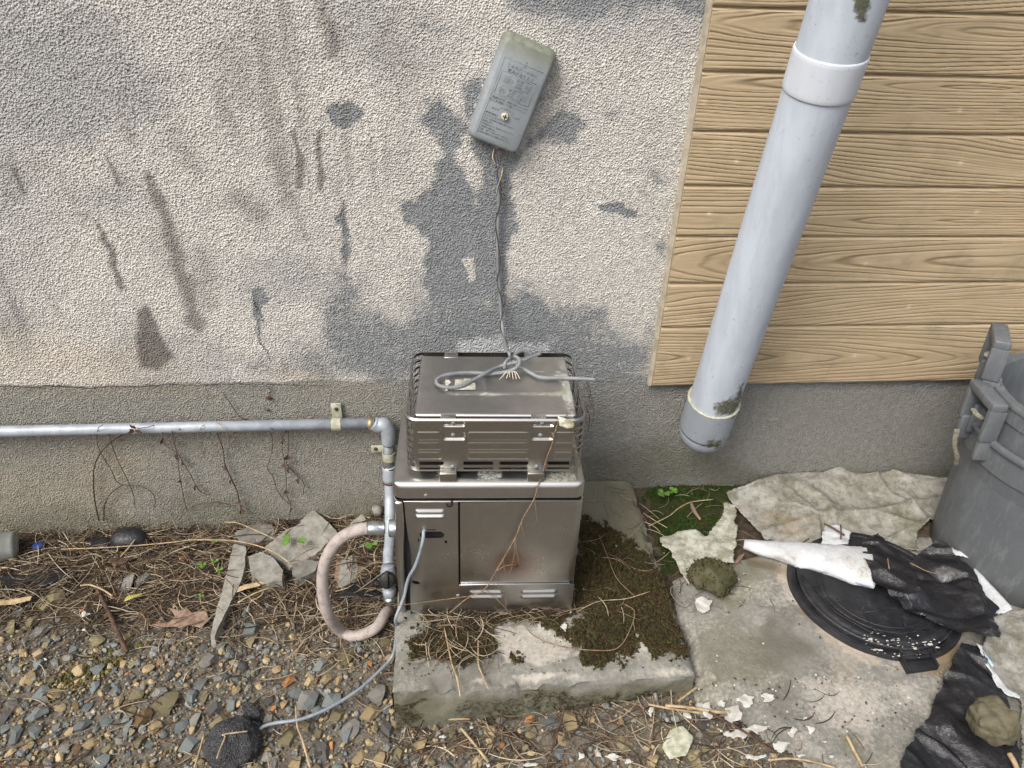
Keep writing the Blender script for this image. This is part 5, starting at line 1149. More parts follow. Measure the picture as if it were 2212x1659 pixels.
    film('black_film', [(830, 290), (960, 262), (1010, 300), (1060, 370), (1240, 440), (1430, 335), (1510, 350), (1750, 600), (1890, 830), (1995, 900), (1940, 960), (1950, 1195), (1890, 1195), (1740, 1110), (1590, 1085), (1440, 995), (1240, 905), (1060, 785), (990, 700), (940, 700), (850, 480)], ZO, 0.134, 'crumpled black plastic film heaped over the manhole cover', 21, 0.052)
    film('black_film', [(1820, 880), (1930, 900), (1990, 1050), (2110, 1230), (2180, 1500), (2190, 1720), (1420, 1720), (1440, 1590), (1500, 1500), (1620, 1330), (1720, 1090), (1790, 960)], ZI, 0.112, 'long strip of black plastic film weighted down by a round boulder', 33, 0.034)
    o = link('white_strip', sheet_poly(pz(0.15, ZO, [(1435, 322), (1520, 370), (1640, 420), (1915, 508), (1880, 525), (1620, 462), (1490, 385)]), 0.165, 0.001, 0.004, 5, 0.004, lambda X, Y: 0.015*crumple(X, Y, 14, 2), 80), MAT['white_film']); tag(o, 'narrow torn white strip lying along the base of the dustbin', 'scrap')
    pc = pz(0.14, ZO, [(1770, 520), (1830, 560), (1920, 660), (2065, 840), (2085, 915), (2000, 895), (1890, 830), (1800, 660), (1740, 600)])
    a0, a1 = np.array(pc[0]), np.array(pc[3]); dr = (a1-a0)/np.linalg.norm(a1-a0)
    def arch(X, Y): u = (X-a0[0])*-dr[1]+(Y-a0[1])*dr[0]; return 0.028*np.exp(-((u+0.012)/0.02)**2)+0.006*crumple(X, Y, 20, 3)
    o = link('curled_strip', sheet_poly(pc, 0.128, 0.001, 0.004, 8, 0.006, arch, 70), MAT['white_film']); tag(o, 'curled peeling white strip between the dustbin and black film', 'scrap')
    t = thing('fleece_sheet', 'dirty fleece sheet in front of the dustbin beside the boulder', 'sheet', (1.2, -0.65, 0.11))
    part('sheet', sheet_poly(pz(0.12, ZI, [(2000, 740), (2110, 690), (2300, 670), (2300, 1700), (2190, 1700), (2180, 1250), (2080, 1210), (1990, 1060), (1930, 930)]), 0.113, 0.0012, 0.006, 7, 0.006, lambda X, Y: 0.020*ridge_(fbm(X*9, Y*7, 3, 37))+0.006*crumple(X, Y, 18, 15), 30), MAT['fleece'], t)
    part('white_edge', sheet_poly(pz(0.125, ZI, [(1905, 900), (1950, 930), (1990, 1040), (2090, 1170), (2190, 1230), (2180, 1245), (2080, 1220), (1990, 1090), (1940, 990)]), 0.128, 0.001, 0.004, 9, 0.006, lambda X, Y: 0.012*crumple(X, Y, 14, 6), 70), MAT['white_film'], t)
    part('blue_print', sheet_poly(pz(0.125, ZI, [(1945, 950), (1975, 990), (2015, 1050), (2000, 1055), (1960, 1000)]), 0.1315, 0.0004, 0.003, 4, 0.001, lambda X, Y: 0.012*crumple(X, Y, 14, 6)), blue, t)
    for i in range(10):                                                     # printed dots of a pale blue pattern
        pass
build_sheets()

# ------------------------------------------------------------------ boulders, stones, rubble
ROCKS = []
for i in range(14):
    v, f = rock_vf(1.0, 3, 100+i, 11, 0.42, 0.85, 0.07); me = mesh('stone', v, f); sharp(me, 18); ROCKS.append(me)
def boulder(name, zn, cx, cy, w, h, z, mat_, label, cat, seed, flat=0.75, sub=4, cuts=10, nz=0.14, lo=0.7, hi=1.0):
    s = zn(1, 0)[0]-zn(0, 0)[0]; c = onZ(zn(cx, cy), z); dep = proj(c)[2]; r = w*s*dep/FPX/2; rz_ = h*s*dep/FPX/2
    v, f = rock_vf(1.0, sub, seed, cuts, lo, hi, nz); k = []
    for p in v:
        n = mnoise.fractal(Vector(p)*3.4+Vector((seed, 0, 0)), 0.7, 2.3, 5)*0.075; k.append((p[0]*(r+n*r), p[1]*r*0.95*(1+n), p[2]*rz_*flat*(1+n)))
    o = link(name, mesh(name, k, f), mat_); c = onZ(zn(cx, cy), z+rz_*flat*0.55); o.location = (c[0], c[1], z+rz_*flat*0.62); return tag(o, label, cat)
boulder('boulder', ZI, 2020, 1370, 295, 340, 0.128, MAT['boulder'], 'round brown boulder resting on the black film strip', 'boulder', 5, 0.85, 5)
boulder('mossy_rock', ZI, 268, 470, 275, 225, 0.112, MAT['moss_rock'], 'dark moss-covered rock on the torn yellowed fleece', 'rock', 8, 0.95, 4, 8, 0.2)
boulder('dark_rock', ZG, 1455, 1510, 330, 290, -0.012, MAT['dark_rock'], 'large dark grey pitted rock at the end of the thin cable', 'rock', 12, 0.9, 5, 6, 0.10, 0.85, 1.0)
TRACED = [(1020, 1255, 225, 130, 'olive'), (880, 1345, 105, 110, 'brown'), (800, 1310, 90, 80, 'olive'), (1180, 1215, 90, 70, 'blue'), (1265, 1210, 80, 70, 'olive'), (1330, 1280, 105, 90, 'dark'), (1240, 1130, 130, 70, 'blue'), (1300, 980, 130, 90, 'grey'), (1350, 1080, 100, 60, 'grey'), (1040, 1080, 75, 60, 'dark'), (600, 1040, 110, 75, 'blue'), (455, 915, 75, 70, 'blue'), (540, 1270, 80, 70, 'blue'), (230, 1315, 120, 90, 'blue'), (210, 1420, 105, 100, 'blue'), (250, 1190, 90, 80, 'blue'), (240, 1000, 110, 70, 'blue'), (240, 800, 150, 70, 'grey'), (420, 1430, 85, 50, 'ochre'), (500, 1390, 135, 55, 'blue'), (790, 1400, 75, 110, 'blue'), (950, 1400, 110, 65, 'ochre'), (860, 1490, 95, 70, 'olive'), (935, 1500, 80, 45, 'blue'), (1120, 1390, 100, 85, 'blue'), (1170, 1510, 130, 80, 'blue'), (1210, 1350, 90, 105, 'grey'), (1440, 1250, 80, 105, 'blue'), (1485, 1330, 80, 110, 'grey'), (1560, 790, 125, 90, 'blue'), (1560, 860, 100, 90, 'olive'), (1790, 1110, 80, 75, 'orange'), (1830, 1190, 130, 75, 'blue'), (1910, 1240, 180, 100, 'grey'), (2080, 1230, 110, 75, 'blue'), (2090, 1330, 120, 60, 'olive'), (2140, 965, 140, 130, 'olive'), (1990, 1015, 100, 80, 'blue'), (1660, 1235, 90, 70, 'dark'), (1670, 1340, 90, 60, 'grey'), (1760, 1255, 60, 50, 'ochre'), (1360, 1370, 110, 80, 'olive'), (1460, 1165, 75, 50, 'ochre'), (1790, 1460, 130, 110, 'olive'), (2150, 1430, 120, 130, 'blue'), (2000, 1530, 80, 115, 'dark'), (1830, 1625, 130, 75, 'ochre'), (1700, 1620, 70, 85, 'grey'), (620, 1610, 140, 80, 'blue'), (560, 1500, 100, 60, 'ochre'), (470, 1530, 80, 60, 'brown'), (670, 1530, 65, 60, 'olive'), (650, 1360, 110, 65, 'blue'), (310, 610, 140, 130, 'olive'), (60, 780, 95, 85, 'olive'), (190, 750, 105, 80, 'olive'), (100, 690, 140, 65, 'grey'), (900, 470, 130, 95, 'grey'), (770, 510, 190, 105, 'grey'), (1590, 1000, 60, 50, 'dark'), (1075, 905, 45, 50, 'ochre'), (640, 965, 60, 40, 'grey'), (480, 1105, 60, 50, 'ochre'), (330, 1090, 70, 60, 'olive'), (130, 1000, 60, 40, 'ochre'), (90, 1450, 90, 110, 'blue'), (30, 1400, 80, 70, 'blue'), (60, 1560, 70, 50, 'ochre'), (340, 1400, 60, 60, 'grey'), (730, 1240, 70, 60, 'ochre'), (1110, 1150, 70, 50, 'grey'), (1920, 1110, 60, 55, 'ochre'), (1740, 790, 40, 35, 'ochre'), (980, 1180, 110, 50, 'grey')]
TRACED_H = [(385, 1050, 145, 100, 'grey'), (355, 1150, 110, 85, 'ochre'), (240, 1240, 130, 115, 'grey'), (95, 1370, 85, 110, 'dark'), (400, 1400, 100, 85, 'ochre'), (300, 1390, 80, 75, 'ochre'), (625, 1320, 110, 70, 'ochre'), (510, 1365, 70, 80, 'olive'), (850, 1320, 80, 85, 'brown'), (1225, 1165, 72, 50, 'orange'), (1330, 1195, 150, 65, 'blue'), (1445, 1185, 110, 105, 'ochre'), (1375, 1355, 90, 75, 'blue'), (1065, 1180, 70, 48, 'grey'), (680, 1215, 65, 50, 'grey'), (940, 1420, 80, 60, 'ochre'), (1890, 1400, 100, 75, 'ochre'), (2130, 1405, 92, 105, 'olive'), (2150, 1240, 70, 55, 'grey'), (440, 1260, 90, 120, 'dark'), (330, 885, 40, 40, 'grey'), (180, 960, 45, 60, 'ochre'), (60, 965, 50, 50, 'brown'), (1180, 1420, 60, 50, 'grey'), (1770, 1150, 55, 45, 'grey'), (130, 1080, 90, 70, 'blue'), (30, 1090, 120, 80, 'blue')]
placed = []
LOOK = {'blue': 'blue-grey', 'grey': 'grey', 'olive': 'olive brown', 'ochre': 'pale ochre', 'brown': 'dark brown', 'dark': 'charcoal', 'orange': 'orange'}
def put_stone(x, y, r, asp, colr, seed, label, group, hz=0.62):
    rr = random.Random(seed); me = ROCKS[seed % len(ROCKS)]
    o = bpy.data.objects.new('stone', me); C.objects.link(o)
    o.material_slots  # shared mesh: the colour sits on the object
    if not me.materials: me.materials.append(None)
    o.material_slots[0].link = 'OBJECT'; o.material_slots[0].material = MAT['st_'+colr]
    ry = max(0.5, min(1.5, asp))
    o.scale = (r, r*ry, r*hz*rr.uniform(0.8, 1.05)); o.rotation_euler = (rr.uniform(-.35, .35), rr.uniform(-.35, .35), rr.uniform(-.4, .4)); 
    o.location = (x, y, float(gz(x, y))+r*hz*0.38); placed.append((x, y, r*0.9))
    return tag(o, label, 'stone', group)
seen = {}
for zn, lst, where, grp in ((ZG, TRACED, 'in the gravel before the wall', 'larger stones of the gravel patch'), (ZH, TRACED_H, 'in the litter before the slab', 'larger stones in front of the slab')):
    s = zn(1, 0)[0]-zn(0, 0)[0]
    for i, (cx, cy, w, h, c) in enumerate(lst):
        p = zn(cx, cy); g0 = onZ(p, -0.01); g0 = onZ(p, float(gz(g0[0], g0[1]))+0.008); dep = proj(g0)[2]; r = w*s*dep/FPX/2
        lab = f'{LOOK[c]} stone {where}'
        if (cx, cy) == (1020, 1255): lab = 'largest flat olive stone in the middle of the gravel'
        if (cx, cy) == (310, 610): lab = 'mossy olive stone beside the pale dry strip at the picture edge'
        if (cx, cy) == (1790, 1110): lab = 'single bright orange stone in the gravel near the hose'
        if (cx, cy) == (1225, 1165): lab = 'orange stone touching the front of the slab'
        if (cx, cy) == (770, 510): lab = 'broad flat beige stone half buried among the straw'
        if (cx, cy) == (900, 470): lab = 'smaller grey stone leaning against the flat beige stone in straw'
        put_stone(g0[0], g0[1], r*1.12, (h/w)*1.25, c, i*7+3, lab, grp if 'largest' not in lab and 'single' not in lab and 'mossy' not in lab and 'flat beige' not in lab else None, 0.45 if h/w < 0.62 else 0.65)
def gravel_zone(x, y):
    q = proj(np.array([x, y, -0.01])); return q[0], q[1]
def free(x, y, r):
    return all((x-a)**2+(y-b)**2 > (r*0.8+c*0.85)**2 for a, b, c in placed)
def in_slab(x, y, m_=0.008): return SLX0-m_ < x < SLX1+m_ and y > SLY0-m_
cols = ['blue']*30+['grey']*22+['olive']*16+['ochre']*20+['brown']*7+['dark']*8+['orange']*2
cnt = 0; tries = 0
while cnt < 150 and tries < 9000:
    tries += 1; x, y = rng.uniform(-1.0, 0.62), rng.uniform(-0.86, -0.30)
    if in_slab(x, y): continue
    px, py = gravel_zone(x, y)
    if px < -40 or px > 1720 or py > 1690: continue
    pr = (sst(1340, 1480, py) if px < 860 else 0.35*sst(1540, 1580, py))
    if rng.random() > pr: continue
    r = 0.008+0.015*rng.random()**1.8
    if not free(x, y, r): continue
    c = rng.choice([q for q in cols if q != 'orange']); wh = 'in the gravel before the wall' if x < SLX0 else 'in the litter before the slab'
    put_stone(x, y, r, rng.uniform(0.7, 1.2), c, 500+cnt, f'{LOOK[c]} stone {wh}', 'larger stones of the gravel patch' if x < SLX0 else 'larger stones in front of the slab'); cnt += 1
def stone_labels():
    LM = [((-0.44, -0.66), 'near the dark pitted rock'), ((-0.24, -0.40), 'under the hose loop'), ((-0.30, -0.56), 'beside the thin cable'), ((-0.17, -0.60), 'by the slab corner'), ((-0.50, -0.33), 'by the concrete sliver tip'), ((-0.60, -0.53), 'near the largest olive stone'), ((-0.64, -0.40), 'below the lobed dry leaf'), ((-0.85, -0.40), 'on the moss by the brown stick'), ((-0.90, -0.60), 'in the bottom corner of the gravel'), ((-0.74, -0.64), 'near the long curved twig'), ((-0.98, -0.30), 'at the picture edge by the pale strip'),
          ((-0.05, -0.70), 'in the straw before the slab'), ((0.12, -0.72), 'before the middle of the slab'), ((0.30, -0.72), 'by the crooked twig before the slab'), ((0.48, -0.74), 'by the grey mesh-like scrap'), ((-0.80, -0.50), 'in the open gravel below the moss'), ((-0.45, -0.50), 'in the open gravel below the sliver')]
    by = {}
    for o in [q for q in C.objects if q.name.split('.')[0] == 'stone' and ' stone in the ' in q.get('label', '')]:
        col_ = o['label'].split(' stone')[0]; w = min(LM, key=lambda l: (o.location.x-l[0][0])**2+(o.location.y-l[0][1])**2)[1]; by.setdefault((col_, w), []).append(o)
    rank = ['largest', 'second largest', 'third largest', 'fourth largest', 'fifth largest', 'sixth largest', 'seventh largest', 'eighth largest', 'ninth largest', 'tenth largest']
    for (col_, w), os_ in by.items():
        os_.sort(key=lambda o: -o.scale.x)
        for i, o in enumerate(os_):
            o['label'] = (f'{col_} stone {w}' if len(os_) == 1 else (f'{rank[i]} {col_} stone {w}' if i < 10 else f'small {col_} stone {w}'))
stone_labels()
def build_gravel():
    b3 = []; F3 = []; col = []; k = 0
    vs1 = [np.array(rock_vf(1.0, 2 if j < 6 else 1, 300+j, 9, 0.42, 0.9, 0.1)[0]) for j in range(12)]; fs1 = [np.array(rock_vf(1.0, 2 if j < 6 else 1, 300+j, 9, 0.42, 0.9, 0.1)[1]) for j in range(12)]
    pal = {q: np.array(v) for q, v in STONE.items()}
    pts = []
    for n_, r0, r1, big in ((6500, 0.0050, 0.0100, True), (26000, 0.0016, 0.0050, False)):
        for _ in range(n_):
            x, y = rng.uniform(-1.05, 0.95), rng.uniform(-0.92, 0.0)
            if in_slab(x, y, 0.002): continue
            px, py = gravel_zone(x, y)
            if px < -60 or px > 1800 or py > 1720 or py < 1120: continue
            pr = (0.10+0.9*sst(1290, 1420, py) if px < 860 else 0.5*sst(1520, 1580, py))
            if rng.random() > pr*(1 if not big else 1): continue
            if big and not free(x, y, (r0)*0.6): continue
            rq = r0+(r1-r0)*rng.random()**1.6; pts.append((x, y, rq, big))
    for x, y, r, big in pts:
        j = rng.randrange(6) if (big and r > 0.0085) else 6+rng.randrange(6); v = vs1[j]*np.array([1, rng.uniform(.7, 1.1), rng.uniform(.5, .8)])*r
        M = np.array(Euler((rng.uniform(-.5, .5), rng.uniform(-.5, .5), rng.uniform(0, 6.28))).to_matrix()); v = v@M.T+np.array([x, y, float(gz(x, y))+r*0.35+0.002])
        q = rng.choice(cols+['ochre']*10); c1, c2 = pal[q]; c_ = (c1+(c2-c1)*rng.random())*rng.uniform(0.8, 1.3)
        b3.append(v); F3.append(fs1[j]+k); col.append(np.tile(np.append(c_, 1.0), (len(v), 1))); k += len(v)
    V = np.concatenate(b3); F = np.concatenate(F3); me = bpy.data.meshes.new('gravel'); me.vertices.add(len(V)); me.vertices.foreach_set('co', V.astype(np.float32).ravel())
    me.loops.add(F.size); me.loops.foreach_set('vertex_index', F.astype(np.int32).ravel()); me.polygons.add(len(F)); me.polygons.foreach_set('loop_start', np.arange(0, F.size, 3, dtype=np.int32)); me.update(calc_edges=True)
    smooth(me, False); attr(me, 'm1', np.concatenate(col)); o = link('gravel', me, MAT['gravel']); o['kind'] = 'stuff'; o['label'] = 'small mixed gravel scattered over the soil'; o['category'] = 'gravel'
build_gravel()
def prism(name, zn, pts, z, th, mat_, label, cat, tilt=(0, 0), group=None, seed=0):
    q = np.array([onZ(zn(*p), z+th)[:2] for p in pts]); c = q.mean(0); r = np.random.RandomState(seed); n = len(q)
    up = [(x, y, z+th+tilt[0]*(x-c[0])+tilt[1]*(y-c[1])) for x, y in q]; lo = [(x+(c[0]-x)*-0.06, y+(c[1]-y)*-0.06, p[2]-th-0.01) for (x, y), p in zip(q, up)]
    me = mesh(name, up+lo, [tuple(range(n)), tuple(range(n, 2*n))[::-1]]+[(i, n+i, n+(i+1) % n, (i+1) % n) for i in range(n)], False)
    bm = bmesh.new(); bm.from_mesh(me); bmesh.ops.recalc_face_normals(bm, faces=bm.faces); bmesh.ops.triangulate(bm, faces=bm.faces)
    for _ in range(3):
        bmesh.ops.subdivide_edges(bm, edges=[e for e in bm.edges if e.calc_length() > 0.012], cuts=1, use_grid_fill=True); bmesh.ops.triangulate(bm, faces=[f for f in bm.faces if len(f.verts) > 3])
    for v in bm.verts:
        k = mnoise.noise_vector(v.co*70+Vector((seed, 0, 0)))*0.0022; v.co += k
    bm.to_mesh(me); bm.free(); smooth(me); sharp(me, 38)
    o = link(name, me, mat_); return tag(o, label, cat, group, 'thing')
RB = MAT['rubble']
prism('rubble_slab', ZG, [(1460, 195), (1600, 145), (1690, 140), (1715, 225), (1600, 250), (1500, 262)], 0.0, 0.022, RB, 'flat tapering concrete fragment nearest the wall behind the sliver', 'rubble', (0, 0.1), seed=1)
prism('rubble_slab', ZG, [(1650, 275), (1780, 190), (1880, 150), (2050, 255), (1960, 330), (1800, 400), (1700, 330)], 0.004, 0.024, RB, 'broad flat concrete fragment under the small weed', 'rubble', (0.05, 0.12), seed=2)
prism('rubble_sliver', ZG, [(1452, 252), (1530, 285), (1525, 420), (1500, 500), (1400, 700), (1335, 840), (1308, 825), (1340, 690), (1400, 480)], -0.004, 0.028, RB, 'long pointed sliver of concrete pointing out of the straw', 'rubble', (0.15, 0.0), seed=3)
prism('rubble_chunk', ZG, [(1550, 360), (1620, 325), (1700, 350), (1760, 420), (1750, 480), (1660, 490), (1560, 430)], 0.005, 0.04, RB, 'rough broken concrete chunk in front of the broad fragment', 'rubble', (-0.1, 0.1), seed=4)
prism('rubble_chunk', ZG, [(1820, 395), (1900, 365), (1985, 380), (1960, 430), (1870, 470), (1820, 450)], 0.0, 0.03, RB, 'small broken concrete chunk just left of the hose loop', 'rubble', (0, 0.1), seed=5)
prism('rubble_block', ZG, [(1870, 130), (1950, 70), (2060, 150), (2115, 205), (2080, 240), (1980, 190)], 0.012, 0.030, RB, 'pointed concrete block standing by the wall foot', 'rubble', (0, 0.2), seed=6)
prism('rubble_slab', ZM, [(240, 1010), (330, 975), (350, 1060), (320, 1180), (270, 1210), (215, 1180), (225, 1090)], 0.0, 0.02, RB, 'flat stone fragment on the straw inside the hose loop', 'rubble', (0, 0.1), seed=7)
prism('rubble_slab', ZG, [(2090, 380), (2180, 330), (2230, 350), (2230, 560), (2130, 540), (2080, 470)], 0.004, 0.014, MAT['leaf_dry'], 'crumpled pale brown bark slab behind the hose loop', 'bark', (0, 0.05), seed=8)
prism('rubble_slab', ZM, [(300, 760), (370, 710), (400, 740), (340, 800), (280, 800)], 0.02, 0.02, RB, 'small grey concrete fragment at the wall behind the hose', 'rubble', (0, 0.1), seed=9)
prism('plastic_sole', ZG, [(1495, 1255), (1530, 1245), (1600, 1290), (1615, 1330), (1590, 1345), (1520, 1310)], 0.000, 0.014, MAT['dark_rock'], 'flat bluish plastic piece with two holes among gravel', 'plastic piece', (0, 0.1), seed=12)
prism('wood_chip', ZG, [(198, 945), (245, 920), (258, 940), (215, 970)], 0.002, 0.012, MAT['straw_pale'], 'small cream wood chip on gravel near the picture edge', 'wood chip', seed=13)

# ------------------------------------------------------------------ rubbish by the wall on the left
def build_left_junk():
    c = onZ(ZG(850, 190), 0.0); me = lathe([(0.0, 0.047), (0.02, 0.0455), (0.036, 0.038), (0.047, 0.024), (0.052, 0.006), (0.053, -0.02)], 40, (c[0], -0.052, 0.0))
    for v in me.vertices: v.co.y = -0.052+(v.co.y+0.052)*0.7; v.co.z += 0.003*mnoise.noise(Vector(v.co)*18)
    o = link('plastic_bowl', me, MAT['black_plastic']); tag(o, 'upturned black plastic bowl against the foot of the wall', 'bowl')
    gl = NT('cloudy_clear_plastic'); n = gl.noise(30, 4); gm = gl.out(gl.mix(n, srgb(170, 174, 168), srgb(120, 122, 112)), 0.25, 0, None, 0.5, **{'Transmission Weight': 0.45})
    A = onZ(ZG(-60, 300), 0.035); B = onZ(ZG(110, 270), 0.035)
    d = B-A; me = tube([A-d, A, A+d*0.5, B-d*0.1, B], [0.036, 0.036, 0.037, 0.034, 0.016], 20, 5); 
    for v in me.vertices: v.co += Vector(mnoise.noise_vector(Vector(v.co)*24))*0.007
    o = link('plastic_bottle', me, gm); tag(o, 'crushed cloudy plastic bottle at the picture edge by the wall', 'bottle')
    for pts, lab, sd in (([(0, 480), (200, 470), (380, 420), (430, 500), (300, 560), (100, 570), (-60, 600)], 'crumpled black film buried in the straw at the picture edge', 5), ([(540, 260), (620, 225), (700, 250), (680, 310), (590, 320)], 'piece of black film in the straw near the bowl', 6)):
        f = lambda X, Y: gz(X, Y)+0.004+0.018*crumple(X, Y, 14, sd)
        o = link('black_film', sheet_poly(pz(0.0, ZG, pts), 0.0, 0.001, 0.006, sd, 0.012, f, 40), MAT['black_film']); tag(o, lab, 'plastic film')
    f = lambda X, Y: gz(X, Y)+0.004+0.020*crumple(X, Y, 18, 9)
    o = link('black_film', sheet_poly(pz(-0.01, ZM, [(200, 1265), (240, 1235), (330, 1210), (390, 1165), (500, 1170), (505, 1300), (420, 1310), (330, 1290), (230, 1300)]), 0.0, 0.001, 0.005, 4, 0.008, f, 50), MAT['black_film']); tag(o, 'crumpled scrap of black film beside the valve', 'plastic film')
    bl = simple('blue_plastic', srgb(40, 66, 130), srgb(30, 50, 104), 40, 0.5)
    o = link('bottle_cap', lathe([(0.0, 0.012), (0.013, 0.012), (0.0145, 0.010), (0.0145, 0.0)], 20, tuple(onZ(ZG(245, 290), 0.006))), bl); tag(o, 'blue plastic bottle cap in the straw', 'cap')
    c = onY((815, 1103), -0.02); v, f = rock_vf(0.017, 3, 55, 8, 0.6, 0.95, 0.15); o = link('white_pebble', mesh('pebble', [(p[0]+c[0], p[1]+c[1], p[2]*0.9+c[2]) for p in v], f), MAT['rubble']); tag(o, 'pale rounded lump on the wall foot beside the vertical gas pipe', 'lump')
build_left_junk()

# ------------------------------------------------------------------ leaves, flakes, weeds, sticks
def leaf(name, zn, pts, z, mat_, label, cat='leaf', lift=0.006, group=None, seed=0):
    zf_ = lambda X, Y: gz(X, Y)+z+lift*crumple(X, Y, 22, seed+2, 4)
    return tag(link(name, sheet_poly(pz(float(gz(*onZ(zn(*pts[0]), 0)[:2]))+z, zn, pts), 0.0, 0.0006, 0.0025, seed, 0.0012, zf_, 120), mat_), label, cat, group)
leaf('oak_leaf', ZG, [(950, 772), (1060, 755), (1095, 722), (1045, 672), (1120, 690), (1165, 668), (1200, 702), (1285, 690), (1312, 755), (1250, 800), (1180, 785), (1135, 808), (1080, 785), (1010, 790)], 0.014, MAT['leaf_dry'], 'large pale brown lobed dry leaf above the gravel', seed=3)
leaf('bamboo_leaf', ZG, [(770, 628), (800, 595), (890, 572), (880, 590), (820, 618)], 0.02, MAT['leaf_yellow'], 'narrow yellow-green leaf on the straw', seed=4)
leaf('dark_leaf', ZG, [(680, 385), (730, 345), (810, 360), (790, 390), (720, 400)], 0.02, MAT['stick'], 'curled dark brown leaf on the straw', seed=5)
leaf('small_leaf', ZG, [(1750, 260), (1770, 205), (1805, 195), (1800, 250), (1775, 270)], 0.05, MAT['leaf_green'], 'green torn leaf on the broad concrete fragment', seed=6)
leaf('dry_strip', ZG, [(-40, 655), (-40, 625), (100, 612), (210, 602), (190, 625), (80, 648)], 0.03, MAT['straw_pale'], 'broad pale dry strip at the picture edge', 'strip', seed=7)
leaf('bark_strip', ZG, [(1410, 568), (1420, 548), (1520, 530), (1660, 500), (1675, 515), (1560, 550), (1450, 578)], 0.022, MAT['straw_pale'], 'pale notched strip lying across the concrete sliver', 'strip', seed=8)
leaf('husk', ZH, [(1990, 1240), (2060, 1225), (2120, 1290), (2080, 1380), (1990, 1390), (1945, 1330)], 0.012, MAT['clamp'], 'grey mesh-like scrap among the litter before the slab', 'scrap', seed=9)
leaf('small_leaf', ZF, [(622, 1355), (655, 1300), (692, 1285), (680, 1310), (640, 1350)], 0.016, MAT['leaf_dry'], 'slender brown leaf under the rolled white cone', seed=10)
FL = [(ZI, 215, 670, 130, 150), (ZI, 250, 1310, 120, 110), (ZI, 400, 1330, 130, 100), (ZI, 480, 1250, 150, 110), (ZI, 610, 1230, 90, 70), (ZI, 420, 1450, 180, 90), (ZI, 560, 1420, 120, 90), (ZI, 690, 1530, 140, 80), (ZI, 530, 1600, 180, 70), (ZI, 770, 1440, 60, 70), (ZI, 885, 1425, 60, 70), (ZI, 848, 1350, 40, 40), (ZI, 970, 1500, 40, 15), (ZI, 1015, 1590, 40, 25), (ZI, 475, 455, 50, 15), (ZI, 820, 1590, 60, 40), (ZH, 1885, 1145, 30, 60), (ZH, 750, 1285, 40, 22), (ZH, 910, 1235, 25, 20), (ZH, 1590, 1375, 60, 70), (ZH, 1680, 1395, 90, 35), (ZH, 1500, 1400, 50, 60), (ZH, 1760, 1420, 70, 40), (ZH, 995, 1435, 40, 30), (ZH, 2080, 1165, 50, 80), (ZH, 2150, 1130, 60, 60), (ZH, 765, 1340, 20, 20), (ZH, 1000, 1140, 50, 14), (ZG, 530, 710, 70, 50), (ZG, 530, 805, 45, 35), (ZG, 285, 985, 30, 14), (ZH, 1520, 478, 26, 14), (ZH, 1695, 243, 14, 12), (ZH, 1445, 612, 30, 18), (ZH, 1410, 690, 50, 50), (ZI, 300, 1000, 18, 10), (ZH, 1235, 1440, 90, 40), (ZI, 110, 1330, 90, 50), (ZI, 330, 1260, 60, 60)]
for i, (zn, cx, cy, w, h) in enumerate(FL):
    r = random.Random(900+i); pts = []
    for k in range(8):
        a = k*2*math.pi/8+r.uniform(-.35, .35); q = r.choice([0.45, 0.6, 0.8, 1.0, 1.1]); pts.append((cx+w/2*q*math.cos(a), cy+h/2*q*math.sin(a)))
    g0 = onZ(zn(cx, cy), 0.08); on_slab = in_slab(g0[0], g0[1], 0); g1 = onZ(zn(cx, cy), 0.11)
    zz = SLZ+0.004 if on_slab and zn is ZH and cy < 900 else (0.114 if zn is ZI and not (cx < 520 and cy > 1280) else None)
    if zz is None:
        g0 = onZ(zn(cx, cy), 0.03); zz = max(float(gz(g0[0], g0[1]))+0.014, APZ+0.003 if (zn is ZI and cy > 1200) else -1)
    s = zn(1, 0)[0]-zn(0, 0)[0]
    me = sheet_poly(pz(zz, zn, pts), zz, 0.0008, 0.0022 if w > 40 else 0.0016, 40+i, w*s*0.0009*0.16, lambda X, Y: 0.007*crumple(X, Y, 26, i, 2)*(1 if w > 40 else 0.4), 4/(w*s*0.0009))
    place = 'by the front edge of the concrete apron' if zn is ZI else ('on the mossy slab' if on_slab and cy < 900 and zn is ZH else ('in the litter before the slab' if zn is ZH else 'on the soil near the gravel'))
    lab = f'curled white paint flake {place}'
    if (cx, cy) == (215, 670): lab = 'large branching white paint flake below the mossy rock'
    if (cx, cy) == (475, 455): lab = 'narrow white flake near the mossy rock'
    if (cx, cy) == (530, 1600): lab = 'long stepped white flake lying under the straw at the picture bottom'
    tag(link('paint_flake', me, MAT['flake']), lab, 'paint flake', 'scattered white paint flakes' if lab.startswith('curled') else None)
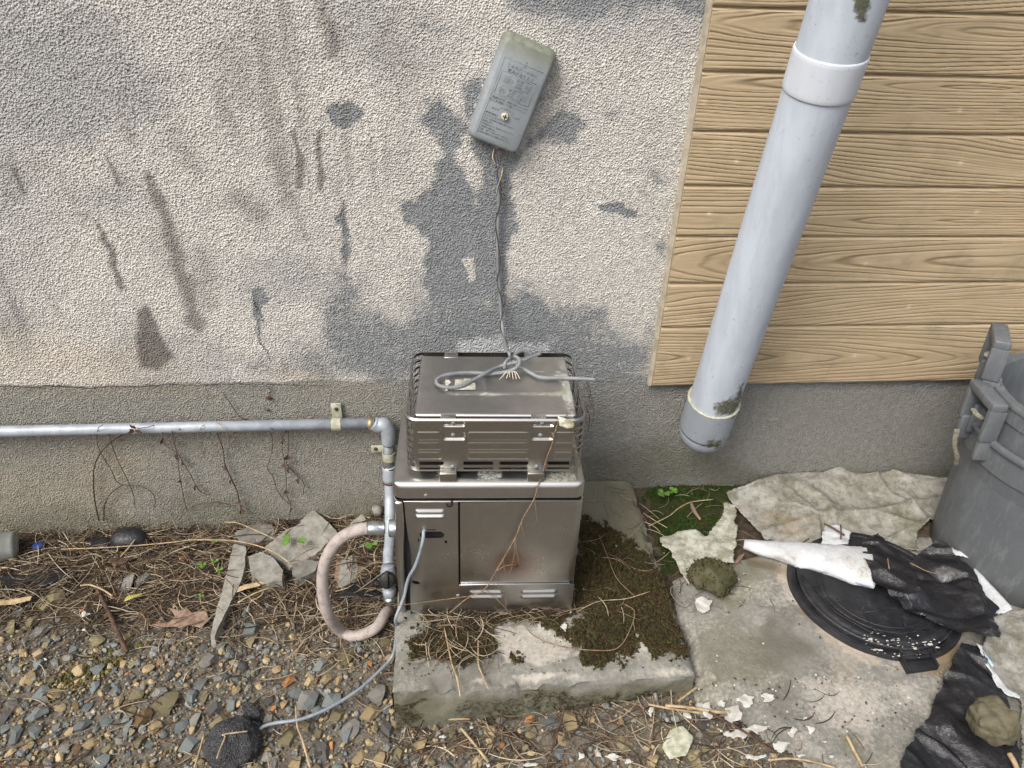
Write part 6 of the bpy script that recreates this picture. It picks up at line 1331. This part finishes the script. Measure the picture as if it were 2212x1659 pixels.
def flake_labels():
    LM = [((0.62, -0.66), 'by the curled flakes at the apron corner'), ((0.70, -0.72), 'under the long brown stem'), ((0.80, -0.78), 'by the straw bundle at the picture bottom'), ((0.86, -0.66), 'alone on the pale apron'), ((0.50, -0.72), 'by the grey mesh-like scrap'), ((0.30, -0.76), 'by the crooked twig'), ((0.05, -0.70), 'in the straw before the slab'), ((0.36, -0.30), 'on the dark moss beside the boiler'), ((0.22, -0.46), 'at the boiler foot'), ((-0.85, -0.33), 'on the soil by the brown stick'), ((0.45, -0.64), 'at the slab corner')]
    by = {}
    for o in [q for q in C.objects if q.name.split('.')[0] == 'paint_flake' and q['label'].startswith('curled')]:
        c = sum((Vector(b) for b in o.bound_box), Vector())/8; w = min(LM, key=lambda l: (c.x-l[0][0])**2+(c.y-l[0][1])**2)[1]; by.setdefault(w, []).append((-(o.dimensions.x*o.dimensions.y), o.name, o))
    rank = ['largest', 'second largest', 'third largest', 'fourth largest', 'fifth largest', 'sixth largest', 'seventh largest', 'smallest']
    for w, q in by.items():
        for i, (_, _, o) in enumerate(sorted(q)): o['label'] = f'white paint flake {w}' if len(q) == 1 else f'{rank[min(i, 7)]} white paint flake {w}'
flake_labels()
def clover(zn, x, y, size, label, n=3, dz=0.02):
    p = zn(x, y); c = onZ(p, 0.0); c = onZ(p, float(gz(c[0], c[1]))+dz) if zn is not ZF else onZ(p, 0.13)
    t = thing('weed', label, 'weed', (c[0], c[1], c[2]-dz)); r = random.Random(int(x+y))
    part('stem', tube([(c[0], c[1], c[2]-dz), (c[0]+0.002, c[1], c[2])], 0.0007, 5, 1), MAT['leaf_green'], t)
    for k in range(n):
        a = k*2*math.pi/n+r.random(); v = []; d = Vector((math.cos(a), math.sin(a), 0.25)); s_ = Vector((-math.sin(a), math.cos(a), 0))
        for u, w in ((0, 0), (0.35, 0.28), (0.8, 0.42), (1.0, 0.25), (0.9, 0), (1.0, -0.25), (0.8, -0.42), (0.35, -0.28)): v.append(Vector(c)+d*size*u+s_*size*w+Vector((0, 0, -0.15*size*abs(w))))
        part('leaf', mesh('leaf', v, [(0, 1, 2, 3, 4), (0, 4, 5, 6, 7)]), MAT['leaf_green'], t)
clover(ZG, 1250, 400, 0.013, 'clover seedling nearest the lobed leaf, largest of three', 4); clover(ZG, 1337, 375, 0.010, 'small clover seedling beside the concrete sliver'); clover(ZG, 1362, 430, 0.011, 'clover seedling touching the edge of the concrete sliver'); clover(ZG, 1332, 250, 0.010, 'clover seedling behind the concrete sliver nearer the wall')
clover(ZG, 1880, 245, 0.012, 'weed with narrow green leaves on the broad concrete fragment', 6, 0.05); clover(ZF, 248, 960, 0.017, 'bright green seedling on moss by the slab', 5, 0.012); clover(ZF, 300, 945, 0.014, 'bright green seedling on moss nearer the fleece sheet', 4, 0.012); clover(ZG, 1248, 590, 0.008, 'tiny clover on bare soil above the lobed leaf'); clover(ZM, 435, 905, 0.016, 'green heart-leaved weed inside the hose loop', 3, 0.03)
def stalk(name, zn, pts, r, mat_, label, cat='stalk', dz=0.012, group=None, yfix=None, base=None):
    q = []
    for i, p in enumerate(pts):
        px = zn(p[0], p[1])
        if yfix is not None: q.append(onY(px, yfix[i] if not np.isscalar(yfix) else yfix))
        elif base is not None: q.append(onZ(px, base+(p[2] if len(p) > 2 else 0)))
        else: g0 = onZ(px, 0.0); q.append(onZ(px, float(gz(g0[0], g0[1]))+dz+(p[2] if len(p) > 2 else 0)))
    return tag(link(name, tube(q, r, 6, 6), mat_), label, cat, group)
SP, ST = MAT['straw_pale'], MAT['stick']
stalk('stick', ZG, [(600, 540), (650, 640), (700, 740), (790, 940)], [0.004, 0.005, 0.0055, 0.005], ST, 'thick dark brown stick slanting from the straw into the gravel', 'stick', 0.02)
stalk('straw_stalk', ZG, [(1170, 240), (1300, 240), (1450, 245), (1600, 275), (1720, 325), (1810, 390)], 0.0016, SP, 'long arching pale stalk over the concrete fragments', 'stalk', 0.06)
stalk('straw_stalk', ZG, [(1400, 130), (1480, 135), (1600, 185), (1720, 240)], 0.0015, SP, 'pale bent stalk at the wall foot behind the fragments', 'stalk', 0.05)
stalk('straw_stalk', ZG, [(380, 298), (700, 285), (1000, 262), (1190, 240)], 0.0014, SP, 'long straight pale stalk across the straw below the bowl', 'stalk', 0.03)
stalk('straw_stalk', ZG, [(500, 525), (560, 520), (640, 550), (700, 590)], 0.0022, SP, 'thick pale bent stalk by the brown stick', 'stalk', 0.028)
stalk('straw_stalk', ZG, [(750, 345), (800, 290), (845, 232)], 0.0022, SP, 'short pale stalk leaning upward near the bowl', 'stalk', 0.03)
stalk('straw_stalk', ZG, [(1480, 630), (1580, 575), (1700, 530)], 0.002, SP, 'pale stalk lying across the concrete sliver', 'stalk', 0.03)
stalk('straw_stalk', ZG, [(1350, 1600), (1370, 1540), (1400, 1465), (1390, 1450), (1540, 1430)], 0.0016, SP, 'bent straw lying over the dark pitted rock', 'stalk', 0.07)
stalk('straw_stalk', ZG, [(1640, 560), (1620, 590), (1560, 620)], 0.0014, SP, 'short straw on the concrete sliver tip', 'stalk', 0.03)
stalk('twig', ZG, [(0, 1640), (200, 1650), (340, 1638), (480, 1590), (560, 1550)], 0.0018, ST, 'long curved brown twig at the picture bottom corner', 'twig', 0.024)
stalk('straw_stalk', ZG, [(1840, 1270), (1850, 1400), (1880, 1480), (1930, 1659)], 0.0022, SP, 'upright pale straw crossing the thin cable end', 'stalk', 0.03)
stalk('straw_stalk', ZG, [(1210, 1659), (1240, 1560), (1270, 1450)], 0.0022, SP, 'pale reed stem beside the dark pitted rock', 'stalk', 0.026)
stalk('straw_stalk', ZH, [(610, 1190), (760, 1185), (900, 1185)], 0.002, SP, 'straight straw along the foot of the slab', 'stalk', 0.018)
stalk('straw_stalk', ZH, [(760, 690), (800, 880), (830, 965), (846, 1060)], [0.0016, 0.0018, 0.0022, 0.0018], SP, 'pale forked straw hanging over the slab front edge', 'stalk', base=SLZ+0.008)
stalk('straw_stalk', ZH, [(945, 760), (945, 880), (965, 940), (1000, 1022)], 0.002, SP, 'bent cream straw on the slab beside the forked one', 'stalk', base=SLZ+0.008)
stalk('straw_stalk', ZH, [(1190, 670), (1260, 740), (1400, 790), (1560, 810), (1700, 800), (1770, 700), (1795, 600), (1740, 560)], 0.0011, MAT['tanvine'], 'thin tan tendril curling over the slab moss', 'tendril', base=SLZ+0.012)
stalk('straw_stalk', ZH, [(1600, 180), (1650, 300), (1700, 420), (1800, 520)], 0.0009, MAT['tanvine'], 'thin straight tendril across the dark moss beside the boiler', 'tendril', base=SLZ+0.012)
stalk('straw_stalk', ZH, [(1480, 600), (1600, 545), (1750, 530), (1880, 490)], 0.001, SP, 'thin pale stem on the moss by the boiler corner', 'stalk', base=SLZ+0.012)
stalk('stick', ZH, [(1895, 1000), (1910, 1060), (1925, 1110)], [0.0045, 0.004, 0.003], MAT['rubble'], 'grey weathered stick leaning on the slab front', 'stick', base=0.06)
stalk('straw_stalk', ZH, [(2135, 1010), (2080, 1050), (2035, 1085)], 0.002, SP, 'pale straw at the slab corner by the apron', 'stalk', base=0.10)
stalk('straw_stalk', ZH, [(1870, 1105), (2000, 1130), (2212, 1160)], 0.0024, SP, 'thick straw lying across the slab corner toward the apron', 'stalk', 0.03)
stalk('straw_stalk', ZH, [(850, 1235), (930, 1330), (1000, 1420)], 0.003, SP, 'thick pale reed in the litter before the slab', 'stalk', 0.02)
stalk('twig', ZH, [(1110, 1040), (1070, 1170), (1040, 1290), (1010, 1360)], 0.0016, ST, 'dark thin twig standing before the slab', 'twig', 0.03)
stalk('twig', ZH, [(1400, 1110), (1410, 1150), (1370, 1260), (1340, 1370)], 0.0022, ST, 'dark crooked twig beside the ochre stone', 'twig', 0.03)
stalk('stick', ZI, [(1110, 1460), (1160, 1560), (1210, 1650)], 0.0034, SP, 'tan stick on the apron at the picture bottom', 'stick', base=APZ+0.006)
stalk('stick', ZI, [(2120, 1570), (2150, 1620), (2180, 1690)], 0.005, SP, 'cut tan stick at the picture corner on the black film', 'stick', base=APZ+0.03)
stalk('straw_stalk', ZI, [(-20, 1270), (150, 1285), (300, 1310), (380, 1310)], 0.003, SP, 'thick brown reed beside the curled flakes', 'stalk', base=APZ+0.01)
stalk('straw_stalk', ZI, [(250, 1310), (450, 1420), (600, 1520), (640, 1550)], 0.0022, ST, 'long brown stem over the curled white flakes', 'stalk', base=APZ+0.02)
stalk('straw_stalk', ZI, [(620, 1610), (760, 1600), (900, 1620), (1040, 1659)], 0.0022, SP, 'bundle of straw at the picture bottom beside the stepped flake', 'stalk', base=APZ+0.012)
stalk('straw_stalk', ZI, [(60, 1245), (120, 1200), (178, 1155)], 0.0018, SP, 'short straw standing at the apron edge by the slab', 'stalk', base=APZ+0.01)
stalk('twig', ZF, [(1125, 1125), (1170, 1145), (1235, 1185)], 0.0026, ST, 'brown twig across the square white scrap', 'twig', base=0.16)
stalk('twig', ZF, [(1214, 1130), (1216, 1165), (1215, 1205)], 0.0018, ST, 'short twig standing on the square white scrap', 'twig', base=0.155)
stalk('twig', ZF, [(992, 1238), (1015, 1222), (1042, 1203)], 0.0022, ST, 'grey twig on the folded fleece flap', 'twig', base=0.15)
stalk('straw_stalk', ZF, [(1470, 1310), (1475, 1350), (1485, 1400)], 0.0010, SP, 'short straw stuck on the black film heap', 'stalk', base=0.185)
stalk('straw_stalk', ZF, [(1590, 1335), (1640, 1360), (1680, 1380), (1740, 1395)], 0.0010, MAT['tanvine'], 'bent tan stem across the black film heap', 'stalk', base=0.185)
stalk('straw_stalk', ZF, [(170, 1135), (280, 1080), (330, 1040), (400, 1005), (520, 990)], 0.0013, SP, 'thin pale stem over the green moss by the slab', 'stalk', base=0.135)
stalk('straw_stalk', ZF, [(140, 1065), (210, 1110), (270, 1145)], 0.0011, SP, 'thin straw crossing the moss beside the slab edge', 'stalk', base=0.135)
stalk('straw_stalk', ZF, [(400, 1010), (415, 1050), (450, 1100)], [0.004, 0.006, 0.003], MAT['leaf_dry'], 'pale curled dry leaf stem on the green moss', 'stalk', base=0.125)

# vines and tendrils on the wall and on the boiler
VN = [([(640, 1062), (610, 1090), (605, 1180), (640, 1260), (690, 1340), (730, 1420), (800, 1440), (870, 1445), (940, 1480), (965, 1530), (955, 1590)], 'vine looping below the pipe and curling over the black bowl'),
      ([(800, 1110), (720, 1150), (640, 1220), (590, 1310), (580, 1420), (590, 1540), (615, 1659)], 'thick dark vine arching from the pipe down to the soil'),
      ([(860, 1085), (930, 1075), (1000, 1050), (1075, 1050), (1120, 1095)], 'dry vine lying along the top of the gas pipe'),
      ([(680, 1120), (700, 1200), (740, 1300), (790, 1400), (830, 1500), (840, 1580)], 'straight thin vine behind the looping vine'),
      ([(770, 1435), (700, 1480), (650, 1560), (645, 1659)], 'curved vine beside the thick dark vine'),
      ([(1010, 1110), (1030, 1190), (1100, 1240), (1110, 1330), (1130, 1450), (1160, 1590)], 'knotty vine below the dry leaf tuft on the pipe'),
      ([(1070, 1100), (1090, 1200), (1130, 1280), (1190, 1380), (1230, 1460), (1290, 1500)], 'thin vine slanting away from the knotty vine'),
      ([(1350, 1110), (1385, 1210), (1400, 1310), (1440, 1400), (1475, 1480), (1490, 1550), (1505, 1600)], 'dark leafy vine hanging alone on the middle of the plinth'),
      ([(1680, 1100), (1695, 1160), (1690, 1240), (1665, 1330), (1700, 1390), (1720, 1460), (1760, 1520), (1810, 1560)], 'zigzag vine on the plinth left of the pipe clamp'),
      ([(1760, 1120), (1755, 1200), (1770, 1300), (1780, 1400), (1785, 1500), (1810, 1560), (1800, 1620)], 'straight vine with leaf scraps below the pipe clamp'),
      ([(1785, 1040), (1795, 1130), (1790, 1250), (1780, 1300), (1810, 1340), (1850, 1380), (1890, 1430), (1885, 1500)], 'forked vine nearest the pipe clamp'),
      ([(1110, 1659), (1160, 1600), (1230, 1560), (1340, 1545), (1430, 1560), (1425, 1575)], 'low arching vine at the foot of the wall'),
      ([(1225, 1250), (1230, 1150), (1250, 1080), (1310, 1045), (1370, 1060), (1410, 1120), (1440, 1200)], 'pale thin vine looped over the pipe'),
      ([(1390, 870), (1440, 940), (1500, 1020), (1580, 1040), (1700, 1090)], 'thin vine reaching above the pipe onto the wall')]
for i, (pts, lab) in enumerate(VN):
    tk = 0.0017 if 'thick' in lab or 'leafy' in lab else 0.0010
    q = []
    for p in pts:
        px = ZD(*p); near = 1050 < p[1] < 1130; q.append(onY(px, -0.05 if near else -0.014))
    t = thing('dry_vine', lab, 'vine', tuple(q[-1])); part('stem', tube(q, [tk*0.8, tk, tk*1.2], 5, 8), MAT['straw_pale'] if 'pale' in lab else MAT['vine'], t)
    if any(w in lab for w in ('leaf', 'knotty', 'leafy', 'forked')):
        P = spline(q, 8)
        for j in range(3, len(P)-2, 7 if 'leafy' in lab else 13):
            c = P[j]; a = nr.rand()*6; s = nr.uniform(0.006, 0.013); v = [c+np.array([math.cos(a+k)*s*w, -0.003-0.003*k, -abs(math.sin(a+k))*s*w*1.5]) for k, w in ((0, 1), (1.0, 0.6), (2.0, 0.9), (2.6, 0.5))]
            part('leaf', mesh('leaf', [c]+v, [(0, 1, 2), (0, 2, 3), (0, 3, 4)], False), MAT['stick'], t)
def tuft():
    c = onY(ZD(835, 1090), -0.052); b = MB(); r = random.Random(4)
    for k in range(16):
        a = r.uniform(0, 6.28); s = r.uniform(0.010, 0.026); d = np.array([math.cos(a), -0.4*r.random(), math.sin(a)*0.7]); e = np.cross(d, [0, 1, 0.2])*0.25
        b.add([c+d*0.002, c+d*s*0.5+e*s, c+d*s, c+d*s*0.5-e*s], [(0, 1, 2, 3)])
    o = link('leaf_tuft', b.mesh('tuft', False), MAT['leaf_dry'] if False else MAT['rust']); tag(o, 'rust-brown dry leaf tuft caught on the gas pipe', 'dry leaf')
tuft()
def boiler_vine():
    E_ = lambda x, y, Y: onY(ZE(x, y), Y); L_ = lambda x, y, Y: onY(ZL(x, y), Y)
    t = thing('climbing_tendril', 'tan dry tendril hanging down the boiler front from the flue cage', 'vine', tuple(onZ(ZL(1300, 1330), SLZ)))
    main = [E_(1690, 640, -0.425), E_(1650, 680, -0.420), E_(1610, 830, -0.420), E_(1575, 920, -0.422), E_(1540, 1040, -0.424), E_(1500, 1160, -0.448), L_(1590, 110, -0.452), L_(1560, 190, -0.450), L_(1450, 380, -0.448), L_(1380, 560, -0.448), L_(1250, 790, -0.448), L_(1160, 940, -0.449), L_(1100, 1050, -0.450), L_(1030, 1115, -0.452), L_(880, 1190, -0.455), L_(700, 1340, -0.47)]
    part('stem', tube(main, [0.0012, 0.0015, 0.0014, 0.001], 5, 6), MAT['tanvine'], t)
    for pts in ([(1370, 570), (1370, 680), (1345, 850), (1310, 950)], [(1380, 560), (1390, 700), (1415, 810)], [(1440, 400), (1450, 490), (1495, 570)], [(1250, 790), (1270, 900), (1300, 1000)], [(1180, 910), (1260, 860), (1350, 840)], [(1580, 180), (1590, 300), (1605, 420)], [(1030, 1115), (1150, 1165), (1280, 1290), (1390, 1431)], [(940, 1160), (640, 1200), (300, 1245), (130, 1260)], [(1200, 1040), (1230, 1120), (1275, 1190), (1280, 1290)]):
        part('branch', tube([L_(x, y, -0.449-(0.01 if y > 1250 else 0)) for x, y in pts], [0.001, 0.0008, 0.0006], 4, 6), MAT['tanvine'], t)
    part('branch', tube([E_(1750, 690, -0.42), E_(1755, 790, -0.418), E_(1758, 880, -0.418)], 0.0006, 4, 6), MAT['tanvine'], t)
    part('branch', tube([E_(1700, 640, -0.42), E_(1760, 570, -0.36), E_(1830, 550, -0.35), E_(1880, 590, -0.35), E_(1860, 640, -0.36)], 0.0008, 4, 6), MAT['tanvine'], t)
    v, f = rock_vf(0.014, 3, 77, 8, 0.6, 1, 0.3); c = E_(1708, 675, -0.432)
    k = link('foam_lump', mesh('foam', [(c[0]+p[0]*1.25-p[2]*0.4, c[1]+p[1]*0.6, c[2]+p[2]*0.9-p[0]*0.3) for p in v], f), MAT['foam']); tag(k, 'crumbly white lichened lump caught on the flue cage edge', 'foam lump')
    w = thing('black_tendril', 'thin black tendril hanging behind the boiler beside the cable end', 'vine', tuple(onY(ZE(1880, 500), -0.25)))
    part('stem', tube([onY(ZE(x, y), -0.27) for x, y in ((1860, 370), (1890, 450), (1880, 500), (1910, 560), (1860, 550), (1885, 640), (1870, 740))], 0.0008, 4, 6), MAT['vine'], w)
    part('stem', tube([onY(ZE(x, y), -0.26) for x, y in ((1840, 390), (1900, 500), (1915, 600), (1895, 700))], 0.0006, 4, 6), MAT['vine'], w)
boiler_vine()

# ------------------------------------------------------------------ straw litter and moss: masses nobody could count
def build_straw():
    V, F, CO = [], [], []; k = 0
    pal = [np.array(srgb(*c)) for c in ((164, 147, 121), (130, 113, 92), (92, 77, 63), (66, 55, 45), (186, 173, 149), (108, 93, 78))]
    def add(x, y, z, L, a, bend, r, c):
        nonlocal k
        n = 6; t = np.linspace(-0.5, 0.5, n); X = x+np.cos(a)*t*L-np.sin(a)*bend*(t*t)*L; Y = y+np.sin(a)*t*L+np.cos(a)*bend*(t*t)*L; Z = z+0.25*L*(rng.random()-0.35)*t+0.5*L*rng.uniform(-.03, .12)*(0.25-t*t)*2
        rr = r*np.array([0.7, 1, 1, 1, 0.9, 0.5]); vv = []
        for i in range(n):
            for q in range(3):
                b = q*2.094; vv.append((X[i]-np.sin(a)*math.cos(b)*rr[i], Y[i]+np.cos(a)*math.cos(b)*rr[i], max(Z[i], float(z)-0.006)+math.sin(b)*rr[i]))
        for i in range(n-1):
            for q in range(3): F.append((k+i*3+q, k+i*3+(q+1) % 3, k+(i+1)*3+(q+1) % 3, k+(i+1)*3+q))
        V.extend(vv); CO.extend([(*c, 1.0)]*len(vv)); k += len(vv)
    def region(n, x0, x1, y0, y1, dens, L0, L1, zfn=None, r=(0.0006, 0.0016), adir=None):
        done = 0; tr = 0
        while done < n and tr < n*30:
            tr += 1; x, y = rng.uniform(x0, x1), rng.uniform(y0, y1)
            if rng.random() > dens(x, y): continue
            a = rng.gauss(adir, 0.6) if adir is not None else (rng.gauss(0.1, 0.75) if rng.random() < 0.6 else rng.uniform(0, 3.14))
            c = rng.choice(pal)*rng.uniform(0.65, 1.1); z = (zfn(x, y) if zfn else float(gz(x, y))+0.004+abs(rng.gauss(0, 0.009)))
            add(x, y, z, rng.uniform(L0, L1), a, rng.gauss(0, 0.7), rng.uniform(*r), c); done += 1
    def d_left(x, y):
        if in_slab(x, y, 0.0) or y > -0.008: return 0
        px, py = gravel_zone(x, y); return float(sst(1420, 1290, py))*(1.0 if px < 880 else 0)
    region(2300, -1.15, -0.11, -0.42, -0.01, d_left, 0.03, 0.13)
    region(260, -0.35, -0.12, -0.45, -0.1, lambda x, y: 0 if in_slab(x, y, 0) else 1, 0.03, 0.11)
    region(240, -1.1, -0.12, -0.8, -0.36, lambda x, y: 0 if in_slab(x, y, 0) else 1, 0.02, 0.09)
    region(420, -0.13, 0.62, -0.80, -0.618, lambda x, y: 1.0 if y > -0.72 or rng.random() < 0.5 else 0.3, 0.025, 0.12)
    zs = lambda x, y: SLZ+0.005+abs(rng.gauss(0, 0.005))
    region(95, -0.06, 0.10, -0.58, -0.44, lambda x, y: 1, 0.03, 0.10, zs, (0.0006, 0.0013))
    region(70, -0.10, 0.30, -0.475, -0.44, lambda x, y: 1, 0.03, 0.09, zs, (0.0005, 0.0010), 0.0)
    region(60, 0.27, 0.49, -0.55, -0.05, lambda x, y: 1, 0.02, 0.08, zs, (0.0004, 0.0008))
    region(80, 0.5, 0.75, -0.45, -0.02, lambda x, y: 1, 0.02, 0.08, lambda x, y: 0.115, (0.0005, 0.0010))
    region(45, 0.45, 0.80, -0.86, -0.64, lambda x, y: 1, 0.02, 0.07, lambda x, y: max(float(gz(x, y))+0.008, 0.112 if x > 0.6 else 0), (0.0006, 0.0014))
    for _ in range(70):                                                     # dry stems standing along the wall foot
        x = rng.uniform(-1.05, -0.17); z = float(gz(x, -0.015)); h = rng.uniform(0.02, 0.08); c = rng.choice(pal); lx = rng.uniform(-.02, .02); y = -0.016-rng.random()*0.01
        for i in range(4):
            w = 0.0011*(1-0.22*i)
            for q in range(3): V.append((x+lx*(i/3)**1.5+math.cos(q*2.09)*w, y+math.sin(q*2.09)*w, z+h*i/3)); CO.append((*c, 1.0))
        for i in range(3):
            for q in range(3): F.append((k+i*3+q, k+i*3+(q+1) % 3, k+(i+1)*3+(q+1) % 3, k+(i+1)*3+q))
        k += 12
    me = mesh('straw_litter', V, F); attr(me, 'm1', np.array(CO)); o = link('straw_litter', me, MAT['straw']); o['kind'] = 'stuff'; o['label'] = 'dry straw litter over the soil and slab'; o['category'] = 'straw'
build_straw()
def build_moss():
    def tufts(name, label, n, poly_mask, x0, x1, y0, y1, zfn, pal, h0, h1):
        X = nr.uniform(x0, x1, n); Y = nr.uniform(y0, y1, n); M = poly_mask(X, Y); keep = nr.rand(n) < np.clip(M, 0, 1)**1.5*0.8; X, Y = X[keep], Y[keep]; Z = zfn(X, Y); m_ = len(X)
        a = nr.rand(m_)*6.28; h = nr.uniform(h0, h1, m_); w = h*nr.uniform(0.35, 0.6, m_); V = np.zeros((m_, 4, 3)); tl = nr.randn(m_, 2)*0.5
        for q in range(3):
            b = a+q*2.094; V[:, q] = np.stack([X+np.cos(b)*w, Y+np.sin(b)*w, Z], -1)
        V[:, 3] = np.stack([X+tl[:, 0]*h, Y+tl[:, 1]*h, Z+h], -1); b = np.arange(m_)[:, None]*4
        F = np.concatenate([b+np.array([[0, 1, 3]]), b+np.array([[1, 2, 3]]), b+np.array([[2, 0, 3]])]); P = np.array([srgb(*c) for c in pal]); cc = P[nr.randint(0, len(P), m_)]*nr.uniform(0.7, 1.2, (m_, 1))
        me = bpy.data.meshes.new(name); me.vertices.add(m_*4); me.vertices.foreach_set('co', V.astype(np.float32).ravel()); me.loops.add(F.size); me.loops.foreach_set('vertex_index', F.astype(np.int32).ravel()); me.polygons.add(len(F)); me.polygons.foreach_set('loop_start', np.arange(0, F.size, 3, dtype=np.int32)); me.update(calc_edges=True)
        attr(me, 'm1', np.repeat(np.concatenate([cc, np.ones((m_, 1))], 1), 4, 0)); o = link(name, me, MAT['straw']); o['kind'] = 'stuff'; o['label'] = label; o['category'] = 'moss'
    tufts('slab_moss', 'dark brown and green moss on the slab', 90000, slab_moss, SLX0+0.01, SLX1-0.005, SLY0+0.01, -0.05, lambda X, Y: SLZ+0.001+0*X, ((58, 46, 28), (62, 56, 30), (46, 38, 24), (58, 62, 28), (74, 60, 40)), 0.002, 0.010)
    P = [tuple(onZ(p, 0.1)[:2]) for p in [(1385, 1046), (1560, 1042), (1640, 1052), (1570, 1090), (1540, 1150), (1490, 1200), (1440, 1235), (1412, 1130)]]
    tufts('green_moss', 'bright green moss on the soil between slab and fleece', 40000, lambda X, Y: polymask(X, Y, P, 0.015, 0.03, 22)*sst(0.38, 0.58, fbm(X*26, Y*26, 3, 61)), 0.45, 1.0, -0.4, 0.0, lambda X, Y: gz(X, Y)+0.002, ((44, 68, 18), (34, 54, 14), (60, 80, 28), (30, 44, 14)), 0.002, 0.006)
    P2 = [tuple(onZ(p, -0.02)[:2]) for p in zl(ZG, [(300, 1100), (480, 1050), (700, 1000), (850, 870), (880, 960), (760, 1070), (620, 1200), (420, 1290), (280, 1240)])]
    tufts('gravel_moss', 'thin olive moss growing between the gravel', 14000, lambda X, Y: 0.6*polymask(X, Y, P2, 0.02, 0.05, 22), -0.95, -0.4, -0.6, -0.3, lambda X, Y: gz(X, Y)+0.004, ((92, 88, 40), (74, 72, 34), (104, 92, 52)), 0.003, 0.009)
build_moss()
def build_crumbs():
    V, F, CO = [], [], []; k = 0
    def put(x, y, z, r, c):
        nonlocal k
        v, f = rock_vf(r, 1, rng.randrange(40), 5, 0.5, 0.9, 0.1); V.extend([(p[0]+x, p[1]+y, p[2]*0.6+z) for p in v]); F.extend([tuple(i+k for i in q) for q in f]); CO.extend([(*c, 1.0)]*len(v)); k += len(v)
    pal = [srgb(190, 188, 180), srgb(70, 60, 48), srgb(96, 88, 74), srgb(58, 50, 40), srgb(150, 142, 126)]
    for _ in range(420):
        x = rng.uniform(0.5, 1.1); y = -0.62-abs(rng.gauss(0, 0.10)) if rng.random() < 0.7 else rng.uniform(-0.6, -0.25)
        if math.hypot(x-0.992, y+0.412) < 0.2: continue
        put(x, y, APZ+0.002, rng.uniform(0.0008, 0.0030), rng.choice(pal))
    for _ in range(260): put(rng.uniform(SLX0+0.01, SLX1-0.01), rng.uniform(SLY0+0.01, -0.45), SLZ+0.001, rng.uniform(0.0006, 0.0022), rng.choice(pal[1:]))
    me = mesh('debris', V, F, False); attr(me, 'm1', np.array(CO)); o = link('debris', me, MAT['straw']); o['kind'] = 'stuff'; o['label'] = 'fine crumbs of soil and paint on the concrete'; o['category'] = 'debris'
build_crumbs()
def rock_moss():
    o = [q for q in C.objects if q.name == 'mossy_rock'][0]; b = MB(); r = random.Random(3); me = o.data
    for v in me.vertices:
        if v.normal.z < -0.2: continue
        for _ in range(5):
            if r.random() > 0.35+0.65*mnoise.noise(v.co*40+Vector((5, 0, 0))): continue
            p = v.co+Vector((r.gauss(0, 1), r.gauss(0, 1), 0))*0.002; n = (v.normal+Vector((r.gauss(0, .5), r.gauss(0, .5), r.gauss(0, .5)))).normalized(); x, y, z = frame(n); h = r.uniform(0.002, 0.006)
            b.add([p+x*h*.5, p+(y*0.8-x*0.5)*h*.5, p-(y*0.8+x*0.5)*h*.5, p+n*h], [(0, 1, 3), (1, 2, 3), (2, 0, 3)])
    m_ = b.mesh('moss', False); cc = np.array([srgb(70, 70, 38), srgb(54, 56, 30), srgb(88, 82, 50), srgb(44, 40, 26)]); n = len(m_.vertices)//4; a = cc[nr.randint(0, 4, n)]
    attr(m_, 'm1', np.repeat(np.concatenate([a, np.ones((n, 1))], 1), 4, 0)); q = link('moss', m_, MAT['straw'], o); q['kind'] = 'stuff'
rock_moss()
